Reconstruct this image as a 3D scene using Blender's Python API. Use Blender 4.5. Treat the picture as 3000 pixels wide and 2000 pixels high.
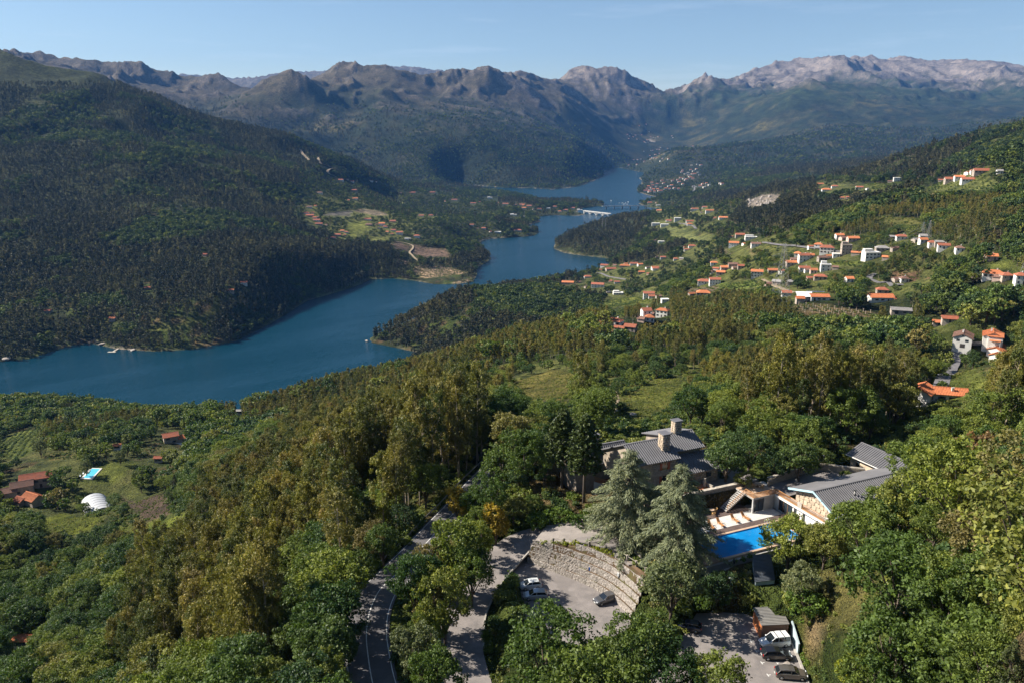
import bpy, bmesh, math, random, time
import numpy as np
from mathutils import Vector, Matrix
T0 = time.time()
for o in list(bpy.data.objects): bpy.data.objects.remove(o)
SC = bpy.context.scene
COL = SC.collection
# ------------------------------------------------------------------ camera
CAM_H = 330.0                      # metres above the lake
PITCH = 15.0
FPX = 2333.0                       # focal length in pixels of the 3000 px wide photograph
cam_d = bpy.data.cameras.new('camera'); cam = bpy.data.objects.new('camera', cam_d); COL.objects.link(cam)
cam.location = (0, 0, CAM_H); cam.rotation_euler = (math.radians(90 - PITCH), 0, 0)
cam_d.sensor_width = 36; cam_d.lens = 36 * FPX / 3000; cam_d.clip_start = 1; cam_d.clip_end = 80000
SC.camera = cam
# ------------------------------------------------------------------ sky, sun, exposure
SUN_EL, SUN_AZ = 37.0, -78.0       # azimuth from +Y (view direction) towards +X
wd = bpy.data.worlds.new('World'); SC.world = wd; wd.use_nodes = True
nt = wd.node_tree; nt.nodes.clear()
sky = nt.nodes.new('ShaderNodeTexSky'); sky.sky_type = 'NISHITA'; sky.sun_disc = False
sky.sun_elevation = math.radians(SUN_EL); sky.sun_rotation = math.radians(SUN_AZ)
sky.altitude = 450; sky.air_density = 1.0; sky.dust_density = 0.25; sky.ozone_density = 2.2
bg = nt.nodes.new('ShaderNodeBackground'); bg.inputs[1].default_value = 0.055
ow = nt.nodes.new('ShaderNodeOutputWorld')
wt = nt.nodes.new('ShaderNodeTexCoord'); wm = nt.nodes.new('ShaderNodeMapping'); wm.inputs['Scale'].default_value = (2.2, 2.2, 26.0); wm.inputs['Rotation'].default_value = (0.06, -0.05, 0.3)
wn = nt.nodes.new('ShaderNodeTexNoise'); wn.inputs['Scale'].default_value = 1.6; wn.inputs['Detail'].default_value = 7; wn.inputs['Roughness'].default_value = 0.62
wr = nt.nodes.new('ShaderNodeValToRGB'); wr.color_ramp.elements[0].position = 0.56; wr.color_ramp.elements[0].color = (0, 0, 0, 1); wr.color_ramp.elements[1].position = 0.80; wr.color_ramp.elements[1].color = (0.22, 0.22, 0.22, 1)
wx_ = nt.nodes.new('ShaderNodeMixRGB'); wx_.inputs[2].default_value = (9.0, 9.6, 10.4, 1)          # thin cirrus
nt.links.new(wt.outputs['Generated'], wm.inputs[0]); nt.links.new(wm.outputs[0], wn.inputs[0]); nt.links.new(wn.outputs[0], wr.inputs[0]); nt.links.new(wr.outputs[0], wx_.inputs[0]); nt.links.new(sky.outputs[0], wx_.inputs[1])
nt.links.new(wx_.outputs[0], bg.inputs[0]); nt.links.new(bg.outputs[0], ow.inputs[0])
sd = bpy.data.lights.new('sun', 'SUN'); so = bpy.data.objects.new('sun', sd); COL.objects.link(so)
sd.energy = 5.0; sd.angle = math.radians(0.53); sd.color = (1.0, 0.94, 0.84)
_el, _az = math.radians(SUN_EL), math.radians(SUN_AZ)
SUN_DIR = Vector((math.cos(_el) * math.sin(_az), math.cos(_el) * math.cos(_az), math.sin(_el)))
so.rotation_euler = SUN_DIR.to_track_quat('Z', 'Y').to_euler(); so.location = (-300, 60, 700)
SC.view_settings.view_transform = 'Standard'; SC.view_settings.look = 'None'
SC.view_settings.exposure = 1.08; SC.view_settings.gamma = 1.0; SC.view_settings.use_curve_mapping = False
SC.render.engine = 'CYCLES'
cy = SC.cycles
cy.max_bounces = 5; cy.diffuse_bounces = 2; cy.glossy_bounces = 2; cy.transmission_bounces = 3; cy.transparent_max_bounces = 6
cy.volume_bounces = 0; cy.use_denoising = True; cy.use_adaptive_sampling = True; cy.adaptive_threshold = 0.012
cy.sample_clamp_indirect = 4.0; cy.caustics_reflective = False; cy.caustics_refractive = False
try: cy.denoiser = 'OPENIMAGEDENOISE'
except Exception: pass
SC.render.use_persistent_data = False
# ------------------------------------------------------------------ helpers: projection
CP, SP = math.cos(math.radians(PITCH)), math.sin(math.radians(PITCH))
def ray(px, py):
    u = (px - 1500.0) / FPX; v = (1000.0 - py) / FPX
    return np.array([u, CP + v * SP, -SP + v * CP])
def PZ(px, py, z):                 # pixel seen at height z above the lake
    d = ray(px, py); D = (z - CAM_H) / d[2]; return np.array([d[0] * D, d[1] * D, z])
def PD(px, py, D, dz=0.0):         # pixel seen at a depth
    d = ray(px, py) * D; return np.array([d[0], d[1], d[2] + CAM_H + dz])
def proj(x, y, z):
    zz = z - CAM_H
    dep = y * CP - zz * SP; up = y * SP + zz * CP
    return 1500 + FPX * x / dep, 1000 - FPX * up / dep, dep
# ------------------------------------------------------------------ helpers: noise
def _hash(ix, iy, s):
    h = (ix.astype(np.int64) * 374761393 + iy.astype(np.int64) * 668265263 + s * 1442695041) & 0xffffffff
    h = ((h ^ (h >> 13)) * 1274126177) & 0xffffffff
    return ((h ^ (h >> 16)) & 0xffff) / 65535.0
def vnoise(x, y, s=0):
    xi = np.floor(x); yi = np.floor(y); fx = x - xi; fy = y - yi
    fx = fx * fx * fx * (fx * (fx * 6 - 15) + 10); fy = fy * fy * fy * (fy * (fy * 6 - 15) + 10)
    a = _hash(xi, yi, s); b = _hash(xi + 1, yi, s); c = _hash(xi, yi + 1, s); d = _hash(xi + 1, yi + 1, s)
    return (a + (b - a) * fx) * (1 - fy) + (c + (d - c) * fx) * fy
def fbm(x, y, oct=4, s=0, gain=0.5):
    t = np.zeros_like(x, dtype=float); a = 1.0; n = 0
    for i in range(oct):
        t += a * (vnoise(x * 2 ** i + 17.3 * i, y * 2 ** i - 9.1 * i, s + i) * 2 - 1); n += a; a *= gain
    return t / n
def ridged(x, y, oct=5, s=0, gain=0.5):
    t = np.zeros_like(x, dtype=float); a = 1.0; n = 0; w = 1.0
    for i in range(oct):
        r = 1 - np.abs(vnoise(x * 2 ** i + 31.7 * i, y * 2 ** i + 11.9 * i, s + i) * 2 - 1)
        r = r * r * w; w = np.clip(r * 1.6, 0.25, 1); t += a * r; n += a; a *= gain
    return t / n
def sstep(a, b, x):
    t = np.clip((x - a) / (b - a), 0, 1); return t * t * (3 - 2 * t)
def inpoly(X, Y, poly):
    X = np.asarray(X, float); Y = np.asarray(Y, float)
    r = np.zeros(X.shape, bool); n = len(poly); j = n - 1
    for i in range(n):
        xi, yi = poly[i]; xj, yj = poly[j]
        if yi != yj:
            r ^= ((yi > Y) != (yj > Y)) & (X < (xj - xi) * (Y - yi) / (yj - yi) + xi)
        j = i
    return r
def segdist(X, Y, pts, closed=False):
    d = np.full(X.shape, 1e18)
    n = len(pts)
    for i in range(n if closed else n - 1):
        ax, ay = pts[i][:2]; bx, by = pts[(i + 1) % n][:2]
        vx, vy = bx - ax, by - ay; L = vx * vx + vy * vy + 1e-12
        t = np.clip(((X - ax) * vx + (Y - ay) * vy) / L, 0, 1)
        d = np.minimum(d, (X - ax - t * vx) ** 2 + (Y - ay - t * vy) ** 2)
    return np.sqrt(d)
# ------------------------------------------------------------------ helpers: objects
def link(o, parent=None):
    COL.objects.link(o)
    if parent is not None: o.parent = parent
    return o
def tag(o, label=None, cat=None, group=None, kind=None):
    if label: o['label'] = label
    if cat: o['category'] = cat
    if group: o['group'] = group
    if kind: o['kind'] = kind
    return o
def empty(name, loc=(0, 0, 0), rz=0.0, label=None, cat=None, group=None):
    o = bpy.data.objects.new(name, None); o.location = loc; o.rotation_euler = (0, 0, rz); o.empty_display_size = 0.5
    COL.objects.link(o); return tag(o, label, cat, group)
class MB:
    """collects vertices and faces; build() links them as one mesh object"""
    def __init__(s): s.v = []; s.f = []; s.m = []; s.sm = []
    def add(s, vs, fs, mi=0, smooth=False):
        b = len(s.v); s.v.extend([tuple(map(float, q)) for q in vs])
        for f in fs: s.f.append([b + i for i in f]); s.m.append(mi); s.sm.append(smooth)
        return s
    def box(s, x0, x1, y0, y1, z0, z1, mi=0):
        v = [(x0, y0, z0), (x1, y0, z0), (x1, y1, z0), (x0, y1, z0), (x0, y0, z1), (x1, y0, z1), (x1, y1, z1), (x0, y1, z1)]
        return s.add(v, [(3, 2, 1, 0), (4, 5, 6, 7), (0, 1, 5, 4), (1, 2, 6, 5), (2, 3, 7, 6), (3, 0, 4, 7)], mi)
    def bar(s, p, q, w, h=None, mi=0, up=(0, 0, 1)):
        """rectangular bar from p to q"""
        p = Vector(p); q = Vector(q); h = h or w; d = (q - p).normalized(); up = Vector(up)
        if abs(d.dot(up)) > 0.98: up = Vector((1, 0, 0))
        sx = d.cross(up).normalized() * w / 2; sy = sx.cross(d).normalized() * h / 2
        v = [p - sx - sy, p + sx - sy, p + sx + sy, p - sx + sy, q - sx - sy, q + sx - sy, q + sx + sy, q - sx + sy]
        return s.add(v, [(3, 2, 1, 0), (4, 5, 6, 7), (0, 1, 5, 4), (1, 2, 6, 5), (2, 3, 7, 6), (3, 0, 4, 7)], mi)
    def tube(s, pts, rads, n=7, mi=0, cap=True, smooth=True):
        pts = [Vector(p) for p in pts]; b = []; vs = []; fs = []
        for i, p in enumerate(pts):
            d = (pts[min(i + 1, len(pts) - 1)] - pts[max(i - 1, 0)]).normalized()
            a = d.orthogonal().normalized() if abs(d.z) < 0.9 else Vector((1, 0, 0))
            a = (a - d * a.dot(d)).normalized(); c = d.cross(a)
            for k in range(n):
                t = 2 * math.pi * k / n; vs.append(p + (a * math.cos(t) + c * math.sin(t)) * rads[i])
        for i in range(len(pts) - 1):
            for k in range(n):
                fs.append((i * n + k, i * n + (k + 1) % n, (i + 1) * n + (k + 1) % n, (i + 1) * n + k))
        if cap:
            fs.append(tuple(range(n - 1, -1, -1))); fs.append(tuple((len(pts) - 1) * n + k for k in range(n)))
        return s.add(vs, fs, mi, smooth)
    def prism(s, poly, z0, z1, mi=0):
        n = len(poly); v = [(x, y, z0) for x, y in poly] + [(x, y, z1) for x, y in poly]
        a = sum(poly[i][0] * poly[(i + 1) % n][1] - poly[(i + 1) % n][0] * poly[i][1] for i in range(n))
        if a < 0: v = [(x, y, z0) for x, y in poly[::-1]] + [(x, y, z1) for x, y in poly[::-1]]
        f = [tuple(range(n - 1, -1, -1)), tuple(range(n, 2 * n))] + [(i, (i + 1) % n, n + (i + 1) % n, n + i) for i in range(n)]
        return s.add(v, f, mi)
    def slab(s, quad, th, mi=0):
        """thick sheet under a planar polygon given by its top corners"""
        q = [Vector(p) for p in quad]; n = (q[1] - q[0]).cross(q[2] - q[0]).normalized()
        if n.z < 0: q = q[::-1]; n = -n
        k = len(q); v = q + [p - n * th for p in q]
        f = [tuple(range(k)), tuple(range(2 * k - 1, k - 1, -1))] + [((i + 1) % k, i, k + i, k + (i + 1) % k) for i in range(k)]
        return s.add(v, f, mi)
    def sphere(s, c, r, nu=10, nv=6, mi=0, sc=(1, 1, 1)):
        vs = []; fs = []
        for j in range(nv + 1):
            ph = math.pi * j / nv
            for i in range(nu):
                th = 2 * math.pi * i / nu
                vs.append((c[0] + r * sc[0] * math.sin(ph) * math.cos(th), c[1] + r * sc[1] * math.sin(ph) * math.sin(th), c[2] + r * sc[2] * math.cos(ph)))
        for j in range(nv):
            for i in range(nu): fs.append((j * nu + i, (j + 1) * nu + i, (j + 1) * nu + (i + 1) % nu, j * nu + (i + 1) % nu))
        return s.add(vs, fs, mi, True)
    def mesh(s, name, mats):
        me = bpy.data.meshes.new(name); me.from_pydata(s.v, [], s.f)
        for m in (mats if isinstance(mats, (list, tuple)) else [mats]): me.materials.append(m)
        me.polygons.foreach_set('material_index', s.m); me.polygons.foreach_set('use_smooth', s.sm)
        me.update(); return me
    def build(s, name, mats, parent=None, bevel=0.0):
        o = bpy.data.objects.new(name, s.mesh(name, mats)); link(o, parent)
        if bevel:
            b = o.modifiers.new('bevel', 'BEVEL'); b.width = bevel; b.segments = 1; b.limit_method = 'ANGLE'
        return o
def np_mesh(name, V, F, mats, smooth=False):
    """fast mesh from numpy arrays (F: n x k, k = 3 or 4)"""
    me = bpy.data.meshes.new(name); V = np.asarray(V, np.float32); F = np.asarray(F, np.int32); k = F.shape[1]
    me.vertices.add(len(V)); me.vertices.foreach_set('co', V.ravel())
    me.loops.add(F.size); me.loops.foreach_set('vertex_index', F.ravel())
    me.polygons.add(len(F)); me.polygons.foreach_set('loop_start', np.arange(0, F.size, k, dtype=np.int32))
    me.polygons.foreach_set('use_smooth', np.full(len(F), smooth))
    for m in (mats if isinstance(mats, (list, tuple)) else [mats]): me.materials.append(m)
    me.update(calc_edges=True); return me
# ------------------------------------------------------------------ helpers: materials
class NB:
    def __init__(s, m):
        m.use_nodes = True; s.t = m.node_tree; s.t.nodes.clear(); s.L = s.t.links
    def n(s, typ, **kw):
        x = s.t.nodes.new('ShaderNode' + typ)
        for k, v in kw.items(): setattr(x, k, v)
        return x
    def l(s, a, b): s.L.new(a, b)
    def mix(s, f, a, b, mode='MIX'):
        x = s.n('MixRGB', blend_type=mode)
        for i, v in enumerate((f, a, b)):
            if hasattr(v, 'links') or hasattr(v, 'is_linked'): s.l(v, x.inputs[i])
            elif i == 0: x.inputs[0].default_value = v
            else: x.inputs[i].default_value = (*v, 1)
        return x.outputs[0]
    def noise(s, vec, scale, detail=3, rough=0.55, out=0):
        x = s.n('TexNoise'); x.inputs['Scale'].default_value = scale; x.inputs['Detail'].default_value = detail; x.inputs['Roughness'].default_value = rough
        if vec is not None: s.l(vec, x.inputs['Vector'])
        return x.outputs[out]
    def ramp(s, f, stops):
        x = s.n('ValToRGB'); e = x.color_ramp.elements
        while len(e) < len(stops): e.new(0.5)
        for q, (p, c) in zip(e, stops): q.position = p; q.color = (*c, 1) if len(c) == 3 else c
        s.l(f, x.inputs[0]); return x.outputs[0]
    def math(s, op, a, b=None):
        x = s.n('Math', operation=op)
        for i, v in enumerate((a, b)):
            if v is None: continue
            if hasattr(v, 'links') or hasattr(v, 'is_linked'): s.l(v, x.inputs[i])
            else: x.inputs[i].default_value = v
        return x.outputs[0]
    def bump(s, h, strength, dist):
        x = s.n('Bump'); x.inputs['Strength'].default_value = strength; x.inputs['Distance'].default_value = dist; s.l(h, x.inputs['Height']); return x.outputs[0]
    def bsdf(s, col, rough=0.8, normal=None, metal=0.0, spec=0.3, coat=0.0):
        x = s.n('BsdfPrincipled')
        if hasattr(col, 'links'): s.l(col, x.inputs['Base Color'])
        else: x.inputs['Base Color'].default_value = (*col, 1)
        x.inputs['Roughness'].default_value = rough; x.inputs['Metallic'].default_value = metal; x.inputs['Specular IOR Level'].default_value = spec
        x.inputs['Coat Weight'].default_value = coat
        if normal is not None: s.l(normal, x.inputs['Normal'])
        return x
    def out(s, sh, vol=None):
        x = s.n('OutputMaterial')
        if sh is not None: s.l(sh, x.inputs[0])
        if vol is not None: s.l(vol, x.inputs[1])
MATS = {}
def simple(name, col, rough=0.75, var=0.25, scale=1.2, bump=0.0, bscale=8.0, metal=0.0, spec=0.3, coat=0.0, tint=None, per_object=0.0):
    """painted / plain surface with uneven colour, grime in two scales and fine relief"""
    if name in MATS: return MATS[name]
    m = bpy.data.materials.new(name); b = NB(m); tc = b.n('TexCoord').outputs['Object']
    lo = tuple(max(0, c * (1 - var)) for c in col); hi = tuple(min(0.95, c * (1 + var)) for c in col)
    n1 = b.noise(tc, scale, 4, 0.6)
    c = b.ramp(n1, [(0.3, lo), (0.7, hi)])
    if tint is not None:
        n2 = b.noise(tc, scale * 0.37, 5, 0.65); f = b.ramp(n2, [(0.5, (0, 0, 0)), (0.72, (1, 1, 1))])
        c = b.mix(f, c, tint)
    if per_object:
        oi = b.n('ObjectInfo').outputs['Random']; v = b.math('MULTIPLY_ADD', oi, per_object * 2); v.node.inputs[2].default_value = 1 - per_object
        hs = b.n('HueSaturation'); b.l(v, hs.inputs['Value']); b.l(c, hs.inputs['Color']); c = hs.outputs[0]
    nrm = None
    if bump:
        nrm = b.bump(b.noise(tc, bscale, 4, 0.6), bump, 0.05)
    b.out(b.bsdf(c, rough, nrm, metal, spec, coat).outputs[0])
    MATS[name] = m; return m
# ------------------------------------------------------------------ terrain: heights known at points of the place
TP = []
def tp(px, py, z): TP.append(tuple(PZ(px, py, z)))
def td(px, py, D, dz=0.0): TP.append(tuple(PD(px, py, D, dz)))
for a in [(1700,1560,260),(1560,1800,255.2),(1640,1720,255.3),(1760,1800,255.3),(1100,1850,256.5),(1250,1590,254.5),(1370,1430,252),(2150,1600,262),(1900,1450,262.5),(2300,1480,262),(2450,1400,263),
          (2560,1390,264),(2200,1850,257.5),(2300,1960,257.5),(1380,1960,255.5),(1700,1980,256),(2050,1980,257),(1500,1400,257),(1600,1430,259),(1450,1560,256),
          (2420,1850,261),(2600,1750,269),(2800,1800,277),(2950,1950,287),(2700,1500,267),(2950,1450,268),(2900,1250,246),(2700,1260,248),(2750,1650,275),(2950,1700,281),(2550,1600,266),
          (900,1850,238),(700,1900,222),(400,1900,200),(60,1950,185),(900,1600,232),(700,1700,215),(500,1600,185),(900,1400,215),(1150,1350,235),(700,1400,190),(500,1450,160),
          (250,1450,140),(100,1420,142),(350,1330,135),(50,1650,165),(150,1700,160),(50,1300,110),(500,1290,128),(600,1350,140),(300,1210,52),(100,1190,48),(480,1225,12),(700,1215,85),(850,1180,108),
          (1000,1132,138),(1230,1092,148),(1400,1040,158),(1600,990,166),(1750,970,171),(700,1290,125),(850,1300,150),(1000,1250,178),(1200,1200,190),(420,1380,140),(180,1490,140),(440,1480,142),
          (1150,990,14),(1250,925,32),(1400,868,44),(1500,905,52),(1600,845,38),(1450,965,60),(1740,848,50),(1690,845,50),(1820,862,58),(1900,855,70),(2100,835,110),(1300,985,30),
          (1900,945,198),(2050,945,190),(2730,1165,220),(2830,1000,208),(2950,1060,213),(2780,1100,213),(2620,1015,205),(2400,1020,213),(2200,1060,219),(2050,1100,222),(1950,1150,224),(1800,1200,228),
          (1700,1150,214),(1600,1200,222),(1500,1250,228),(1400,1200,204),(1300,1150,186),(1820,895,120),
          (2380,905,205),(2600,905,205),(2290,888,195),(2500,835,200),(2700,830,205),(2900,830,211),(2200,805,170),(2400,745,203),(2100,765,140),(2000,805,118),(2600,765,213),(2900,765,235),
          (2200,705,190),(2400,685,213),(2650,705,224),(2900,695,245),(2100,675,128),(2000,705,82),(1900,765,55),(1850,705,28),(1950,655,58),(2100,608,120),(2230,606,178),(2400,528,226),
          (2700,508,238),(2500,605,223),(2800,605,243),(2950,605,262),(3000,470,292),(2900,500,268),(1700,700,48),(1760,670,30),(2050,545,70),(2000,562,20),(1950,574,6),(2150,562,65),(1900,624,28),(2300,560,160),
          (1690,1485,258.8),(1640,1470,258.4),(1720,1505,259.2),(1765,1490,259.6),(1600,1480,257.8),(2050,985,200),(1980,1010,190),(2250,985,205)]: tp(*a)
for a in [(0,160,3200),(100,182,3200),(210,245,3000),(306,290,2900),(446,335,2900),(574,373,2900),(733,427,2900),(925,456,3000),(1084,512,3200),(1180,540,3500)]: td(*a, -11)
for a in [(200,600,2000),(200,800,1520),(500,600,1950),(500,800,1500),(700,600,2050),(800,750,1600),(900,650,2050),(1000,600,2500),(1000,700,2000),(1150,700,1980),(1250,795,1820),(1200,735,2000),(1380,725,2050),
          (1300,645,2500),(1450,665,2500),(1100,560,3200),(1300,572,3600),(1500,600,3300),(0,600,1900),(0,800,1480),(0,400,2450),(250,400,2350),(500,450,2350),(700,500,2400),(80,960,1270),(300,900,1330),(600,930,1290),
          (0,134,6000),(96,153,6100),(210,175,6300),(281,191,6400),(344,186,6500),(415,217,6500),(485,236,6600),(574,261,6800),(689,285,7000),(600,360,5300),(400,300,5300),(200,270,5000),(760,400,5000),
          (480,236,15000),(640,214,15000),(720,228,15000),(800,217,15000),(960,205,15000),(1160,202,15000),(1350,224,15000),(200,200,14500),(1600,250,15500),(2100,300,15500),(2600,280,15500),(3000,280,15500),
          (640,345,5800),(720,300,5700),(800,255,6000),(850,238,6000),(890,262,6200),(950,240,6900),(1010,204,7300),(1100,225,7400),(1200,222,7400),(1300,228,7400),(1350,228,7400),(1420,217,7600),(1480,228,7900),(1560,228,8300),
          (1640,222,8800),(1750,210,9400),(1815,198,9500),(1870,222,9700),(1950,258,10200),(1990,270,10800),(1000,330,5900),(1150,340,5600),(1300,330,5700),(1420,380,5200),(1100,430,5000),(1300,450,4750),(1400,450,4800),(900,400,5100),
          (1550,350,6200),(1650,430,5600),(1750,350,7800),(1850,380,8300),(1700,300,7800),(1600,500,4850),(1200,520,4500),(1000,500,4900),(820,440,5300),(1920,385,8600),(1900,430,7900),(1850,480,7150),(1890,500,7000),
          (2100,480,5300),(2000,450,6600),(2000,385,8600),(2080,330,8800),(2400,380,6800),(2250,420,6000),(2400,300,8000),(2200,300,8300),(2300,240,9600),(2100,246,10200),(2250,205,10800),(2330,195,11000),(2440,160,11300),(2550,165,11300),
          (2640,170,11200),(2700,185,11000),(2760,180,11100),(2850,195,11000),(2920,182,11200),(3000,205,11000),(2600,250,9600),(2800,265,9400),(3000,270,9300),(2600,330,7600),(2800,350,7200),(3000,340,7200),(2900,430,5300),(2700,460,4700),
          (3000,420,5000),(2500,470,4500),(2300,500,4200),(2550,400,6100)]: td(*a)
for i in range(0, 1401, 140): td(i, 335, 10500)
for i in range(1480, 2001, 130): td(i, 330, 12600)
for i in range(2100, 3001, 150): td(i, 310, 13900)
# beyond the frame and under the camera
for a in [(0,45,256),(33,80,257.2),(20,72,257),(42,70,258),(30,55,257),(0,72,255.6),(10,86,256),(-20,80,256),(-40,50,250),(-85,60,222),(85,50,280),(110,80,296),(150,150,290),(190,260,262),(-160,110,192),(-320,260,150),(-120,30,205),(260,420,235),(420,600,240),(700,900,290),(900,1300,330),(1400,1900,380),
          (2600,3000,420),(-500,500,60),(-900,900,-5),(-1300,1250,120),(-2000,1700,420),(-2900,2400,640),(-4200,3200,780),(-6000,5000,900),(5000,5200,620),(7500,7500,1000),(9500,9000,1150),(-9000,9000,1000),(0,17000,900),(-12000,13000,950),(12000,13500,950)]: TP.append(a)
# ------------------------------------------------------------------ the lake's outline at its surface
LAKE_PX = [(-500,1180),(-60,1170),(120,1190),(300,1216),(480,1232),(640,1300),(850,1330),(1000,1280),(1130,1140),(1200,1066),(1240,1036),(1215,1030),(1160,1018),(1090,1004),(1082,992),(1110,975),(1200,940),(1300,892),(1390,862),(1480,845),(1560,832),(1610,822),(1660,815),(1720,795),
           (1785,772),(1800,760),(1770,756),(1710,750),(1650,741),(1622,729),(1624,718),(1640,702),(1680,684),(1740,660),(1790,645),(1850,632),(1905,622),(1935,612),(1890,606),(1870,597),(1900,588),(1935,580),(1900,573),(1868,563),(1866,556),(1878,545),(1880,530),(1872,522),(1888,514),(1885,506),
           (1850,500),(1812,492),(1790,494),(1768,505),(1772,515),(1755,524),(1715,540),(1690,548),(1620,556),(1560,552),(1480,551),(1400,545),(1340,541),(1345,552),(1440,560),(1500,566),(1530,574),(1600,590),(1650,588),(1690,590),(1745,592),(1770,598),(1768,604),(1740,606),(1700,611),
           (1690,622),(1715,629),(1690,633),(1630,631),(1585,634),(1565,641),(1586,649),(1560,656),(1530,662),(1565,670),(1580,682),(1562,692),(1500,696),(1440,700),(1415,704),(1400,716),(1420,738),(1440,758),(1420,772),(1396,786),(1398,806),(1385,826),(1330,833),(1270,833),(1215,823),(1150,816),
           (1085,818),(1060,832),(1010,850),(900,882),(790,950),(690,1000),(560,1023),(450,1029),(340,1022),(262,1004),(190,1016),(90,1050),(20,1058),(-200,1060),(-500,1055)]
LAKE = np.array([PZ(px, py, 0)[:2] for px, py in LAKE_PX])
# ------------------------------------------------------------------ the height field, finer near the viewpoint
NA, NR = 930, 1120
AZ = np.radians(np.linspace(-47, 47, NA)); LR = np.linspace(math.log(38), math.log(16500), NR)
def tps_fit(P):
    P = np.array(P); q = np.stack([np.arctan2(P[:, 0], P[:, 1]), np.log(np.hypot(P[:, 0], P[:, 1]))], 1)
    n = len(q); d2 = ((q[:, None] - q[None]) ** 2).sum(2)
    K = np.where(d2 > 0, 0.5 * d2 * np.log(d2 + 1e-20), 0) + np.eye(n) * 2e-4
    A = np.zeros((n + 3, n + 3)); A[:n, :n] = K; A[:n, n] = 1; A[:n, n + 1:] = q; A[n, :n] = 1; A[n + 1:, :n] = q.T
    w = np.linalg.solve(A, np.concatenate([P[:, 2], [0, 0, 0]])); return q, w
_q, _w = tps_fit(TP)
GA, GL = np.meshgrid(AZ, LR)                     # rows: distance, columns: azimuth
GR = np.exp(GL); GX = GR * np.sin(GA); GY = GR * np.cos(GA)
def tps_eval(a, l):
    out = _w[-3] + _w[-2] * a + _w[-1] * l
    for i in range(len(_q)):
        d2 = (a - _q[i, 0]) ** 2 + (l - _q[i, 1]) ** 2 + 1e-12
        out += _w[i] * 0.5 * d2 * np.log(d2)
    return out
# evaluate on a coarser lattice, then interpolate
_ca = np.linspace(AZ[0], AZ[-1], 300); _cl = np.linspace(LR[0], LR[-1], 300)
_CA, _CL = np.meshgrid(_ca, _cl); _CH = tps_eval(_CA, _CL)
def bil(F, fi, fj):
    i = np.clip(fi.astype(int), 0, F.shape[0] - 2); j = np.clip(fj.astype(int), 0, F.shape[1] - 2)
    u = np.clip(fi - i, 0, 1); v = np.clip(fj - j, 0, 1)
    return (F[i, j] * (1 - v) + F[i, j + 1] * v) * (1 - u) + (F[i + 1, j] * (1 - v) + F[i + 1, j + 1] * v) * u
H0 = bil(_CH, (GL - LR[0]) / (LR[-1] - LR[0]) * 299, (GA - AZ[0]) / (AZ[-1] - AZ[0]) * 299)
# relief: spurs and gullies on the mountains, small unevenness nearby
wx = GX + 260 * fbm(GX / 900, GY / 900, 3, 5); wy = GY + 260 * fbm(GX / 900, GY / 900, 3, 9)
far = sstep(3300, 5600, GR)
rid = ridged(wx / 1700, wy / 1700, 7, 21, 0.5) - 0.38
fine_r = ridged(wx / 380 + 7, wy / 380, 5, 41, 0.6) - 0.42
H1 = H0 + far * np.clip(H0, 0, 900) * (0.34 * rid + 0.13 * (fine_r + 0.08)) * (1 - 0.6 * sstep(11500, 14000, GR))
H1 += far * sstep(450, 900, H0) * 46 * (ridged(wx / 210, wy / 210, 4, 51, 0.55) - 0.4)
mid = sstep(420, 1300, GR) * (1 - far)
H1 += mid * (15 * fbm(GX / 330, GY / 330, 4, 61) + np.clip(H0, 0, 400) * 0.22 * (ridged(wx / 640, wy / 640, 4, 71) - 0.42))
near = sstep(150, 420, GR) * (1 - mid) * (1 - far)
H1 += near * 3.0 * fbm(GX / 60, GY / 60, 3, 81)
for px_, D_, r_, dh_ in [(1690, 9300, 800, -95), (1815, 9500, 260, 55), (1768, 9400, 200, 25), (1010, 7300, 240, 25), (862, 6000, 200, 35), (1990, 10800, 700, -60), (1960, 10000, 500, -30)]:
    c_ = PD(px_, 215, D_); H1 += dh_ * np.exp(-((GX - c_[0]) ** 2 + (GY - c_[1]) ** 2) / r_ ** 2)
# the lake bed and its banks
lk_in = inpoly(GX, GY, LAKE)
lk_d = np.full(GX.shape, 1e9)
_sel = (GR > 450) & (GR < 8200)
lk_d[_sel] = segdist(GX[_sel], GY[_sel], [tuple(p) for p in LAKE], True)
bank_w = 40 + GR * 0.035
bank = sstep(0, 1, lk_d / bank_w)
H1 = np.where(lk_in, -np.minimum(0.35 * lk_d, 18) - 0.02, np.maximum(np.maximum(H1, 3.0) * bank, 0) + np.minimum(lk_d * 0.35, 2.5))
del wx, wy, _CA, _CL
PADS = []   # (polygon in world xy, height function, blend width) applied by level()
def level(poly, zf, w=3.0):
    """cut or fill the ground to a platform"""
    global H1
    poly = [tuple(p[:2]) for p in poly]
    P = np.array(poly); lo = P.min(0) - w; hi = P.max(0) + w
    m = (GX > lo[0]) & (GX < hi[0]) & (GY > lo[1]) & (GY < hi[1])
    if not m.any(): return
    x, y = GX[m], GY[m]; d = segdist(x, y, poly, True); d[inpoly(x, y, poly)] = 0
    k = 1 - sstep(0, w, d); zz = zf(x, y) if callable(zf) else zf
    H1[m] = H1[m] * (1 - k) + zz * k
def ground(x, y):
    x = np.asarray(x, float); y = np.asarray(y, float)
    a = np.arctan2(x, y); l = np.log(np.maximum(np.hypot(x, y), 1))
    return bil(H1, (l - LR[0]) / (LR[-1] - LR[0]) * (NR - 1), (a - AZ[0]) / (AZ[-1] - AZ[0]) * (NA - 1))
def gz(x, y): return float(ground(np.array([x]), np.array([y]))[0])
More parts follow.
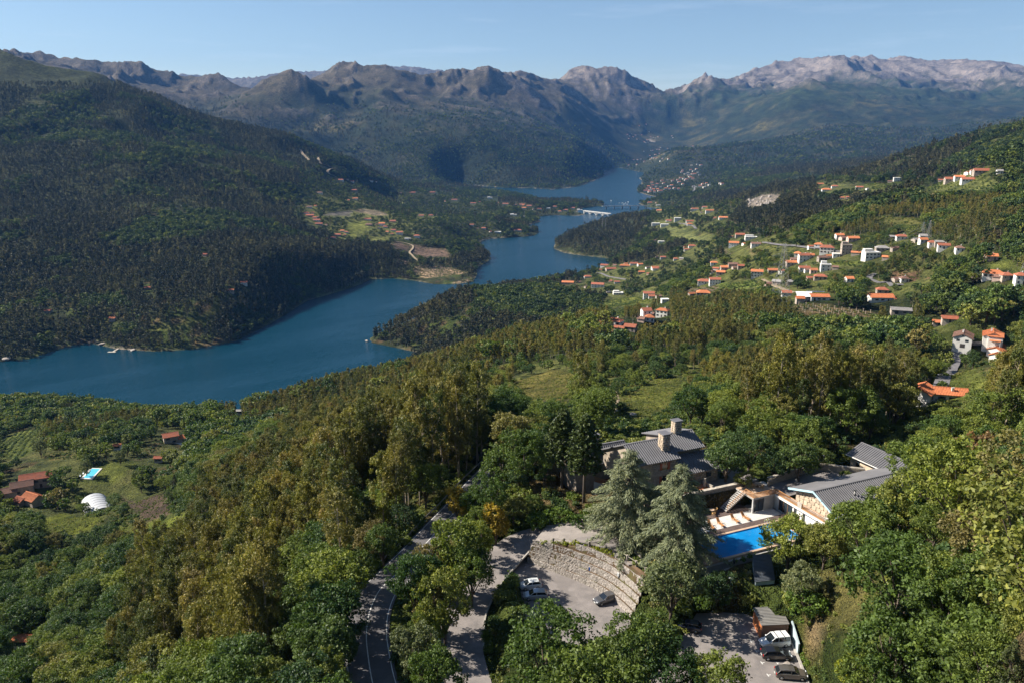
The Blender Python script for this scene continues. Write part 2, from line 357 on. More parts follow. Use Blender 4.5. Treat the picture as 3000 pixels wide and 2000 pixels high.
def hit(px, py):
    """where the line of sight through a pixel meets the ground"""
    d = ray(px, py); D = np.exp(np.linspace(math.log(60), math.log(16000), 2600))
    x, y, z = d[0] * D, d[1] * D, CAM_H + d[2] * D
    b = np.nonzero(z < ground(x, y))[0]; k = b[0] if len(b) else len(D) - 1
    if k > 0:
        s = np.linspace(D[k - 1], D[k], 40); x, y, z = d[0] * s, d[1] * s, CAM_H + d[2] * s
        b = np.nonzero(z < ground(x, y))[0]; s0 = s[b[0]] if len(b) else s[-1]
    else: s0 = D[0]
    return np.array([d[0] * s0, d[1] * s0, CAM_H + d[2] * s0]), s0
# ------------------------------------------------------------------ the hotel frame: a runs along the pool, c away from the viewer
HO = PZ(2037, 1585, 262); HA = math.radians(23.5)
def HL(a, c, z): return np.array([HO[0] + a * math.cos(HA) - c * math.sin(HA), HO[1] + a * math.sin(HA) + c * math.cos(HA), z])
def hpoly(pts): return [HL(a, c, 0)[:2] for a, c in pts]
ZP, ZT, ZC, ZL = 262.0, 265.0, 255.3, 257.5        # pool deck, hotel terrace, car park, lower parking
def curve(pts, n=12):
    """Catmull-Rom through 2-D or 3-D points"""
    P = [np.array(p, float) for p in pts]; P = [2 * P[0] - P[1]] + P + [2 * P[-1] - P[-2]]; out = []
    for i in range(1, len(P) - 2):
        for k in range(n):
            t = k / n; a, b, c, d = P[i - 1:i + 3]
            out.append(0.5 * (2 * b + (c - a) * t + (2 * a - 5 * b + 4 * c - d) * t * t + (3 * b - 3 * c + d - a) * t ** 3))
    return out + [P[-2]]
def offset(c, d):
    out = []
    for i, p in enumerate(c):
        t = c[min(i + 1, len(c) - 1)][:2] - c[max(i - 1, 0)][:2]; t = t / (np.linalg.norm(t) + 1e-9); q = p.copy(); q[0] += t[1] * d; q[1] -= t[0] * d; out.append(q)
    return out
# main road, drive, platforms: heights first, so that the ground is cut to them
ROAD = curve([PZ(*p) for p in [(1130,2120,257.2),(1092,2000,257),(1076,1900,256.8),(1074,1850,256.6),(1083,1790,256.3),(1110,1730,255.9),(1155,1685,255.5),(1243,1595,254.6),(1300,1532,254),(1340,1490,253.5),(1390,1432,252.6),(1440,1380,251.6),(1490,1330,250.4),(1520,1280,248)]], 10)
DRIVE = curve([PZ(*p) for p in [(1400,2120,255.2),(1370,2000,255.2),(1350,1900,255.2),(1360,1800,255.2),(1400,1720,255.4),(1455,1650,256),(1520,1590,257.2),(1600,1562,258.8),(1700,1560,260),(1790,1580,260.8),(1850,1612,261.2)]], 10)
CARPARK = [PZ(*p)[:2] for p in [(1546,1870,ZC),(1535,1790,ZC),(1520,1700,ZC),(1490,1650,ZC),(1540,1630,ZC),(1600,1652,ZC),(1690,1688,ZC),(1760,1718,ZC),(1822,1762,ZC),(1850,1810,ZC),(1840,1880,ZC),(1700,1930,ZC)]]
COURT = [PZ(*p)[:2] for p in [(1560,1592,259),(1600,1530,260),(1700,1515,260.4),(1800,1535,260.8),(1880,1590,261),(1880,1650,261.2),(1842,1650,261.2),(1790,1622,261),(1700,1598,260.4),(1620,1588,259.6)]]
LOWER = [PZ(*p)[:2] for p in [(2040,1795,ZL),(2120,1792,ZL),(2212,1800,ZL),(2250,1858,ZL),(2312,1862,ZL),(2338,1915,ZL),(2380,2010,ZL),(2420,2120,ZL),(1880,2120,ZL),(1900,1990,ZL),(1990,1880,ZL)]]
def court_z(x, y): return 259.0 + 2.2 * np.clip((x - PZ(1560,1592,259)[0]) / (PZ(1860,1630,261.2)[0] - PZ(1560,1592,259)[0]), 0, 1)
def along(c, pts):
    C = np.array(c)
    def f(x, y):
        d = (x[:, None] - C[None, :, 0]) ** 2 + (y[:, None] - C[None, :, 1]) ** 2; return C[d.argmin(1), 2] - 0.12
    return f
def strip_poly(c, w):
    l = offset(c, -w / 2); r = offset(c, w / 2); return [p[:2] for p in l] + [p[:2] for p in r[::-1]]
level(strip_poly(ROAD, 10.5), along(ROAD, 0), 6)
level(hpoly([(-1, 11), (45, 11), (60, 30), (40, 34), (1, 34), (-1, 20)]), ZT - 0.5, 5)
level(hpoly([(20, -3), (48, -3), (48, 11), (20, 11)]), ZT - 0.4, 3)
level(COURT, court_z, 3.0)
_B = [PZ(*p)[:2] for p in [(1543,1646,ZC),(1596,1665,ZC),(1684,1698,ZC),(1752,1730,ZC),(1812,1772,ZC),(1860,1818,ZC)]]; _R = [PZ(*p)[:2] for p in [(1575,1594,259),(1635,1591,259.8),(1702,1597,260.4),(1794,1620,261),(1846,1649,261.2),(1906,1690,261.3)]]
level(strip_poly(DRIVE, 8.2), along(DRIVE, 0), 3)
level(_B + _R[::-1], ZC - 0.6, 0.7)
level(CARPARK, ZC - 0.12, 1.0)
level(LOWER, ZL - 0.12, 2.0)
level(hpoly([(-3.5, 6.2), (19.5, 6.2), (24, 1), (24, -8), (-3.5, -8)]), ZP - 1.9, 1.8)
level(hpoly([(-2, 8), (21, 8), (20, 4.0), (6, 5.5), (-2, 5.5)]), ZP - 0.4, 1.0)
level(hpoly([(3, -8), (12, -8), (6, -18), (1, -17)]), ZP - 1.0, 2.0)
def gh_rect(o, x0, x1, y0, y1):
    a = HA + math.radians(-62); return [(o[0] + x * math.cos(a) - y * math.sin(a), o[1] + x * math.sin(a) + y * math.cos(a)) for x, y in ((x0, y0), (x1, y0), (x1, y1), (x0, y1))]
level(gh_rect(PZ(1652, 1374, 261.2), -1, 6, -1, 5), 260.9, 1.5)
level(gh_rect(PZ(1690, 1432, 258.6), -2, 9.5, -4, 6.4), 258.3, 1.5)
# ------------------------------------------------------------------ fields and lawns
FIELDS = [ ([(2375,1690),(2470,1640),(2560,1690),(2570,1840),(2450,1900),(2385,1800)], (0.150, 0.140, 0.050)),  # outline in the photograph, soil or grass colour
 ([(300,1350),(395,1353),(402,1372),(330,1412),(240,1412),(240,1385),(290,1370)], (0.152, 0.181, 0.041)), ([(352,1452),(480,1440),(503,1500),(425,1522),(380,1492)], (0.138, 0.097, 0.075)),
 ([(110,1525),(190,1500),(290,1518),(282,1548),(200,1566),(120,1560)], (0.174, 0.203, 0.029)), ([(330,1548),(470,1522),(570,1500),(530,1545),(370,1566)], (0.160, 0.196, 0.032)), ([(0,1290),(95,1250),(135,1300),(60,1342),(0,1335)], (0.138, 0.174, 0.041)),
 ([(120,1332),(200,1320),(222,1342),(150,1348)], (0.209, 0.176, 0.066)), ([(405,1345),(425,1318),(470,1282),(484,1296),(446,1330)], (0.187, 0.154, 0.083)), ([(448,962),(520,950),(590,930),(640,893),(646,905),(600,938),(560,957),(450,972)], (0.189, 0.196, 0.058)),
 ([(1143,715),(1160,709),(1202,720),(1195,737),(1160,728)], (0.165, 0.116, 0.094)), ([(1205,717),(1302,730),(1315,746),(1312,752),(1250,752),(1198,738)], (0.187, 0.132, 0.105)), ([(1212,784),(1300,780),(1330,788),(1372,800),(1290,811),(1245,813),(1214,802)], (0.374, 0.275, 0.193)),
 ([(1155,766),(1196,764),(1196,776)], (0.297, 0.198, 0.143)), ([(1060,782),(1085,782),(1080,792),(1060,790)], (0.160, 0.217, 0.043)), ([(1040,621),(1070,613),(1140,630),(1100,633),(1070,626)], (0.286, 0.231, 0.165)), ([(940,628),(1000,620),(1040,617),(1022,633),(960,633)], (0.187, 0.171, 0.154)),
 ([(1018,648),(1066,648),(1088,672),(1040,692),(1012,688)], (0.181, 0.203, 0.051)), ([(1080,694),(1140,692),(1140,704),(1085,706)], (0.174, 0.189, 0.058)), ([(2110,826),(2212,822),(2226,840),(2150,849),(2104,846)], (0.167, 0.217, 0.051)), ([(2622,800),(2700,795),(2737,808),(2737,821),(2660,820),(2612,811)], (0.187, 0.116, 0.077)),
 ([(2328,888),(2400,892),(2585,918),(2565,927),(2450,924),(2332,914)], (0.275, 0.204, 0.116)), ([(1850,1150),(1930,1108),(2005,1105),(1995,1160),(1900,1235),(1835,1232)], (0.160, 0.181, 0.041)), ([(1745,884),(1890,868),(1905,888),(1800,902)], (0.167, 0.189, 0.046)), ([(2775,1098),(2850,1080),(2900,1118),(2850,1185),(2760,1182)], (0.152, 0.181, 0.043)),
 ([(2430,757),(2530,768),(2520,785),(2440,775)], (0.160, 0.196, 0.046)), ([(2120,728),(2200,735),(2210,748),(2120,745)], (0.176, 0.127, 0.094)), ([(2250,718),(2380,732),(2370,745),(2250,728)], (0.181, 0.196, 0.061)), ([(2005,850),(2100,838),(2120,850),(2020,865)], (0.187, 0.149, 0.110)),
 ([(1690,838),(1720,830),(1700,845)], (0.220, 0.187, 0.110)), ([(1960,668),(2090,690),(2080,705),(1960,690)], (0.160, 0.181, 0.065)), ([(2700,545),(2900,530),(2930,545),(2720,562)], (0.174, 0.196, 0.065)), ([(2450,545),(2560,538),(2640,548),(2560,558)], (0.167, 0.189, 0.058)),
 ([(1500,1120),(1620,1080),(1700,1100),(1680,1160),(1560,1180)], (0.138, 0.130, 0.040)), ([(2360,1800),(2420,1790),(2440,1860),(2400,1960),(2350,1930)], (0.132, 0.116, 0.039)), ([(2370,1835),(2395,1835),(2415,1900),(2385,1900)], (0.396, 0.286, 0.176)), ([(2560,640),(2700,640),(2700,655),(2580,655)], (0.189, 0.189, 0.065)),
 ([(2880,770),(2960,770),(2960,790),(2890,790)], (0.174, 0.203, 0.051)), ([(1330,828),(1395,818),(1396,830),(1340,836)], (0.308, 0.242, 0.176)), ([(262,1000),(340,1016),(400,1022),(395,1030),(270,1012)], (0.330, 0.297, 0.264)),
]
ROCKS = [([(2190,588),(2235,570),(2285,575),(2270,592),(2220,605),(2190,606)], (0.27, 0.235, 0.205)), ([(1895,410),(1910,405),(1915,418)], (0.34, 0.30, 0.28))]
FIELD_W = []
for poly, col in FIELDS + ROCKS:
    w = [hit(*p)[0][:2] for p in poly]; FIELD_W.append((w, col))
# ------------------------------------------------------------------ terrain mesh and its colours
def terrain_colours():
    n1 = fbm(GX / 700, GY / 700, 5, 3); n2 = fbm(GX / 130, GY / 130, 4, 13); n3 = fbm(GX / 45, GY / 45, 3, 23)
    gy, gx = np.gradient(H1); sl = np.hypot(gy / (np.gradient(GR)[0] + 1e-6), gx / (GR * (AZ[1] - AZ[0])))
    C = np.zeros(GX.shape + (3,))
    forest = np.array([0.032, 0.046, 0.020]); scrub = np.array([0.090, 0.082, 0.046]); heath = np.array([0.098, 0.080, 0.060]); rock = np.array([0.235, 0.205, 0.195])
    grass = np.array([0.075, 0.105, 0.022]); soil = np.array([0.15, 0.10, 0.06])
    def mix(c, t, k): return c + (t - c) * k[..., None]
    C[:] = forest
    C = mix(C, np.array([0.060, 0.066, 0.028]), sstep(900, 1300, GR) * (1 - sstep(3200, 4200, GR)) * 0.5)
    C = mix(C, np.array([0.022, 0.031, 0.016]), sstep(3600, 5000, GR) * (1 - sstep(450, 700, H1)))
    C = mix(C, scrub, 0.38 * sstep(-0.15, 0.5, n2 + 0.4 * n1) * sstep(4000, 5200, GR))
    rgt = sstep(0.10, 0.26, GX / GY); HE = H1 - 330 * rgt
    up = sstep(380, 680, HE + 190 * n1 + 80 * n2)
    C = mix(C, heath, far * up * 0.75)
    rk = (0.25 + 0.75 * sstep(-0.15, 0.22, GX / GY)) * sstep(0.15, 0.6, 0.75 * (sl - 0.35) + 0.55 * n2 + 0.35 * n3 + 0.75 * sstep(650, 1150, H1 + 120 * n1) - 0.12)
    C = mix(C, rock, far * up * rk * 0.9)
    C = mix(C, np.array([0.12, 0.105, 0.03]), far * sstep(0.3, 0.6, n2 * 0.6 + n1 * 0.6) * (1 - up) * 0.5)
    crag = sstep(0.05, 0.35, fine_r + 0.25 * n3) * far * sstep(230, 480, HE)
    C = mix(C, rock * 0.62, crag * 0.5)
    shore = (1 - sstep(0, 1, lk_d / (5 + 0.0012 * GR))) * sstep(-0.35, 0.1, n2 + n3) * (GR < 6500)
    C = mix(C, np.array([0.30, 0.26, 0.21]), shore * 0.8)
    # near ground: grass, bare earth, litter
    nr = 1 - sstep(1500, 2600, GR)
    C = mix(C, grass, nr * sstep(-0.25, 0.25, n3 + 0.5 * n2) * 0.75)
    C = mix(C, soil, nr * sstep(0.28, 0.55, fbm(GX / 18, GY / 18, 3, 33) + 0.2 * n2) * 0.7)
    return C
TCOL = terrain_colours()
def paint(poly, col, k=1.0, soft=1.5, noise=0.0):
    """a field, lawn or bare patch: its own ground colour"""
    poly = [tuple(p[:2]) for p in poly]; P = np.array(poly); lo = P.min(0) - soft; hi = P.max(0) + soft
    m = (GX > lo[0]) & (GX < hi[0]) & (GY > lo[1]) & (GY < hi[1])
    if not m.any(): return
    x, y = GX[m], GY[m]; d = segdist(x, y, poly, True); d = np.where(inpoly(x, y, poly), -d, d)
    w = (1 - sstep(-soft, soft, d + noise * fbm(x / 9, y / 9, 3, 77))) * k
    TCOL[m] = TCOL[m] * (1 - w[:, None]) + np.array(col) * w[:, None]
def paint_line(pts, col, width, k=1.0):
    pts = [tuple(p[:2]) for p in pts]; P = np.array(pts); lo = P.min(0) - width * 2; hi = P.max(0) + width * 2
    m = (GX > lo[0]) & (GX < hi[0]) & (GY > lo[1]) & (GY < hi[1])
    if not m.any(): return
    w = (1 - sstep(width * 0.35, width * 0.65, segdist(GX[m], GY[m], pts))) * k
    TCOL[m] = TCOL[m] * (1 - w[:, None]) + np.array(col) * w[:, None]
def terrain_material():
    m = bpy.data.materials.new('terrain'); b = NB(m)
    a = b.n('VertexColor', layer_name='tint').outputs[0]
    tc = b.n('NewGeometry').outputs['Position']
    n0 = b.noise(tc, 0.011, 6, 0.68); n1 = b.noise(tc, 0.09, 5, 0.65); n2 = b.noise(tc, 1.3, 4, 0.6)
    k0 = b.ramp(n0, [(0.36, (0.62, 0.64, 0.66)), (0.66, (1.42, 1.36, 1.28))])
    k1 = b.ramp(n1, [(0.36, (0.50, 0.56, 0.55)), (0.66, (1.55, 1.45, 1.36))]); k2 = b.ramp(n2, [(0.3, (0.72, 0.74, 0.72)), (0.7, (1.3, 1.25, 1.2))])
    c = b.mix(1.0, b.mix(1.0, b.mix(1.0, a, k0, 'MULTIPLY'), k1, 'MULTIPLY'), k2, 'MULTIPLY')
    cam = b.n('CameraData').outputs['View Distance'] if False else None
    n3 = b.noise(tc, 0.05, 7, 0.8)
    bp = b.n('Bump'); bp.inputs['Strength'].default_value = 0.9; bp.inputs['Distance'].default_value = 22.0; b.l(n3, bp.inputs['Height'])
    bp2 = b.n('Bump'); bp2.inputs['Strength'].default_value = 0.5; bp2.inputs['Distance'].default_value = 0.5; b.l(n2, bp2.inputs['Height']); b.l(bp.outputs[0], bp2.inputs['Normal'])
    b.out(b.bsdf(c, 0.95, bp2.outputs[0], 0, 0.1).outputs[0]); return m
def build_terrain():
    V = np.stack([GX, GY, H1], -1).reshape(-1, 3)
    i, j = np.meshgrid(np.arange(NR - 1), np.arange(NA - 1), indexing='ij'); k = i * NA + j
    F = np.stack([k, k + 1, k + NA + 1, k + NA], -1).reshape(-1, 4)
    # no ground is drawn where a basin has been dug
    cx = GX[:-1, :-1].ravel(); 
    if HOLES:
        qx = (GX[:-1, :-1] + GX[1:, 1:]).ravel() / 2; qy = (GY[:-1, :-1] + GY[1:, 1:]).ravel() / 2
        keep = np.ones(len(F), bool)
        for h in HOLES: keep &= ~inpoly(qx, qy, h)
        F = F[keep]
    me = np_mesh('terrain', V, F, terrain_material(), True)
    at = me.color_attributes.new('tint', 'FLOAT_COLOR', 'POINT')
    at.data.foreach_set('color', np.concatenate([np.clip(TCOL, 0, 1).reshape(-1, 3), np.ones((NA * NR, 1))], 1).astype(np.float32).ravel())
    o = link(bpy.data.objects.new('terrain', me)); tag(o, 'forested hills and mountain slopes around the lake', 'terrain', kind='structure'); return o
HOLES = []
def build_lake():
    m = bpy.data.materials.new('lake_water'); b = NB(m); tc = b.n('NewGeometry').outputs['Position']
    mp = b.n('Mapping'); mp.vector_type = 'TEXTURE'; mp.inputs['Scale'].default_value = (3.6, 0.75, 1); mp.inputs['Rotation'].default_value = (0, 0, 0.72); b.l(tc, mp.inputs[0])
    n1 = b.noise(mp.outputs[0], 0.35, 4, 0.6); n2 = b.noise(mp.outputs[0], 0.008, 5, 0.65)
    calm = b.ramp(n2, [(0.36, (0.40, 0.40, 0.40)), (0.62, (1, 1, 1))])
    bp = b.n('Bump'); bp.inputs['Distance'].default_value = 1.5; b.l(n1, bp.inputs['Height']); b.l(b.math('MULTIPLY', calm, 1.0), bp.inputs['Strength'])
    p = b.bsdf((0.0012, 0.030, 0.050), 0.16, bp.outputs[0], 0, 0.5)
    p.inputs['IOR'].default_value = 1.333; b.out(p.outputs[0])
    L = [tuple(p) for p in LAKE]
    mb = MB(); x0, x1, y0, y1 = -2600, 2600, 400, 8400; n = 40
    vs = [(x0 + (x1 - x0) * i / n, y0 + (y1 - y0) * j / n, 0) for j in range(n + 1) for i in range(n + 1)]
    mb.add(vs, [(j * (n + 1) + i, j * (n + 1) + i + 1, (j + 1) * (n + 1) + i + 1, (j + 1) * (n + 1) + i) for j in range(n) for i in range(n)])
    o = mb.build('lake', m); tag(o, 'deep blue lake winding between the hills', 'lake', kind='structure')
def build_haze():
    m = bpy.data.materials.new('haze'); b = NB(m); v = b.n('VolumePrincipled')
    v.inputs['Color'].default_value = (0.15, 0.42, 1.0, 1); v.inputs['Density'].default_value = HAZE; v.inputs['Anisotropy'].default_value = 0.0
    b.out(None, v.outputs[0]); m.cycles.homogeneous_volume = True
    o = MB().box(-15500, 15500, -300, 17200, -30, 1800).build('haze', m); tag(o, 'thin blue summer haze in the valley air', 'haze', kind='stuff')
HAZE = 2.15e-5
# ------------------------------------------------------------------ where trees stand
CLEAR = []      # pixel outlines of open ground the photograph shows; nothing tall may stand in or in front of them
def clear(poly, grow=0):
    P = np.array(poly, float)
    if grow: c = P.mean(0); P = c + (P - c) * (1 + grow / (np.abs(P - c).mean() + 1e-6))
    CLEAR.append([tuple(p) for p in P])
def viewshed(extra=14.0):
    """for every cell: is ground + a tree's height above the skyline of what lies before it"""
    el = (H1 - CAM_H) / GR; run = np.maximum.accumulate(el, 0); top = (H1 + extra - CAM_H) / GR
    prev = np.vstack([np.full((1, NA), -9.0), run[:-1]]); return (top > prev - 0.0005).astype(float)
EUC_ZONES = [[(330,2010),(400,1750),(560,1500),(760,1370),(900,1200),(1100,1150),(1350,1180),(1420,1300),(1400,1390),(1330,1420),(1180,1540),(1040,1690),(990,1850),(960,2010)],
             [(560,1190),(850,1120),(1230,1020),(1420,930),(1600,960),(1760,1020),(1780,1200),(1700,1230),(1450,1210),(1100,1180),(900,1230),(700,1260)],
             [(1830,880),(2060,860),(2300,900),(2300,960),(2180,1050),(2000,1090),(1850,1040)], [(2050,1090),(2400,1080),(2640,1040),(2720,1110),(2680,1230),(2500,1290),(2200,1260),(2080,1180)],
             [(1070,1040),(1080,960),(1200,900),(1360,840),(1400,880),(1330,960),(1300,1040)], [(1600,760),(1620,680),(1800,620),(1900,660),(1830,740),(1760,770)],
             [(1960,600),(2150,560),(2380,530),(2420,640),(2250,720),(2050,700)], [(2380,690),(2560,690),(2760,720),(2850,760),(2620,780),(2430,740)], [(2800,1180),(3010,1150),(3010,1330),(2860,1270)],
             [(2200,500),(2420,480),(2740,450),(2760,500),(2500,530)]]
GREEN_ZONES = [[(780,1660),(990,1640),(1010,1900),(960,2010),(800,2010)], [(-20,1500),(330,1560),(420,1720),(340,2010),(-20,2010)], [(1100,1400),(1180,1400),(1180,1530),(1060,1640),(1010,1600)], [(2390,960),(2640,950),(2700,1060),(2420,1080)]]
def plant():
    rng = np.random.default_rng(7)
    vis = viewshed()
    res = []
    def band(r0, r1, step, tall):
        n = int(r1 * 0.80 / step)
        i, j = np.meshgrid(np.arange(-n, n + 1), np.arange(0, int(r1 / step) + 1))
        x = (i + rng.random(i.shape) * 0.95) * step; y = (j + rng.random(i.shape) * 0.95) * step
        x, y = x.ravel(), y.ravel(); r = np.hypot(x, y); a = np.arctan2(x, y)
        k = (r >= r0) & (r < r1) & (np.abs(a) < math.radians(44)); x, y, r = x[k], y[k], r[k]
        z = ground(x, y); px, py, dep = proj(x, y, z); _, ty, _ = proj(x, y, z + tall)
        k = (z > 0.8) & (px > -230) & (px < 3230) & (ty < 2300) & (py > 250)
        l = np.log(r); v = bil(vis, (l - LR[0]) / (LR[-1] - LR[0]) * (NR - 1), (np.arctan2(x, y) - AZ[0]) / (AZ[-1] - AZ[0]) * (NA - 1)) > 0.05
        k &= v
        return x[k], y[k], z[k], px[k], py[k], dep[k]
    for (r0, r1, step, tall) in [(70, 420, 3.5, 14), (420, 1000, 4.6, 13), (1000, 2100, 8.0, 13), (2100, 3600, 11.2, 12), (3600, 5200, 15.0, 12), (5200, 7600, 25.0, 12)]:
        x, y, z, px, py, dep = band(r0, r1, step, tall)
        n = len(x); u = rng.random(n); nz = fbm(x / 190, y / 190, 4, 101); n2 = fbm(x / 60, y / 60, 3, 111)
        euc = nz + 0.4 * n2 > np.where(dep < 1000, 0.42, 0.16)
        euc |= (px < 1180) & (dep > 1150) & (nz + 0.5 * n2 > -0.12)           # the hillside across the lake
        for zn in EUC_ZONES: euc |= inpoly(px, py, zn) & (u < 0.9)
        for zn in GREEN_ZONES: euc &= ~(inpoly(px, py, zn) & (u < 0.93))
        euc &= ~((px > 2380) & (py > 1290) & (dep < 330))
        sc = np.where(euc, 0.52 + 0.36 * rng.random(n), 0.58 + 0.5 * rng.random(n)) * (1 if r0 < 900 else 1.25 if r0 < 1900 else 1.32 if r0 < 3000 else 1.4 if r0 < 5000 else 2.0)
        dro = segdist(x, y, [tuple(p[:2]) for p in ROAD[::2]]) if r0 < 400 else np.full(n, 1e9)
        sc = np.where(euc & (dro < 75), sc * (1.15 - 0.12 * sstep(25, 75, dro)), sc)
        sc = np.where(euc, sc * (1 - 0.27 * sstep(190, 330, np.hypot(x, y)) * (np.hypot(x, y) < 1000)), sc)
        sc = np.where(~euc & (r0 > 400) & (r0 < 900), sc * 1.32, sc)
        h = np.where(euc, 19, 11) * sc
        drop = np.zeros(n, bool); u2 = rng.random(n)
        if r0 < 1000:
            drop |= ~euc & (u2 > (np.where(px > 2330, 0.25, 0.34) if r0 < 400 else 0.45))
            for cc in (ROAD, DRIVE): drop |= segdist(x, y, [tuple(p[:2]) for p in cc[::2]]) < 4.6
        if 900 < r0 < 3000: drop |= fbm(x / 75, y / 75, 3, 131) + 0.35 * (u2 - 0.5) > 0.44
        if r0 > 3000: drop |= (u2 * 420 + (160 if r0 > 5000 else 430) < z) & ~((x < -900) & (r0 < 5000)) | (n2 + 0.5 * u2 > (0.62 if r0 < 5000 else 0.42))
        for zn in SPARSE: 
            s = inpoly(px, py, zn[0]); drop |= s & (u > zn[1]); sc = np.where(s & ~euc, sc * (0.7 if zn[1] < 0.9 else 0.8), sc); euc &= ~(s & (u < 0.85 * zn[1])); h = np.where(euc, 19, 11) * sc
        for q in (0, 0.33, 0.66, 0.97):
            qx, qy, _ = proj(x, y, z + h * q)
            rad = FPX * h * np.where(euc, 0.12, 0.30) / dep * (0.9 if q in (0.33, 0.66) else 0.45)
            for cpoly in CLEAR:
                P = np.array(cpoly); lo = P.min(0); hi = P.max(0)
                b = (qx > lo[0] - 40) & (qx < hi[0] + 40) & (qy > lo[1] - 40) & (qy < hi[1] + 40) & ~drop
                if b.any():
                    ib = np.nonzero(b)[0]; hitm = inpoly(qx[ib], qy[ib], cpoly) | inpoly(qx[ib] - rad[ib], qy[ib], cpoly) | inpoly(qx[ib] + rad[ib], qy[ib], cpoly)
                    drop[ib[hitm]] = True
        # open scrub where woods thin out on the near spur
        k = ~drop; res.append(np.stack([x, y, z, px, py, dep, euc, sc, h], 1)[k])
    return np.concatenate(res)
def instancer(name, pts, protos, label, cat):
    """a wood nobody could count: one object, real trees set on points"""
    coll = bpy.data.collections.new(name + '_kinds')
    for i, (me, tr) in enumerate(protos):
        bmm = bmesh.new(); bmm.from_mesh(me)
        mm = me.copy(); o = bpy.data.objects.new('%s_kind_%02d' % (name, i), None)
        # join crown and trunk in one mesh for planting
        if tr is not None:
            mm = join_meshes('%s_kind_%02d' % (name, i), me, tr)
        o = bpy.data.objects.new('%s_kind_%02d' % (name, i), mm); coll.objects.link(o); bmm.free()
    P = np.asarray(pts)
    me = bpy.data.meshes.new(name); me.vertices.add(len(P)); me.vertices.foreach_set('co', P[:, :3].astype(np.float32).ravel())
    for nm, typ, dat in (('scl', 'FLOAT_VECTOR', P[:, 3:6]), ('rot', 'FLOAT_VECTOR', P[:, 6:9])):
        a = me.attributes.new(nm, typ, 'POINT'); a.data.foreach_set('vector', dat.astype(np.float32).ravel())
    a = me.attributes.new('kind_id', 'INT', 'POINT'); a.data.foreach_set('value', P[:, 9].astype(np.int32)); me.update()
    o = link(bpy.data.objects.new(name, me)); tag(o, label, cat, kind='stuff')
    g = bpy.data.node_groups.new(name, 'GeometryNodeTree'); g.interface.new_socket('Geometry', in_out='INPUT', socket_type='NodeSocketGeometry'); g.interface.new_socket('Geometry', in_out='OUTPUT', socket_type='NodeSocketGeometry')
    N = g.nodes; gi = N.new('NodeGroupInput'); go = N.new('NodeGroupOutput'); ip = N.new('GeometryNodeInstanceOnPoints'); ci = N.new('GeometryNodeCollectionInfo')
    ci.inputs['Collection'].default_value = coll; ci.inputs['Separate Children'].default_value = True; ci.inputs['Reset Children'].default_value = True
    def attr(nm, typ): q = N.new('GeometryNodeInputNamedAttribute'); q.data_type = typ; q.inputs['Name'].default_value = nm; return q.outputs[0]
    L = g.links; L.new(gi.outputs[0], ip.inputs['Points']); L.new(ci.outputs[0], ip.inputs['Instance']); ip.inputs['Pick Instance'].default_value = True
    L.new(attr('kind_id', 'INT'), ip.inputs['Instance Index']); L.new(attr('scl', 'FLOAT_VECTOR'), ip.inputs['Scale']); L.new(attr('rot', 'FLOAT_VECTOR'), ip.inputs['Rotation']); L.new(ip.outputs[0], go.inputs[0])
    o.modifiers.new('trees', 'NODES').node_group = g; return o
def join_meshes(name, a, b):
    """crown and trunk of a prototype as one mesh"""
    va = np.empty(len(a.vertices) * 3, np.float32); a.vertices.foreach_get('co', va); vb = np.empty(len(b.vertices) * 3, np.float32); b.vertices.foreach_get('co', vb)
    fa = [tuple(p.vertices) for p in a.polygons]; na = len(a.vertices); fb = [tuple(i + na for i in p.vertices) for p in b.polygons]
    me = bpy.data.meshes.new(name); me.from_pydata(np.concatenate([va, vb]).reshape(-1, 3).tolist(), [], fa + fb); me.materials.append(a.materials[0]); me.materials.append(b.materials[0])
    me.polygons.foreach_set('material_index', [0] * len(fa) + [1] * len(fb))
    at = me.color_attributes.new('leaf', 'FLOAT_COLOR', 'POINT'); c = np.ones((na + len(b.vertices), 4), np.float32); ca = np.empty(na * 4, np.float32); a.color_attributes['leaf'].data.foreach_get('color', ca); c[:na] = ca.reshape(-1, 4)
    at.data.foreach_set('color', c.ravel()); me.update(); return me
SPARSE = []
def tree_thing(name, proto, loc, rz, sc, label, cat='tree', group=None, sz=None):
    """one tree: trunk and crown under an Empty at its foot"""
    o = empty(name, loc, rz, label, cat, group); o.scale = (sc, sc, sz or sc)
    c = bpy.data.objects.new('crown', proto[0]); t = bpy.data.objects.new('trunk', proto[1]); link(t, o); link(c, o); return o
def area_words(px, py, dep, euc):
    if dep < 330:
        if px < 1000 and py < 1500: return 'on the slope above the farm'
        if px < 340: return 'in the lower left corner'
        if px < 640: return 'on the lower slope left of the winding road'
        if px < 1010 and py < 1720: return 'high on the slope left of the winding road'
        if px < 1010: return 'close below the bend of the winding road'
        if px < 1560: return 'beside the winding road and the drive'
        if px > 2700 and py < 1450: return 'around the rusty tree'
        if px > 2650: return 'near the right edge of the bank'
        if px > 2330: return 'on the bank above the lower parking'
        return 'around the hotel grounds'
    return 'on the spur beyond the hotel' if px < 2000 else 'in the gully beyond the hotel annex'
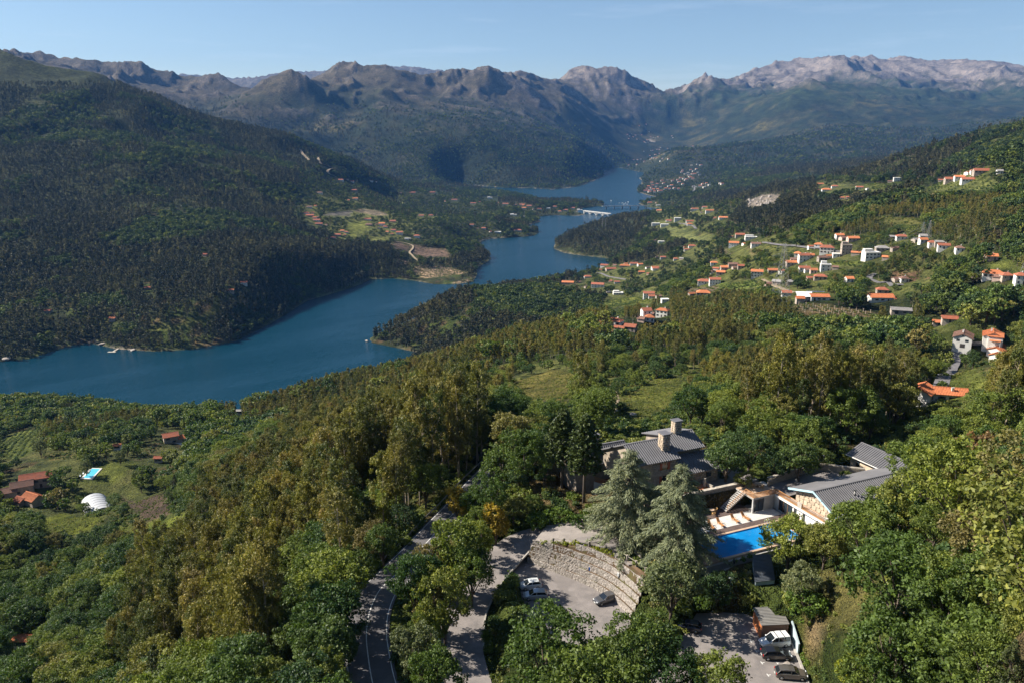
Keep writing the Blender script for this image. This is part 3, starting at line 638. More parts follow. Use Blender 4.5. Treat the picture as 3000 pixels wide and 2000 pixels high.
def build_forests():
    T = plant(); rng = np.random.default_rng(11); print('trees', len(T), round(time.time() - T0, 1))
    x, y, z, px, py, dep, euc, sc, h = T.T; euc = euc > 0.5; dist = np.hypot(x, y)
    size = h / dep; onscreen = (px > 0) & (px < 3000) & (proj(x, y, z + h * 0.8)[1] < 1990)
    single = np.zeros(len(T), bool)
    for kind in (True, False):
        c = np.nonzero((euc == kind) & onscreen & (dist < 420))[0]; c = c[np.argsort(-size[c])][:290]; single[c] = True
    kinds = {True: 'euc', False: 'oak'}
    for i in np.nonzero(single)[0]:
        e = bool(euc[i]); aw = area_words(px[i], py[i], dep[i], e)
        if e: pr = PROTO['euc'][i % 4]; nm, lb, gp = 'eucalyptus_tree', 'tall olive brown eucalyptus ' + aw, 'eucalyptus trees ' + aw
        else:
            oakish = px[i] > 1000 or rng.random() < 0.25
            pr = PROTO['oak' if oakish else 'green'][i % 4]; nm = 'oak_tree' if oakish else 'broadleaf_tree'
            lb = ('yellow green oak with rounded crown ' if oakish else 'dark green broadleaf tree with rounded crown ') + aw; gp = ('oaks ' if oakish else 'broadleaf trees ') + aw
        tree_thing(nm, pr, (x[i], y[i], z[i]), rng.random() * 6.28, sc[i] * (0.82 if e else 1.0), lb, 'tree', gp, sc[i] * (0.9 + 0.25 * rng.random()))
    rest = ~single; nrest = rest.sum()
    R = np.zeros((len(T), 10)); R[:, 0] = x; R[:, 1] = y; R[:, 2] = z - 0.1; s = sc * (0.9 + 0.2 * rng.random(len(T))); wf = np.where(euc & (dist < 1000), 0.82, 1.0); R[:, 3] = s * wf; R[:, 4] = s * wf; R[:, 5] = sc * (0.85 + 0.3 * rng.random(len(T)))
    R[:, 6] = 0.08 * rng.normal(size=len(T)); R[:, 7] = 0.08 * rng.normal(size=len(T)); R[:, 8] = rng.random(len(T)) * 6.28
    def put(name, mask, keys, weights, label, cat):
        pr = []; w = []
        for k, q in zip(keys, weights):
            for p in PROTO[k]: pr.append(p); w.append(q / len(PROTO[k]))
        idx = np.nonzero(mask)[0]
        if not len(idx): return
        P = R[idx].copy(); P[:, 9] = rng.choice(len(pr), len(idx), p=np.array(w) / sum(w)); instancer(name, P, pr, label, cat)
    nr = dist < 420; md = (dist >= 420) & (dist < 1000); fr = dist >= 1000
    put('eucalyptus_wood', rest & nr & euc, ['euc'], [1], 'dense eucalyptus wood on the near slopes', 'eucalyptus wood')
    put('oak_wood', rest & nr & ~euc, ['oak', 'green', 'pine'], [0.45, 0.50, 0.05], 'mixed oak wood filling the near slopes', 'oak wood')
    put('spur_eucalyptus_wood', rest & md & euc, ['euc_m'], [1], 'eucalyptus wood running down the spur to the lake', 'eucalyptus wood')
    put('valley_wood', rest & md & ~euc, ['green_m', 'oak_m'], [0.7, 0.3], 'green broadleaf wood around the farms and houses', 'wood')
    put('hillside_eucalyptus_wood', rest & fr & euc, ['euc_f'], [1], 'dark eucalyptus wood covering the far hillsides', 'eucalyptus wood')
    put('hillside_wood', rest & fr & ~euc, ['green_f'], [1], 'green broadleaf wood on the far hillsides', 'wood')
    print('forests', round(time.time() - T0, 1))
for poly in ([(2080,650),(2300,690),(2560,690),(2860,720),(2860,840),(2560,880),(2300,880),(2000,860),(1950,800),(2000,730)], [(880,560),(1180,580),(1300,640),(1200,700),(1000,700),(880,640)], [(2380,530),(2560,540),(2940,510),(2940,560),(2400,575)], [(1700,800),(1960,760),(1960,880),(1720,870)], [(2690,970),(3000,970),(3000,1190),(2690,1190)], [(1900,600),(2100,600),(2100,680),(1920,680)], [(20,1260),(540,1260),(540,1550),(20,1560)], [(1500,1060),(2040,1050),(2020,1220),(1480,1200)]):
    paint([hit(*p)[0][:2] for p in poly], (0.150, 0.165, 0.055), 0.75, 25.0, 60.0)
for w, col in FIELD_W:
    D = np.hypot(*np.mean(w, 0)); paint(w, col, 0.95, 1.0 + D * 0.003, 2.5 + D * 0.004)
for poly, col in FIELDS: clear(poly)
for poly, col in ROCKS: clear(poly)
LANES = [([(2805,1018),(2800,1045),(2797,1065),(2785,1095),(2758,1128),(2735,1148)], 4.6, 'asphalt_lane'), ([(1784,1128),(1797,1150),(1803,1172),(1798,1198),(1786,1228)], 3.0, 'dirt_track'), ([(2238,712),(2290,720),(2340,723),(2385,728),(2440,735),(2500,738)], 5.0, 'village_road'),
         ([(2545,818),(2552,808),(2568,803)], 5.0, 'village_road'), ([(2548,818),(2575,828),(2610,834),(2640,838)], 4.0, 'village_road'), ([(2840,1008),(2880,1012),(2900,1015)], 4.0, 'village_road'), ([(1750,800),(1790,812),(1835,820)], 4.5, 'village_road'), ([(1155,708),(1185,712),(1210,722),(1200,740),(1210,752),(1225,765)], 5.0, 'dirt_track'),
         ([(2075,547),(2030,545),(2035,552),(2030,560)], 7.0, 'village_road'), ([(1990,655),(2010,660),(2040,672)], 6.0, 'village_road'), ([(2235,820),(2290,845),(2330,858)], 3.5, 'dirt_track'), ([(985,520),(960,505),(975,495),(940,480),(930,462)], 9.0, 'dirt_track'), ([(905,470),(890,455),(880,440)], 9.0, 'dirt_track')]
def build_lanes():
    asp = simple('lane_asphalt', (0.16, 0.15, 0.15), 0.9, 0.25, 0.5, 0.3, 6); dirt = simple('track_dirt', (0.29, 0.22, 0.145), 0.95, 0.3, 0.6, 0.5, 3, tint=(0.16, 0.14, 0.06))
    for pts, w, nm in LANES:
        c = curve([hit(*p)[0] for p in pts], 8)
        for p in c: p[2] = gz(p[0], p[1])
        l = offset(c, -w / 2); r = offset(c, w / 2); mb = MB(); vs = []
        for a, b in zip(l, r):
            h = max(gz(a[0], a[1]), gz(b[0], b[1]), gz((a[0] + b[0]) / 2, (a[1] + b[1]) / 2)) + 0.10 + 0.00012 * np.hypot(a[0], a[1]); vs += [(a[0], a[1], h), (b[0], b[1], h), (a[0], a[1], h - 1.2), (b[0], b[1], h - 1.2)]
        n = len(l); fs = []
        for i in range(n - 1):
            k = i * 4; fs += [(k, k + 1, k + 5, k + 4), (k + 1, k + 3, k + 7, k + 5), (k + 2, k, k + 4, k + 6)]
        mb.add(vs, fs); o = mb.build(nm, dirt if 'dirt' in nm else asp); tag(o, 'narrow lane winding between fields and trees', 'road', kind='structure')
    for pts, w, nm in LANES:
        q = [np.array(p, float) for p in pts]; l = offset(q, -2.5); r = offset(q, 2.5); CLEAR.append([tuple(p[:2]) for p in l] + [tuple(p[:2]) for p in r[::-1]])
# ------------------------------------------------------------------ trees: leaf-sized faces spread through clumps
def leaf_material(name, stops, trans=0.28, rough=0.55, spec=0.25, vary=1.0):
    """colour picked per tree from a ramp, varied per leaf clump; light passes through the blades"""
    m = bpy.data.materials.new(name); b = NB(m)
    oi = b.n('ObjectInfo').outputs['Random']; c = b.ramp(oi, stops)
    lo = b.n('ObjectInfo').outputs['Location']; st = b.noise(lo, 0.0075, 3, 0.6)      # stands of trees differ in tone
    c = b.mix(1.0, c, b.ramp(st, [(0.34, (1 - 0.36 * vary, 1 - 0.29 * vary, 1 - 0.33 * vary)), (0.50, (1.0, 1.0, 1.0)), (0.66, (1 + 0.30 * vary, 1 + 0.25 * vary, 1 + 0.12 * vary))]), 'MULTIPLY')
    v = b.n('VertexColor', layer_name='leaf').outputs[0]
    c = b.mix(1.0, c, v, 'MULTIPLY')
    p = b.bsdf(c, rough, None, 0, spec); t = b.n('BsdfTranslucent')
    b.l(b.mix(1.0, c, (1.25, 1.35, 0.7), 'MULTIPLY'), t.inputs[0])
    mx = b.n('MixShader'); mx.inputs[0].default_value = trans; b.l(p.outputs[0], mx.inputs[1]); b.l(t.outputs[0], mx.inputs[2])
    b.out(mx.outputs[0]); return m
LM = {
 'oak': leaf_material('oak_leaves', [(0.0, (0.040, 0.078, 0.020)), (0.25, (0.075, 0.118, 0.024)), (0.6, (0.125, 0.160, 0.030)), (0.85, (0.180, 0.205, 0.036)), (1.0, (0.170, 0.140, 0.050))], vary=0.45),
 'green': leaf_material('woodland_leaves', [(0.0, (0.045, 0.081, 0.030)), (0.35, (0.073, 0.114, 0.033)), (0.7, (0.121, 0.157, 0.037)), (1.0, (0.204, 0.214, 0.050))]),
 'euc': leaf_material('eucalyptus_leaves', [(0.0, (0.071, 0.094, 0.026)), (0.3, (0.119, 0.125, 0.032)), (0.6, (0.180, 0.151, 0.037)), (0.85, (0.180, 0.180, 0.032)), (1.0, (0.220, 0.166, 0.056))], 0.2, vary=0.75),
 'fareuc': leaf_material('hillside_eucalyptus_leaves', [(0.0, (0.022, 0.032, 0.015)), (0.4, (0.040, 0.045, 0.020)), (0.8, (0.076, 0.071, 0.032)), (1.0, (0.158, 0.146, 0.063))], 0.2),  # grazing-sun dimness put into leaf colour; palest stop stands for sunlit crowns
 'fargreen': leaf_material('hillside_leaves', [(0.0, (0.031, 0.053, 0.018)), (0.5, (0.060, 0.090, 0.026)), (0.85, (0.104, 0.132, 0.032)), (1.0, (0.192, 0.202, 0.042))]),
 'pine': leaf_material('pine_needles', [(0.0, (0.048, 0.067, 0.024)), (0.6, (0.084, 0.096, 0.031)), (1.0, (0.126, 0.118, 0.048))], 0.12),
 'cedar': leaf_material('cedar_needles', [(0.0, (0.181, 0.202, 0.108)), (1.0, (0.197, 0.213, 0.113))], 0.12, vary=0.00),
 'fir': leaf_material('fir_needles', [(0.0, (0.046, 0.067, 0.013)), (1.0, (0.054, 0.072, 0.014))], 0.1, vary=0.00),
 'olive': leaf_material('olive_leaves', [(0.0, (0.124, 0.146, 0.058)), (1.0, (0.176, 0.189, 0.085))], 0.2),
 'yellow': leaf_material('yellow_leaves', [(0.0, (0.330, 0.235, 0.035)), (1.0, (0.330, 0.235, 0.035))], 0.3, vary=0.00),
 'lime': leaf_material('lime_green_leaves', [(0.0, (0.19, 0.22, 0.020)), (1.0, (0.25, 0.25, 0.025))], 0.35, vary=0.00),
 'rust': leaf_material('rusty_leaves', [(0.0, (0.17, 0.105, 0.045)), (1.0, (0.20, 0.12, 0.05))], 0.25),
 'hedge': leaf_material('hedge_leaves', [(0.0, (0.070, 0.121, 0.020)), (1.0, (0.116, 0.174, 0.024))], 0.25),
 'grassy': leaf_material('grass_blades', [(0.0, (0.115, 0.142, 0.030)), (0.5, (0.162, 0.182, 0.038)), (1.0, (0.216, 0.189, 0.068))], 0.3),
}
BARK = simple('bark', (0.11, 0.085, 0.065), 0.95, 0.4, 2.0, 0.6, 6)
PALE_BARK = simple('pale_bark', (0.34, 0.28, 0.21), 0.9, 0.4, 1.2, 0.4, 5, tint=(0.20, 0.14, 0.09))
def leaves(rng, C, R, n, size, aspect=2.0, droop=0.0, up=0.35, shell=0.55, squash=0.8, cvar=0.25, lvar=0.3):
    """n leaves in each clump (centres C, radii R): diamond blades, V/F/value arrays"""
    k = len(C); C = np.repeat(np.asarray(C, float), n, 0); R = np.repeat(np.asarray(R, float), n)
    d = rng.normal(size=(k * n, 3)); d /= np.linalg.norm(d, axis=1)[:, None]
    rr = R * (shell + (1 - shell) * rng.random(k * n)) ** 1.0
    P = C + d * rr[:, None] * np.array([1, 1, squash])
    nrm = d * 0.7 + rng.normal(size=d.shape) * 0.7 + np.array([0, 0, up]); nrm /= np.linalg.norm(nrm, axis=1)[:, None]
    a = np.cross(nrm, rng.normal(size=d.shape)); a += np.array([0, 0, -droop]); a -= nrm * (a * nrm).sum(1)[:, None]; a /= np.linalg.norm(a, axis=1)[:, None] + 1e-9
    b = np.cross(nrm, a); s = size * (0.65 + 0.7 * rng.random(k * n))
    a *= s[:, None]; b *= (s / aspect)[:, None]
    V = np.stack([P - a, P - b * 1.0 + a * 0.1, P + a, P + b + a * 0.1], 1).reshape(-1, 3)
    F = np.arange(k * n * 4).reshape(-1, 4)
    val = np.repeat(1 + cvar * (rng.random(k) * 2 - 1), n) * (1 + lvar * (rng.random(k * n) * 2 - 1))
    return V, F, np.repeat(val, 4)
def crown_mesh(name, parts, mat):
    V = np.concatenate([p[0] for p in parts]); off = np.cumsum([0] + [len(p[0]) for p in parts[:-1]]); F = np.concatenate([p[1] + o for p, o in zip(parts, off)]); val = np.concatenate([p[2] for p in parts])
    me = np_mesh(name, V, F, mat); at = me.color_attributes.new('leaf', 'FLOAT_COLOR', 'POINT')
    # leaf colour leans a little to yellow where it is lighter
    c = np.stack([val * (1 + 0.18 * (val - 1)), val, val * (1 - 0.3 * (val - 1)), np.ones_like(val)], 1); at.data.foreach_set('color', c.astype(np.float32).ravel()); return me
def lobes(rng, n, R, H, z0):
    """centres and radii of the rounded masses that make up a broad crown"""
    out = [(0.0, 0.0, z0 + H * 0.55, R * 0.72)]
    for i in range(n):
        t = 2 * math.pi * (i + rng.random() * 0.8) / n; q = 0.45 + 0.25 * rng.random()
        out.append((R * q * math.cos(t), R * q * math.sin(t), z0 + H * (0.25 + 0.5 * rng.random()), R * (0.36 + 0.22 * rng.random())))
    return out
def broad(seed, R=5.0, H=9.0, z0=3.0, nlobe=7, nclump=130, nleaf=24, size=0.30, cr=0.85, mat='oak', name='oak'):
    rng = np.random.default_rng(seed); L = lobes(rng, nlobe, R, H, z0); A = np.array(L); w = A[:, 3] ** 2; pick = rng.choice(len(A), nclump * 3, p=w / w.sum())
    d = rng.normal(size=(nclump * 3, 3)); d[:, 2] = d[:, 2] + 0.25; d /= np.linalg.norm(d, axis=1)[:, None]
    P = A[pick, :3] + d * (A[pick, 3] * (0.80 + 0.3 * rng.random(nclump * 3)))[:, None] * np.array([1, 1, 0.88])
    ins = np.zeros(len(P), bool)
    for (x, y, z, r) in L: ins |= ((P - [x, y, z]) ** 2).sum(1) < (r * 0.66) ** 2
    P = P[~ins & (P[:, 2] > z0 * 0.6)][:nclump]
    cl = leaves(rng, P, cr * (0.6 + 0.6 * rng.random(len(P))), nleaf, size, 1.7, 0.2)
    me = crown_mesh(name + '_crown', [cl], LM[mat])
    t = MB(); t.tube([(0, 0, -1.2), (0.1, 0, z0 * 0.6), (0, 0.1, z0 + H * 0.45)], [0.34, 0.26, 0.12], 7)
    for (x, y, z, r) in L[1:]:
        t.tube([(0, 0, z0 * 0.7), (x * 0.5, y * 0.5, (z0 * 0.7 + z) / 2 + 0.3), (x, y, z)], [0.16, 0.10, 0.04], 5, cap=False)
    return me, t.mesh(name + '_trunk', BARK)
def eucalypt(seed, Ht=20.0, nclump=60, nleaf=36, size=0.30, cr=0.95, width=2.4, mat='euc', bare=0.3, name='eucalyptus'):
    rng = np.random.default_rng(seed); P = []; t = MB()
    lean = rng.normal(size=2) * 0.5
    ax = lambda s: np.array([lean[0] * s + 0.25 * math.sin(3 * s + seed), lean[1] * s + 0.25 * math.cos(2.3 * s + seed), Ht * s])
    t.tube([ax(-0.06), ax(0.2), ax(0.45), ax(0.7), ax(0.93)], [0.27, 0.23, 0.17, 0.11, 0.04], 6)
    n = 0
    while len(P) < nclump:
        s = bare + (1 - bare) * (rng.random() ** 0.8); w = width * (0.25 + 1.0 * math.sin(math.pi * min(1, 0.12 + (1 - s) / (1 - bare) * 0.72))) * (0.35 + 0.75 * rng.random())
        th = rng.random() * 6.283; c = ax(s) + np.array([w * math.cos(th), w * math.sin(th), 0.25 * w])
        P.append(c)
        if n % 5 == 0 and s < 0.9: t.tube([ax(max(0.1, s - 0.07)), c], [0.07, 0.02], 4, cap=False)
        n += 1
    P.append(ax(1.0)); P = np.array(P)
    cl = leaves(rng, P, cr * (0.55 + 0.7 * rng.random(len(P))), nleaf, size, 2.3, 0.9, 0.15, 0.35, 1.05, 0.3, 0.3)
    return crown_mesh(name + '_crown', [cl], LM[mat]), t.mesh(name + '_trunk', PALE_BARK)
def pine(seed, Ht=13.0, levels=13, per=7, nleaf=46, size=0.26, width=3.2, mat='pine', name='pine'):
    """whorled boughs that turn upwards at their tips"""
    rng = np.random.default_rng(seed); P = []; t = MB(); t.tube([(0, 0, -0.8), (0.1, 0, Ht * 0.5), (0, 0, Ht * 0.97)], [0.24, 0.16, 0.03], 6)
    for l in range(levels):
        s = 0.16 + 0.82 * l / (levels - 1); w = width * (1 - s) ** 0.75 + 0.15
        for k in range(max(3, int(per * (1 - 0.4 * s)))):
            th = 6.283 * (k + rng.random() * 0.6) / per + l
            for q in (0.45, 0.75, 1.0):
                P.append((w * q * math.cos(th), w * q * math.sin(th), Ht * s + 0.35 * w * q * q + 0.3 * (rng.random() - 0.5)))
            t.tube([(0, 0, Ht * s), (w * math.cos(th), w * math.sin(th), Ht * s + 0.35 * w)], [0.05, 0.015], 4, cap=False)
    P.append((0, 0, Ht)); P = np.array(P)
    cl = leaves(rng, P, 0.42 * (0.7 + 0.5 * rng.random(len(P))), max(3, nleaf // 3), size, 3.0, -0.8, 0.1, 0.2, 1.3, 0.25, 0.3)
    return crown_mesh(name + '_crown', [cl], LM[mat]), t.mesh(name + '_trunk', BARK)
def scrub(seed, R=1.2, H=1.3, nclump=16, nleaf=22, size=0.16, mat='green', name='shrub'):
    rng = np.random.default_rng(seed); th = rng.random(nclump) * 6.283; q = np.sqrt(rng.random(nclump)) * R * 0.8
    P = np.stack([q * np.cos(th), q * np.sin(th), H * (0.25 + 0.6 * rng.random(nclump) * (1 - (q / R) ** 2 * 0.6))], 1)
    cl = leaves(rng, P, R * 0.42 * (0.6 + 0.7 * rng.random(nclump)), nleaf, size, 1.8, 0.0, 0.4)
    return crown_mesh(name + '_foliage', [cl], LM[mat])
# prototypes; nearer ones carry more and smaller leaves
PROTO = {}
PROTO['oak'] = [broad(100 + i, 4.6 + 0.4 * i, 8.2 + 0.5 * i, 2.6, 7 + i % 2, 195, 40, 0.195, 0.84, 'oak', 'oak') for i in range(5)]
PROTO['green'] = [broad(200 + i, 4.2 + 0.4 * i, 8.5, 2.4, 6 + i % 3, 175, 38, 0.20, 0.82, 'green', 'broadleaf') for i in range(4)]
PROTO['euc'] = [eucalypt(300 + i, 18 + 2 * i, 84, 54, 0.28, 1.02, 2.5 + 0.25 * i, 'euc') for i in range(4)]
PROTO['pine'] = [pine(400 + i, 12 + i * 2) for i in range(2)]
PROTO['green_m'] = [broad(250 + i, 4.4, 8.5, 2.4, 6, 60, 15, 0.50, 0.95, 'green', 'broadleaf') for i in range(3)]
PROTO['oak_m'] = [broad(150 + i, 4.8, 8.5, 2.4, 7, 60, 15, 0.50, 0.95, 'oak', 'oak') for i in range(2)]
PROTO['euc_m'] = [eucalypt(350 + i, 18 + i, 40, 22, 0.56, 1.2, 2.7, 'euc') for i in range(3)]
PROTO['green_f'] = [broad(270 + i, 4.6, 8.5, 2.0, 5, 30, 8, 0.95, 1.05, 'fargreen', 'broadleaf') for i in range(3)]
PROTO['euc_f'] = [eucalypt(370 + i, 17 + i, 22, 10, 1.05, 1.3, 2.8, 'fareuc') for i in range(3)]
PROTO['shrub'] = [scrub(500 + i, 1.2, 1.3, 18, 22, 0.17, 'green') for i in range(3)]
PROTO['shrub_y'] = [scrub(510 + i, 1.1, 1.1, 16, 22, 0.16, 'oak') for i in range(2)]
PROTO['tuft'] = [scrub(520 + i, 0.7, 0.5, 10, 16, 0.16, 'grassy') for i in range(2)]
PROTO['olive'] = [broad(530 + i, 2.6, 3.6, 1.2, 5, 46, 20, 0.24, 0.7, 'olive', 'olive') for i in range(2)]
print('protos', round(time.time() - T0, 1))
# ------------------------------------------------------------------ roads, drive, car park, court
ASPH = simple('old_asphalt', (0.222, 0.198, 0.184), 0.92, 0.2, 0.8, 0.5, 9, tint=(0.175, 0.160, 0.152))
ASPH2 = simple('court_asphalt', (0.275, 0.242, 0.216), 0.92, 0.14, 0.22, 0.5, 7, tint=(0.215, 0.19, 0.172))
ROADA = simple('road_asphalt', (0.125, 0.117, 0.118), 0.9, 0.16, 0.5, 0.4, 9, tint=(0.095, 0.090, 0.090))
def worn_asphalt(name, col, dark, scale=1.0):
    """bleached asphalt: aggregate speckle, repairs, stains and hair cracks"""
    m = bpy.data.materials.new(name); b = NB(m); tc = b.n('NewGeometry').outputs['Position']
    n1 = b.noise(tc, 0.45 * scale, 5, 0.65); n2 = b.noise(tc, 14.0, 3, 0.6); n3 = b.noise(tc, 0.16 * scale, 3, 0.5)
    c = b.ramp(n1, [(0.30, dark), (0.52, col), (0.72, tuple(q * 1.18 for q in col))]); c = b.mix(1.0, c, b.ramp(n2, [(0.35, (0.80, 0.80, 0.80)), (0.65, (1.16, 1.15, 1.14))]), 'MULTIPLY')
    c = b.mix(b.ramp(n3, [(0.56, (0, 0, 0)), (0.60, (0.55, 0.55, 0.55))]), c, tuple(q * 0.72 for q in col))
    wv = b.mix(0.25, tc, b.noise(tc, 1.1, 3, 0.6, 1), 'ADD'); v = b.n('TexVoronoi', feature='DISTANCE_TO_EDGE'); v.inputs['Scale'].default_value = 0.32; b.l(wv, v.inputs['Vector'])
    c = b.mix(b.ramp(v.outputs[0], [(0.0, (0.38, 0.38, 0.38)), (0.008, (0, 0, 0))]), c, (0.06, 0.055, 0.05))
    st = b.noise(tc, 0.9, 2, 0.5); c = b.mix(b.ramp(st, [(0.70, (0, 0, 0)), (0.78, (0.6, 0.6, 0.6))]), c, (0.075, 0.07, 0.066))
    b.out(b.bsdf(c, 0.92, b.bump(n2, 0.5, 0.03), 0, 0.2).outputs[0]); return m
ASPH = worn_asphalt('old_asphalt', (0.232, 0.206, 0.192), (0.170, 0.155, 0.148)); ASPH2 = worn_asphalt('court_asphalt', (0.290, 0.255, 0.228), (0.215, 0.19, 0.172)); ROADA = worn_asphalt('road_asphalt', (0.128, 0.120, 0.121), (0.100, 0.095, 0.095))
PAINT = simple('road_paint', (0.62, 0.60, 0.56), 0.8, 0.2, 2.5)
KERB = simple('granite_kerb', (0.36, 0.33, 0.29), 0.9, 0.25, 1.5, 0.4, 9)
def strip(name, c, d0, d1, lift, mat, skirt=0.0, label=None, cat=None, kind=None, parent=None):
    l = offset(c, d0); r = offset(c, d1); vs = []; fs = []; n = len(c)
    for a, b in zip(l, r): vs += [(a[0], a[1], a[2] + lift), (b[0], b[1], b[2] + lift)] + ([(a[0], a[1], a[2] + lift - skirt), (b[0], b[1], b[2] + lift - skirt)] if skirt else [])
    s = 4 if skirt else 2
    for i in range(n - 1):
        k = i * s; fs.append((k, k + 1, k + s + 1, k + s))
        if skirt: fs += [(k + 1, k + 3, k + s + 3, k + s + 1), (k + 2, k, k + s, k + s + 2)]
    if skirt: fs += [(0, 2, 3, 1), ((n - 1) * s, (n - 1) * s + 1, (n - 1) * s + 3, (n - 1) * s + 2)]
    o = MB().add(vs, fs).build(name, mat, parent); tag(o, label, cat, None, kind); return o
def sheet(name, poly, z, mat, th=0.4, label=None, cat=None, kind='structure'):
    zf = z if callable(z) else (lambda x, y: z); n = len(poly)
    bm = bmesh.new(); vs = [bm.verts.new((p[0], p[1], float(np.ravel(zf(np.array([p[0]]), np.array([p[1]])))[0]))) for p in poly]
    f = bm.faces.new(vs); bm.normal_update()
    if f.normal.z < 0: f.normal_flip()
    ex = bmesh.ops.extrude_face_region(bm, geom=[f]); 
    bmesh.ops.translate(bm, verts=[v for v in ex['geom'] if isinstance(v, bmesh.types.BMVert)], vec=(0, 0, 0.0))
    for v in vs: v.co.z -= th
    bmesh.ops.recalc_face_normals(bm, faces=bm.faces); bmesh.ops.triangulate(bm, faces=[f for f in bm.faces if len(f.verts) > 4])
    me = bpy.data.meshes.new(name); bm.to_mesh(me); bm.free(); me.materials.append(mat); o = link(bpy.data.objects.new(name, me)); tag(o, label, cat, None, kind); return o
rd = strip('main_road', ROAD, -3.4, 3.4, 0.0, ROADA, 0.5, 'two lane asphalt road winding down the hillside', 'road', 'structure')
strip('edge_line', ROAD, -3.05, -2.93, 0.006, PAINT, parent=rd); strip('edge_line', ROAD, 2.93, 3.05, 0.006, PAINT, parent=rd); strip('centre_line', ROAD, -0.07, 0.07, 0.006, PAINT, parent=rd)
dr = strip('hotel_drive', DRIVE, -3.3, 3.3, 0.0, ASPH, 0.5, 'asphalt drive climbing from the gate to the hotel court', 'drive', 'structure')
sheet('car_park', CARPARK, ZC + 0.006, ASPH, 0.5, 'round asphalt car park below the stone tiers', 'car park')
sheet('hotel_court', COURT, lambda x, y: court_z(x, y) + 0.012, ASPH2, 0.5, 'pale asphalt turning court above the stone tiers', 'court')
lp = sheet('lower_parking', LOWER, ZL, ASPH, 0.5, 'asphalt lower parking beside the sheds', 'parking')
for (px, py, r) in [(2200,1877,0.2),(2216,1906,0.2),(2232,1940,0.2),(2250,1976,0.2),(2277,1940,0.2)]:
    p = PZ(px, py, ZL + 0.006); MB().add([(p[0] + u * math.cos(r) - v * math.sin(r), p[1] + u * math.sin(r) + v * math.cos(r), p[2]) for u, v in [(-0.1, -0.3), (0.05, -0.3), (0.05, -0.06), (0.42, -0.06), (0.42, 0.06), (0.05, 0.06), (0.05, 0.3), (-0.1, 0.3)]], [tuple(range(8))]).build('bay_mark', PAINT, lp)
patch = simple('asphalt_patch', (0.13, 0.125, 0.12), 0.95, 0.2, 1.0)
p = PZ(2198, 1865, ZL + 0.005); MB().add([(p[0] + 0.55 * math.cos(t) * (1 + 0.2 * math.sin(3 * t)), p[1] + 0.95 * math.sin(t), p[2]) for t in np.linspace(0, 6.28, 15)[:-1]], [tuple(range(14))]).build('dark_patch', patch, lp)
# kerb along the right side of the lower parking and the drive
def kerb(name, c, d, w=0.28, h=0.14, label=None):
    a = offset(c, d); b = offset(c, d + w); mb = MB(); vs = []; fs = []
    for p, q in zip(a, b): vs += [(p[0], p[1], p[2] - 0.2), (p[0], p[1], p[2] + h), (q[0], q[1], q[2] + h), (q[0], q[1], q[2] - 0.2)]
    for i in range(len(a) - 1):
        k = i * 4; fs += [(k, k + 4, k + 5, k + 1), (k + 1, k + 5, k + 6, k + 2), (k + 2, k + 6, k + 7, k + 3)]
    fs += [(0, 1, 2, 3), (len(a) * 4 - 1, len(a) * 4 - 2, len(a) * 4 - 3, len(a) * 4 - 4)]
    o = mb.add(vs, fs).build(name, KERB); tag(o, label, 'kerb', kind='structure'); return o
kerb('drive_kerb', DRIVE[20:62], 3.3, 0.25, 0.13, 'stone kerb along the hotel drive'); kerb('parking_kerb', curve([PZ(2312,1862,ZL), PZ(2338,1915,ZL), PZ(2362,1975,ZL), PZ(2385,2040,ZL)], 6), 0.05, 0.35, 0.2, 'stone kerb along the bank of the lower parking')
# ------------------------------------------------------------------ guard rail below the main road
STEEL = simple('galvanised_steel', (0.40, 0.40, 0.40), 0.45, 0.2, 2.0, metal=0.6, tint=(0.25, 0.2, 0.16))
g = empty('guard_rail', tuple(ROAD[20]), 0, 'steel guard rail along the outer edge of the winding road', 'guard rail'); gi = Vector(ROAD[20])
oc = offset(ROAD[4:118], -4.15); mb = MB(); vs = []; fs = []
for q in oc: vs += [(q[0] - gi.x, q[1] - gi.y, q[2] + h - gi.z) for h in (0.42, 0.74)]
for q in oc: vs += [(q[0] - gi.x + 0.05, q[1] - gi.y, q[2] + h - gi.z) for h in (0.42, 0.74)]
n = len(oc) * 2
for i in range(len(oc) - 1):
    k = i * 2; fs += [(k, k + 2, k + 3, k + 1), (n + k + 1, n + k + 3, n + k + 2, n + k), (k + 1, k + 3, n + k + 3, n + k + 1)]
mb.add(vs, fs).build('rail', STEEL, g)
for q in oc[::3]: MB().box(-0.06, 0.06, -0.06, 0.06, -0.9, 0.7).build('post', STEEL, g).location = Vector(q) - gi
# ------------------------------------------------------------------ stone tiers between car park and court
GAB = None
def gabion_material():
    m = bpy.data.materials.new('stacked_stone'); b = NB(m); tc = b.n('TexCoord').outputs['Object']
    v = b.n('TexVoronoi'); v.inputs['Scale'].default_value = 4.6; b.l(tc, v.inputs['Vector']); e = b.n('TexVoronoi', feature='DISTANCE_TO_EDGE'); e.inputs['Scale'].default_value = 4.6; b.l(tc, e.inputs['Vector'])
    c = b.ramp(v.outputs['Color'], [(0.0, (0.23, 0.20, 0.17)), (0.5, (0.38, 0.335, 0.295)), (1.0, (0.52, 0.47, 0.42))]); g = b.ramp(e.outputs[0], [(0.0, (0.30, 0.27, 0.24)), (0.09, (1, 1, 1))])
    c = b.mix(1.0, c, g, 'MULTIPLY'); n = b.noise(tc, 0.8, 4, 0.6); c = b.mix(b.ramp(n, [(0.5, (0, 0, 0)), (0.8, (0.6, 0.6, 0.6))]), c, (0.20, 0.19, 0.15))
    b.out(b.bsdf(c, 0.95, b.bump(e.outputs[0], 0.7, 0.09), 0, 0.15).outputs[0]); return m
GAB = gabion_material()
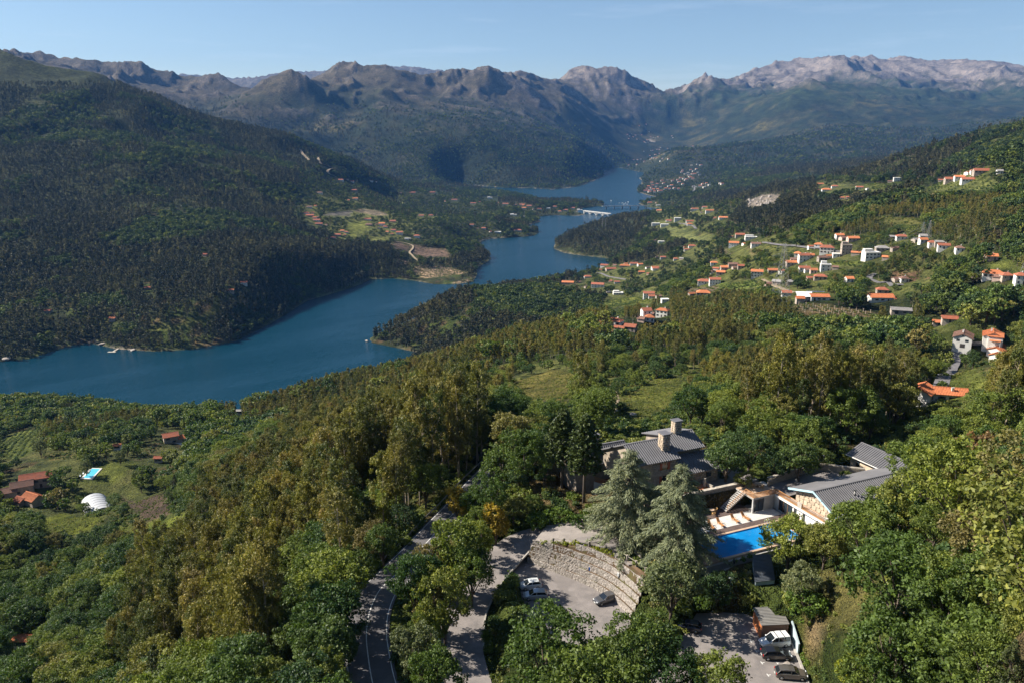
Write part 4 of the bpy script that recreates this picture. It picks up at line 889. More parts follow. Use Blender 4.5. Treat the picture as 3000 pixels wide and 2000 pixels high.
BASE = curve([PZ(*p) for p in [(1543,1646,ZC),(1596,1665,ZC),(1684,1698,ZC),(1752,1730,ZC),(1812,1772,ZC),(1852,1812,ZC)]], 8)
RIM = curve([PZ(*p) for p in [(1575,1592,259),(1635,1589,259.8),(1702,1595,260.4),(1794,1618,261),(1846,1647,261.2),(1902,1686,261.3)]], 8)
rw = empty('tiered_retaining_wall', tuple(BASE[16]), 0, 'curved pale stone retaining wall in steps above the car park', 'retaining wall'); r0 = Vector(BASE[16])
rngw = np.random.default_rng(5); NT = 5
for k in range(NT):
    tier = empty('wall_tier'); tier.parent = rw
    cur = [np.array(BASE[i]) * (1 - (k * 0.84) / NT) + np.array(RIM[i]) * ((k * 0.84) / NT) for i in range(len(BASE))]
    s0 = 0; z0 = ZC - 0.4 + k * 1.12
    seg = cur[s0:]; L = [0]
    for i in range(1, len(seg)): L.append(L[-1] + np.linalg.norm(seg[i][:2] - seg[i - 1][:2]))
    npan = max(2, int(L[-1] / 1.9)); P = lambda d: np.array([np.interp(d, L, [q[0] for q in seg]), np.interp(d, L, [q[1] for q in seg])])
    for j in range(npan):
        if z0 + 0.75 > np.interp((j + 0.5) / npan, np.linspace(0, 1, len(RIM)), [q[2] for q in RIM]): continue
        a = P(L[-1] * j / npan); b2 = P(L[-1] * (j + 1) / npan); t = (b2 - a) / np.linalg.norm(b2 - a); nn = np.array([-t[1], t[0]]); jt = 0.04 * rngw.normal(); a = a + t * 0.02; b2 = b2 - t * 0.02
        h = 1.52 + 0.05 * rngw.normal(); mb = MB()
        # a lumpy front: rows of pushed-out points
        nu, nv = 9, 6; vs = []; fs = []
        for v in range(nv + 1):
            for u in range(nu + 1):
                q = a + (b2 - a) * u / nu - nn * (0.02 * rngw.normal() + jt * 0.5 - 0.08 * v / nv); vs.append((q[0] - r0.x, q[1] - r0.y, z0 + h * v / nv + (0.05 * rngw.normal() if v == nv else 0) - r0.z))
        for v in range(nv):
            for u in range(nu): i0 = v * (nu + 1) + u; fs.append((i0, i0 + 1, i0 + nu + 2, i0 + nu + 1))
        base = len(vs)
        for u in range(nu + 1): q = a + (b2 - a) * u / nu + nn * 0.18; vs.append((q[0] - r0.x, q[1] - r0.y, z0 + h - r0.z))
        for u in range(nu): i0 = nv * (nu + 1) + u; fs.append((i0, i0 + 1, base + u + 1, base + u))
        for e in (0, nu): vs.append((vs[base + e][0], vs[base + e][1], vs[0][2]))
        fs.append(tuple([v * (nu + 1) for v in range(nv + 1)] + [base, base + nu + 1])); fs.append(tuple([v * (nu + 1) + nu for v in range(nv, -1, -1)] + [base + nu + 2, base + nu]))
        mb.add(vs, fs).build('stone_panel', GAB, tier)
# soil behind the tiers
for k in range(NT + 1):
    pass
SOILM = simple('bank_soil', (0.105, 0.066, 0.036), 0.95, 0.4, 1.0, 0.6, 4, tint=(0.10, 0.11, 0.03))
vs = []; fs = []; nb = len(BASE)
ROWS = []
for k in range(NT): ROWS += [(k * 0.16 + 0.06, ZC + 1.0 + k * 1.12), (k * 0.16 + 0.19 if k < NT - 1 else 0.97, ZC + 1.0 + k * 1.12)]
ROWS.append((1.06, 999.0))
for f0, zr in ROWS:
    for i in range(nb):
        q = np.array(BASE[i]) * (1 - f0) + np.array(RIM[i]) * f0; vs.append((q[0], q[1], min(zr, RIM[i][2] - 0.12)))
for k in range(len(ROWS) - 1):
    for i in range(nb - 1): fs.append((k * nb + i, k * nb + i + 1, (k + 1) * nb + i + 1, (k + 1) * nb + i))
o = MB().add(vs, fs).build('planted_bank', SOILM); tag(o, 'earth bank behind the stone tiers', 'bank', kind='structure')
# railing with stone posts along the court's rim
STONE = simple('granite', (0.40, 0.35, 0.29), 0.9, 0.3, 1.6, 0.6, 8, tint=(0.26, 0.235, 0.19), per_object=0.18)
rl = empty('court_railing', tuple(RIM[16]), 0, 'low rail on granite posts round the edge of the court', 'railing'); q0 = Vector(RIM[16]); ro = offset(RIM, -0.3)
for q in ro[6::4]: MB().box(-0.17, 0.17, -0.17, 0.17, -0.6, 0.85).build('post', STONE, rl, 0.03).location = Vector(q) - q0
WOODB = simple('brown_wood', (0.24, 0.125, 0.060), 0.75, 0.3, 3.0, 0.3, 12)
MB().tube([Vector(q) - q0 + Vector((0, 0, 0.62)) for q in ro[5:]], [0.05] * len(ro[5:]), 5).build('rail', simple('weathered_rail', (0.33, 0.29, 0.24), 0.8), rl)
# ------------------------------------------------------------------ cars
GLASS = simple('car_glass', (0.012, 0.016, 0.02), 0.06, 0.0, 1, spec=0.9); TYRE = simple('tyre', (0.018, 0.018, 0.018), 0.85, 0.2, 3); RIMM = simple('alloy', (0.42, 0.42, 0.42), 0.35, 0.1, 3, metal=0.8)
RED = simple('red_lamp', (0.42, 0.012, 0.010), 0.25, 0.1, 3, spec=0.6); LAMP = simple('clear_lamp', (0.65, 0.66, 0.66), 0.15, 0.1, 3, spec=0.8); BLK = simple('black_plastic', (0.02, 0.02, 0.02), 0.6, 0.2, 3); PLATE = simple('number_plate', (0.75, 0.75, 0.72), 0.5, 0.05, 3)
def car_paint(nm, col, metal=0.0): return simple(nm, col, 0.32, 0.04, 0.8, spec=0.5, coat=0.8, metal=metal)
def car(loc, rz, paint, label, kind='hatch', L=4.1, Wd=1.74, Ht=1.46, rails=False):
    """x forward; body from lofted sections, glasshouse, four wheels, lamps"""
    t = empty('car', loc, rz, label, 'car', 'parked cars'); h = L / 2
    if kind == 'van':   low = [(-h, 0.30, 0.95, 0.90), (-h + 0.08, 0.22, 1.02, 0.97), (-0.9, 0.2, 1.05, 1), (0.75, 0.2, 1.08, 1), (1.25, 0.22, 1.02, 0.98), (h - 0.35, 0.24, 0.90, 0.93), (h - 0.02, 0.32, 0.68, 0.80)]; top = [(-h + 0.06, 1.04), (-h + 0.22, Ht - 0.03), (-0.6, Ht), (0.25, Ht - 0.05), (1.12, 1.05)]
    elif kind == 'sedan': low = [(-h, 0.35, 0.78, 0.84), (-h + 0.15, 0.24, 0.93, 0.94), (-h + 0.7, 0.2, 0.98, 1), (0.6, 0.2, 0.95, 1), (1.1, 0.2, 0.92, 0.99), (h - 0.45, 0.24, 0.80, 0.93), (h - 0.02, 0.34, 0.60, 0.78)]; top = [(-h + 0.62, 0.96), (-h + 1.25, Ht - 0.05), (-0.3, Ht), (0.25, Ht - 0.04), (1.05, 0.93)]
    else:               low = [(-h, 0.36, 0.80, 0.84), (-h + 0.12, 0.24, 0.95, 0.95), (-0.9, 0.2, 0.98, 1), (0.6, 0.2, 0.96, 1), (1.05, 0.2, 0.94, 0.99), (h - 0.4, 0.24, 0.82, 0.93), (h - 0.02, 0.34, 0.62, 0.78)]; top = [(-h + 0.10, 0.95), (-h + 0.55, Ht - 0.07), (-0.4, Ht), (0.3, Ht - 0.05), (1.05, 0.94)]
    mb = MB(); vs = []; fs = []; w = Wd / 2; m = 8
    for (x, zb, zt, k) in low:
        zm = (zb + zt) / 2; vs += [(x, -w * k * 0.92, zb), (x, -w * k, zm - 0.05), (x, -w * k * 0.985, zt - 0.07), (x, -w * k * 0.90, zt), (x, w * k * 0.90, zt), (x, w * k * 0.985, zt - 0.07), (x, w * k, zm - 0.05), (x, w * k * 0.92, zb)]
    n = len(low)
    for i in range(n - 1):
        for j in range(m): fs.append((i * m + j, i * m + (j + 1) % m, (i + 1) * m + (j + 1) % m, (i + 1) * m + j))
    fs += [tuple(range(m)), tuple((n - 1) * m + j for j in range(m - 1, -1, -1))]; mb.add(vs, fs, 0, False); mb.build('body', paint, t, 0.03)
    # glasshouse: side glass, screens, pillars and roof
    gb = MB(); rf = MB(); wr = w * (0.86 if kind == 'van' else 0.74); wb = w * 0.93; q = top
    base = [(q[0][0], wb), (q[-1][0], wb * 0.97)]
    z0 = q[0][1] - 0.02; z1 = q[-1][1] - 0.02
    A = lambda s: [(q[0][0], s * wb * 0.92, z0), (q[1][0], s * wr * 0.95, q[1][1] - 0.03), (q[2][0], s * wr, q[2][1] - 0.04), (q[3][0], s * wr * 0.97, q[3][1] - 0.03), (q[4][0], s * wb * 0.94, z1)]
    l, r = A(1), A(-1); gb.add(l + r, [(4, 3, 2, 1, 0), (5, 6, 7, 8, 9), (0, 1, 6, 5), (3, 4, 9, 8)]); gl = gb.build('glasshouse', GLASS, t)
    rf.add([(q[1][0] - 0.05, wr * 0.97, q[1][1]), (q[2][0], wr * 1.0, q[2][1]), (q[3][0] + 0.03, wr * 0.98, q[3][1]), (q[1][0] - 0.05, -wr * 0.97, q[1][1]), (q[2][0], -wr * 1.0, q[2][1]), (q[3][0] + 0.03, -wr * 0.98, q[3][1]),
            (q[1][0] - 0.05, wr * 0.99, q[1][1] - 0.09), (q[2][0], wr * 1.03, q[2][1] - 0.10), (q[3][0] + 0.03, wr * 1.0, q[3][1] - 0.09), (q[1][0] - 0.05, -wr * 0.99, q[1][1] - 0.09), (q[2][0], -wr * 1.03, q[2][1] - 0.10), (q[3][0] + 0.03, -wr * 1.0, q[3][1] - 0.09)],
           [(0, 3, 4, 1), (1, 4, 5, 2), (6, 0, 1, 7), (7, 1, 2, 8), (3, 9, 10, 4), (4, 10, 11, 5), (0, 6, 9, 3), (2, 5, 11, 8)]); rp = rf.build('roof', paint, t)
    for s in (1, -1):
        for i, wd in ((0, 0.10), (3, 0.07)):
            P = A(s); MB().bar(Vector(P[i]) + Vector((0, s * 0.012, 0)), Vector(P[i + 1]) + Vector((0, s * 0.012, 0)), wd, 0.05).build('pillar', paint, t)
        xm = (q[2][0] + q[3][0]) / 2 - 0.1; MB().bar((xm, s * (wb * 0.985), z1), (xm, s * (wr * 1.01), q[2][1] - 0.08), 0.09, 0.04).build('pillar', paint, t)
        if kind == 'van': MB().bar((-1.05, s * wb * 0.985, z0), (-1.05, s * wr * 1.01, q[2][1] - 0.08), 0.12, 0.04).build('pillar', paint, t)
        MB().box(-0.09, 0.09, -0.10, 0.10, -0.06, 0.07).build('mirror', paint, t, 0.02).location = (q[4][0] - 0.25, s * (w + 0.07), z1 + 0.08)
        MB().box(-0.05, 0.05, -0.17, 0.17, -0.09, 0.07).build('headlight', LAMP, t, 0.02).location = (h - 0.12, s * w * 0.60, 0.68 if kind != 'van' else 0.78)
        MB().box(-0.05, 0.05, -0.12, 0.12, -0.14, 0.14).build('tail_light', RED, t, 0.02).location = (-h + 0.05, s * w * 0.78, 0.82)
        for x in (0.2, -0.75): MB().box(-0.09, 0.09, -0.015, 0.02, -0.02, 0.02).build('door_handle', paint if kind != 'hatchdark' else LAMP, t).location = (x - 0.2, s * w * 0.995, 0.86)
        for x in (h - 0.82, -h + 0.78):
            wh = empty('wheel', (x, s * (w - 0.09), 0.31)); wh.parent = t
            MB().tube([(0, -0.10, 0), (0, 0.10, 0)], [0.31, 0.31], 16).build('tyre', TYRE, wh); MB().tube([(0, -0.108, 0), (0, 0.108, 0)], [0.205, 0.205], 12).build('rim', RIMM, wh)
        if rails: MB().bar((-1.2, s * wr * 0.92, Ht + 0.05), (0.3, s * wr * 0.92, Ht + 0.03), 0.05).build('roof_rail', BLK if kind != 'hatch' else RIMM, t)
    if kind == 'van':
        for x in (-1.1, -0.1): MB().bar((x, -wr * 0.95, Ht + 0.05), (x, wr * 0.95, Ht + 0.05), 0.07, 0.05).build('roof_bar', BLK, t)
    MB().box(-0.04, 0.06, -w * 0.82, w * 0.82, -0.16, 0.10).build('front_bumper', BLK, t, 0.03).location = (h - 0.04, 0, 0.42); MB().box(-0.06, 0.04, -w * 0.82, w * 0.82, -0.14, 0.10).build('rear_bumper', BLK if kind == 'van' else paint, t, 0.03).location = (-h + 0.03, 0, 0.46)
    MB().box(-0.01, 0.01, -0.26, 0.26, -0.06, 0.06).build('number_plate', PLATE, t).location = (h + 0.03, 0, 0.45); MB().box(-0.01, 0.01, -0.26, 0.26, -0.06, 0.06).build('number_plate', PLATE, t).location = (-h - 0.04, 0, 0.55)
    return t
def car_at(p, q, z, *a, **k):
    A, B = PZ(*p, z), PZ(*q, z); c = (A + B) / 2; d = A - B; return car((c[0], c[1], z), math.atan2(d[1], d[0]), *a, **k)
car_at((1521,1724), (1586,1716), ZC + 0.006, car_paint('paint_white', (0.62, 0.63, 0.62)), 'small white hatchback parked behind the silver one on the car park', L=3.75, Ht=1.44)
car_at((1530,1752), (1606,1748), ZC + 0.006, car_paint('paint_silver', (0.42, 0.43, 0.44), 0.4), 'silver three door hatchback parked by the hedge on the car park', L=4.1)
car_at((1735,1772), (1818,1748), ZC + 0.006, car_paint('paint_grey', (0.10, 0.10, 0.105), 0.4), 'dark grey saloon half hidden by the oak on the car park', 'sedan', L=4.5, Ht=1.42)
car_at((2222,1893), (2312,1884), ZL, car_paint('paint_van', (0.80, 0.80, 0.79)), 'white van with roof bars in front of the brown shed', 'van', L=4.3, Wd=1.78, Ht=1.82)
car_at((2320,1926), (2228,1924), ZL, car_paint('paint_black', (0.010, 0.010, 0.012)), 'glossy black hatchback parked beside the white van', L=4.2)
car_at((2366,1985), (2268,1978), ZL, car_paint('paint_bronze', (0.13, 0.115, 0.10), 0.35), 'bronze grey hatchback parked nearest the bottom kerb', L=4.3, rails=True)
car_at((1985,1838), (2040,1846), ZL, car_paint('paint_navy', (0.012, 0.015, 0.03)), 'dark blue car in the shade of the oaks on the lower parking', L=4.2)
# ------------------------------------------------------------------ signs, blocks and frames at the foot of the tiers
BLUE = simple('sign_blue', (0.02, 0.16, 0.60), 0.5, 0.05, 3); WHITE = simple('white_enamel', (0.78, 0.78, 0.76), 0.5, 0.08, 2)
def text_part(s, size, mat, parent, loc, rot, name='lettering', th=0.01):
    c = bpy.data.curves.new(name, 'FONT'); c.body = s; c.size = size; c.extrude = th; c.align_x = 'CENTER'; c.align_y = 'CENTER'; c.materials.append(mat)
    tmp = bpy.data.objects.new(name, c); me = bpy.data.meshes.new_from_object(tmp); bpy.data.objects.remove(tmp)
    o = bpy.data.objects.new(name, me); link(o, parent); o.location = loc; o.rotation_euler = rot; return o
p = PZ(1730, 1704, ZC); t = empty('parking_sign', tuple(p), -0.25, 'blue parking sign with white letter P at the foot of the stone tiers', 'sign')
MB().tube([(0, 0.06, -0.1), (0, 0.06, 2.75)], [0.04, 0.04], 6).build('post', STEEL, t); pn = MB().box(-0.36, 0.36, -0.02, 0.03, 1.75, 2.75).build('panel', BLUE, t); MB().box(-0.25, 0.25, -0.026, -0.02, 1.70, 1.86).build('lower_plate', WHITE, pn)
text_part('P', 0.72, WHITE, pn, (0, -0.03, 2.33), (math.pi / 2, 0, 0))
for i, (px, py, w, hh) in enumerate([(1741,1700,0.45,0.75), (1811,1690,0.35,0.6)]):
    p = PZ(px, py, ZC + (0 if i == 0 else 3.4)); t = empty('notice_board', tuple(p), -0.5, ['white notice box standing beside the parking sign', 'small white plate high on the stone tiers'][i], 'notice board'); MB().box(-w / 2, w / 2, -0.08, 0.08, 0.25, 0.25 + hh).build('panel', WHITE, t, 0.02); MB().box(-0.05, 0.05, -0.05, 0.05, -0.3, 0.3).build('post', STEEL, t)
STRIPE_O = simple('orange_stripe', (0.62, 0.25, 0.05), 0.6, 0.1, 2)
for px, py, lb in [(1709,1696,'orange and white wheel stop nearer the parking sign'), (1747,1714,'orange and white wheel stop nearer the grey saloon')]:
    p = PZ(px, py, ZC + 0.01); t = empty('wheel_stop', tuple(p), -0.62, lb, 'wheel stop')
    for k in range(8): MB().box(-0.9 + k * 0.225, -0.9 + (k + 1) * 0.225 - 0.004, -0.075, 0.075, 0, 0.11).build('block', WHITE if k % 2 else STRIPE_O, t, 0.02)
CONC = simple('concrete', (0.42, 0.40, 0.37), 0.9, 0.2, 1.5, 0.3, 8)
for px, py, lb in [(1719,1686,'short granite block nearest the parking sign'), (1762,1708,'short granite block nearer the grey saloon')]:
    p = PZ(px, py, ZC + 0.01); t = empty('frame_stand', tuple(p), -0.5, lb.replace('short granite block', 'wooden post frame on a stone foot'), 'post frame'); MB().box(-0.25, 0.25, -0.2, 0.2, 0, 0.3).build('foot', CONC, t, 0.04)
    MB().box(-0.06, 0.06, -0.06, 0.06, 0.3, 1.7).build('post', BLK, t); MB().bar((0, 0, 1.55), (0.9, 0.25, 1.6), 0.08).build('arm', WOODB, t); MB().box(0.84, 0.96, 0.19, 0.31, 0.0, 1.65).build('post', BLK, t)
# ------------------------------------------------------------------ hotel: shared materials and pieces
ROOFM = simple('grey_metal_roof', (0.135, 0.130, 0.134), 0.55, 0.10, 0.6, metal=0.0, spec=0.4, tint=(0.105, 0.10, 0.105))
FLATR = simple('smooth_roof', (0.165, 0.158, 0.160), 0.6, 0.10, 0.5, spec=0.4, tint=(0.20, 0.19, 0.19))
MORTAR = simple('mortar', (0.33, 0.28, 0.22), 0.95, 0.25, 2.0, 0.5, 9)
GOLD = simple('warm_granite', (0.50, 0.40, 0.29), 0.92, 0.22, 1.8, 0.6, 9, tint=(0.36, 0.29, 0.22), per_object=0.16)
DARKST = simple('weathered_granite', (0.34, 0.285, 0.235), 0.92, 0.3, 1.8, 0.6, 9, tint=(0.21, 0.19, 0.16), per_object=0.2)
RENDER = simple('white_render', (0.74, 0.72, 0.68), 0.85, 0.08, 0.8, 0.1, 12, tint=(0.62, 0.58, 0.52)); CONCR = simple('fair_concrete', (0.34, 0.32, 0.295), 0.85, 0.18, 0.9, 0.2, 9)
TERRA = simple('terracotta_paving', (0.50, 0.17, 0.075), 0.8, 0.18, 1.2, 0.2, 6, tint=(0.40, 0.15, 0.075)); DECKW = simple('dark_decking', (0.115, 0.082, 0.070), 0.8, 0.25, 1.2, 0.3, 9)
PALEP = simple('pale_paving', (0.60, 0.57, 0.52), 0.85, 0.10, 0.9, 0.1, 6, tint=(0.48, 0.45, 0.40)); COPING = simple('sand_coping', (0.50, 0.35, 0.24), 0.85, 0.15, 1.2, 0.2, 8)
FASCIA = simple('pale_blue_fascia', (0.42, 0.62, 0.68), 0.6, 0.06, 1.0); TEAK = simple('teak', (0.42, 0.20, 0.075), 0.65, 0.22, 3.0, 0.2, 14); WIN = simple('window_glass', (0.03, 0.04, 0.05), 0.08, 0.1, 1, spec=0.8)
def ribbed(name, e0, e1, r0, r1, parent, pitch=0.42, h=0.06, th=0.14, mat=None):
    """profiled metal sheet between an eave edge and a ridge edge, ribs running down the slope"""
    e0, e1, r0, r1 = map(Vector, (e0, e1, r0, r1)); L = (e1 - e0).length; n = max(3, int(L / pitch)); nrm = (e1 - e0).cross(r0 - e0).normalized()
    if nrm.z < 0: nrm = -nrm
    vs = []; fs = []; st = []
    for i in range(n):
        for (f, hh) in ((0.0, 0), (0.55, 0), (0.66, h), (0.89, h)): st.append(((i + f) / n, hh))
    st.append((1.0, 0))
    for f, hh in st: vs += [e0.lerp(e1, f) + nrm * hh, r0.lerp(r1, f) + nrm * hh]
    for k in range(len(st) - 1): fs.append((2 * k, 2 * k + 2, 2 * k + 3, 2 * k + 1))
    b = len(vs); vs += [e0 - nrm * th, e1 - nrm * th, r1 - nrm * th, r0 - nrm * th]; m = 2 * (len(st) - 1)
    fs += [(b, b + 3, b + 2, b + 1), tuple([b, b + 1] + list(range(m, -1, -2))), tuple([b + 2, b + 3] + list(range(1, m + 2, 2))), (b + 3, b, 0, 1), (b + 1, b + 2, m + 1, m)]
    return MB().add(vs, fs).build(name, mat or ROOFM, parent)
_srng = np.random.default_rng(3); STONE_MESH = {}
def stone_mesh(i, mat):
    k = (i, mat.name)
    if k not in STONE_MESH:
        r = np.random.default_rng(900 + i); b = MB(); n = 7 + i % 2; t = [(2 * math.pi * j / n + 0.3 * (r.random() - 0.5)) for j in range(n)]
        o = []
        for q in t:
            c, s = math.cos(q), math.sin(q); k2 = 1.0 / max(abs(c), abs(s)) ** 0.75; o.append((0.5 * c * k2 * (0.93 + 0.1 * r.random()), 0.5 * s * k2 * (0.93 + 0.1 * r.random())))
        v = [(x, 0.06, z) for x, z in o] + [(x, -0.05, z) for x, z in o] + [(x * 0.84, -0.10 - 0.03 * r.random(), z * 0.84) for x, z in o]
        f = [(j, (j + 1) % n, n + (j + 1) % n, n + j) for j in range(n)] + [(n + j, n + (j + 1) % n, 2 * n + (j + 1) % n, 2 * n + j) for j in range(n)] + [tuple(range(2 * n, 3 * n))]
        b.add(v, f); STONE_MESH[k] = b.mesh('stone', mat)
    return STONE_MESH[k]
def stone_wall(parent, name, p0, p1, z0, ztop, mat=None, th=0.4, course=0.46, skip=None, back=True, zmin=None):
    """mortared core with single stones set proud on its outer face (right of p0->p1)"""
    mat = mat or DARKST; p0 = Vector((*p0, 0)); p1 = Vector((*p1, 0)); d = (p1 - p0); L = d.length; d.normalize(); n = Vector((d.y, -d.x, 0)); zt = ztop if callable(ztop) else (lambda s: ztop)
    ns = 8; core = MB(); vs = []
    for k in range(ns + 1):
        s = L * k / ns; q = p0 + d * s; zz = zt(s)
        for off in (0.0, -th): vs += [(q.x + n.x * off, q.y + n.y * off, z0), (q.x + n.x * off, q.y + n.y * off, zz)]
    fs = []
    for k in range(ns): a = 4 * k; fs += [(a, a + 4, a + 5, a + 1), (a + 2, a + 3, a + 7, a + 6), (a + 1, a + 5, a + 7, a + 3)]
    fs += [(0, 1, 3, 2), (4 * ns, 4 * ns + 2, 4 * ns + 3, 4 * ns + 1)]
    w = core.add(vs, fs).build(name, MORTAR, parent); ang = math.atan2(d.y, d.x); z = zmin if zmin is not None else z0
    zmax = max(zt(L * k / 10) for k in range(11))
    while z < zmax - 0.15:
        h = course * (0.8 + 0.45 * _srng.random()); s = -0.2 * _srng.random()
        while s < L - 0.1:
            l = h * (1.0 + 0.9 * _srng.random()); a = max(0, s); e = min(L, s + l); mid = (a + e) / 2; hh = min(h, min(zt(a), zt(e)) - z)
            if e - a > 0.16 and hh > 0.14 and not (skip and skip(mid, z + hh / 2)):
                o = bpy.data.objects.new('stone', stone_mesh(int(_srng.random() * 8), mat)); link(o, w); q = p0 + d * mid
                o.location = (q.x, q.y, z + hh / 2); o.rotation_euler = (0, 0.05 * (_srng.random() - 0.5), ang); o.scale = ((e - a) * 0.99, 1.0, hh * 0.98)
            s += l
        z += h
    return w
def hthing(name, label, cat, a, c, z, group=None):
    p = HL(a, c, z); return empty(name, tuple(p), HA, label, cat, group)
# local coordinates of a thing: x = a - a0, y = c - c0, z - z0
# ------------------------------------------------------------------ swimming pool, deck and paving
def pool_material():
    m = bpy.data.materials.new('pool_water'); b = NB(m); tc = b.n('NewGeometry').outputs['Position']; n = b.noise(tc, 2.2, 3, 0.6); bp = b.bump(n, 0.25, 0.05)
    n9 = b.noise(tc, 0.35, 4, 0.65); p = b.bsdf(b.ramp(n9, [(0.35, (0.008, 0.26, 0.68)), (0.60, (0.012, 0.34, 0.80)), (0.78, (0.10, 0.52, 0.88))]), 0.05, bp, 0, 0.5); p.inputs['Transmission Weight'].default_value = 0.35; p.inputs['IOR'].default_value = 1.33; b.out(p.outputs[0]); return m
PW = pool_material(); PTILE = simple('pool_tile', (0.06, 0.34, 0.62), 0.4, 0.12, 1.2)
HOLES.append(hpoly([(-0.6, 0.6), (18.4, 0.6), (18.4, -6.8), (-0.6, -6.8)]))
pl = hthing('swimming_pool', 'rectangular blue swimming pool beside the pale sun deck', 'swimming pool', 0, 0, ZP)
bas = MB(); x1, y0 = 17.8, -6.2
bas.add([(0, 0, 0), (x1, 0, 0), (x1, y0, 0), (0, y0, 0), (0, 0, -1.6), (x1, 0, -1.9), (x1, y0, -1.9), (0, y0, -1.6)], [(0, 1, 5, 4), (1, 2, 6, 5), (2, 3, 7, 6), (3, 0, 4, 7), (4, 5, 6, 7)]); bas.build('basin', PTILE, pl)
MB().box(0.02, x1 - 0.02, y0 + 0.02, -0.02, -1.4, -0.16).build('water', PW, pl)
for nm, b in (('coping', (-0.45, x1 + 0.45, 0.003, 0.5)), ('coping', (-0.45, x1 + 0.45, y0 - 0.5, y0 - 0.003)), ('coping', (-0.45, -0.003, y0, 0)), ('coping', (x1 + 0.003, x1 + 0.45, y0, 0))):
    MB().box(*b, -0.3, 0.05).build(nm, COPING, pl, 0.02)
for s in (0, 0.55):
    MB().tube([(15.2 + s, 0.4, 0.0), (15.2 + s, 0.42, 0.75), (15.2 + s, 0.15, 0.95), (15.2 + s, -0.2, 0.75), (15.2 + s, -0.3, -0.5)], [0.03] * 5, 6).build('ladder_rail', LAMP, pl)
dk = hthing('pool_deck', 'dark timber strip and paving round the swimming pool', 'deck', 0, 0, ZP); dk['kind'] = 'structure'
for k in range(7): MB().box(-3.2, 23.0, 0.52 + k * 0.2, 0.52 + k * 0.2 + 0.185, -0.12, 0.02).build('plank', DECKW, dk)
for k in range(16): MB().box(18.27, 23.0, -6.6 + k * 0.44, -6.6 + k * 0.44 + 0.42, -0.12, 0.02).build('plank', DECKW, dk)
MB().box(-3.2, -0.47, -6.8, 0.5, -0.3, 0.015).build('side_paving', simple('rose_paving', (0.42, 0.30, 0.24), 0.9, 0.2, 1.2), dk)
k = 0
for i in range(17):
    for j in range(3): MB().box(-1.6 + i * 1.3, -1.6 + i * 1.3 + 1.285, 1.95 + j * 1.18, 1.95 + j * 1.18 + 1.165, -0.3, 0.012 + 0.004 * ((i * 7 + j * 3) % 3)).build('paving_slab', PALEP, dk)
MB().box(-3.2, 16.2, 5.5, 10.0, -0.3, 0.006).build('shaded_boards', DECKW, dk)
MB().box(-3.2, 23, -7.2, 9.5, -2.3, -0.31).build('deck_base', CONCR, dk)
# ------------------------------------------------------------------ terrace building beside the pool: stair, glass doors, balustrade
tb = hthing('terrace_building', 'stone terrace with timber balustrade and stair above the pool deck', 'terrace', 0, 0, ZP)
stone_wall(tb, 'retaining_wall', (-4, 9.6), (21.0, 9.6), -0.3, 3.35, DARKST, 0.6, 0.44, zmin=0.05)
MB().box(-4, 21.0, 9.55, 10.3, 3.35, 3.5).build('wall_coping', STONE, tb, 0.02)
for k in range(7): 
    MB().box(6.0 + k * 0.62, 6.0 + k * 0.62 + 0.30, 9.42, 9.50, 0.9, 2.3).build('window_slit', WIN, tb); MB().box(6.30 + k * 0.62, 6.62 + k * 0.62, 9.38, 9.5, 0.85, 2.35).build('mullion', CONCR, tb)
MB().box(15.6, 21.0, 4.2, 9.5, 2.72, 3.0).build('terrace_slab', CONCR, tb)
for i in range(6):
    for j in range(4): MB().box(15.65 + i * 0.89, 15.65 + i * 0.89 + 0.875, 4.25 + j * 1.3, 4.25 + j * 1.3 + 1.285, 3.003, 3.03).build('floor_slab', COPING, tb)
MB().box(15.7, 15.95, 4.35, 4.6, 0, 2.72).build('column', simple('column_paint', (0.50, 0.49, 0.47), 0.7), tb)
MB().box(18.4, 20.6, 4.45, 4.7, 0, 2.72).build('wall', CONCR, tb)
for k in range(2):
    f = MB().box(16.05 + k * 1.15, 17.15 + k * 1.15, 4.5, 4.56, 0.08, 2.65).build('glass_door', WIN, tb); MB().box(16.0 + k * 1.15, 16.06 + k * 1.15, 4.44, 4.6, 0, 2.72).build('frame', BLK, f)
# long side facing the deck on the right
MB().box(20.6, 21.4, -8.0, 4.4, 2.55, 3.0).build('edge_beam', RENDER, tb)
MB().box(21.3, 22.4, -8.0, 9.5, -0.3, 2.98).build('side_wall', RENDER, tb)
for k, (y, w) in enumerate([(3.6, 1.0), (2.5, 1.0), (1.4, 1.0), (-0.2, 0.5), (-2.4, 0.4)]):
    d = MB().box(21.22, 21.29, y - w, y, 0.05, 2.5).build('glass_door', WIN, tb); MB().box(21.16, 21.3, y - 0.03, y + 0.05, 0, 2.54).build('frame', WOODB, d)
MB().box(20.6, 21.4, -8.0, 9.5, 3.0, 3.04).build('walkway', COPING, tb)
def balustrade(parent, p, q, z, name='balustrade'):
    p = Vector((*p, z)); q = Vector((*q, z)); b = empty(name); b.parent = parent; L = (q - p).length; n = int(L / 0.26)
    MB().bar(p + Vector((0, 0, 0.95)), q + Vector((0, 0, 0.95)), 0.09, 0.07).build('handrail', TEAK, b); MB().bar(p + Vector((0, 0, 0.12)), q + Vector((0, 0, 0.12)), 0.06).build('bottom_rail', TEAK, b)
    me = MB().box(-0.035, 0.035, -0.035, 0.035, 0.1, 0.93).mesh('baluster', TEAK)
    for k in range(n + 1): o = bpy.data.objects.new('baluster', me); link(o, b); o.location = p.lerp(q, k / n)
    return b
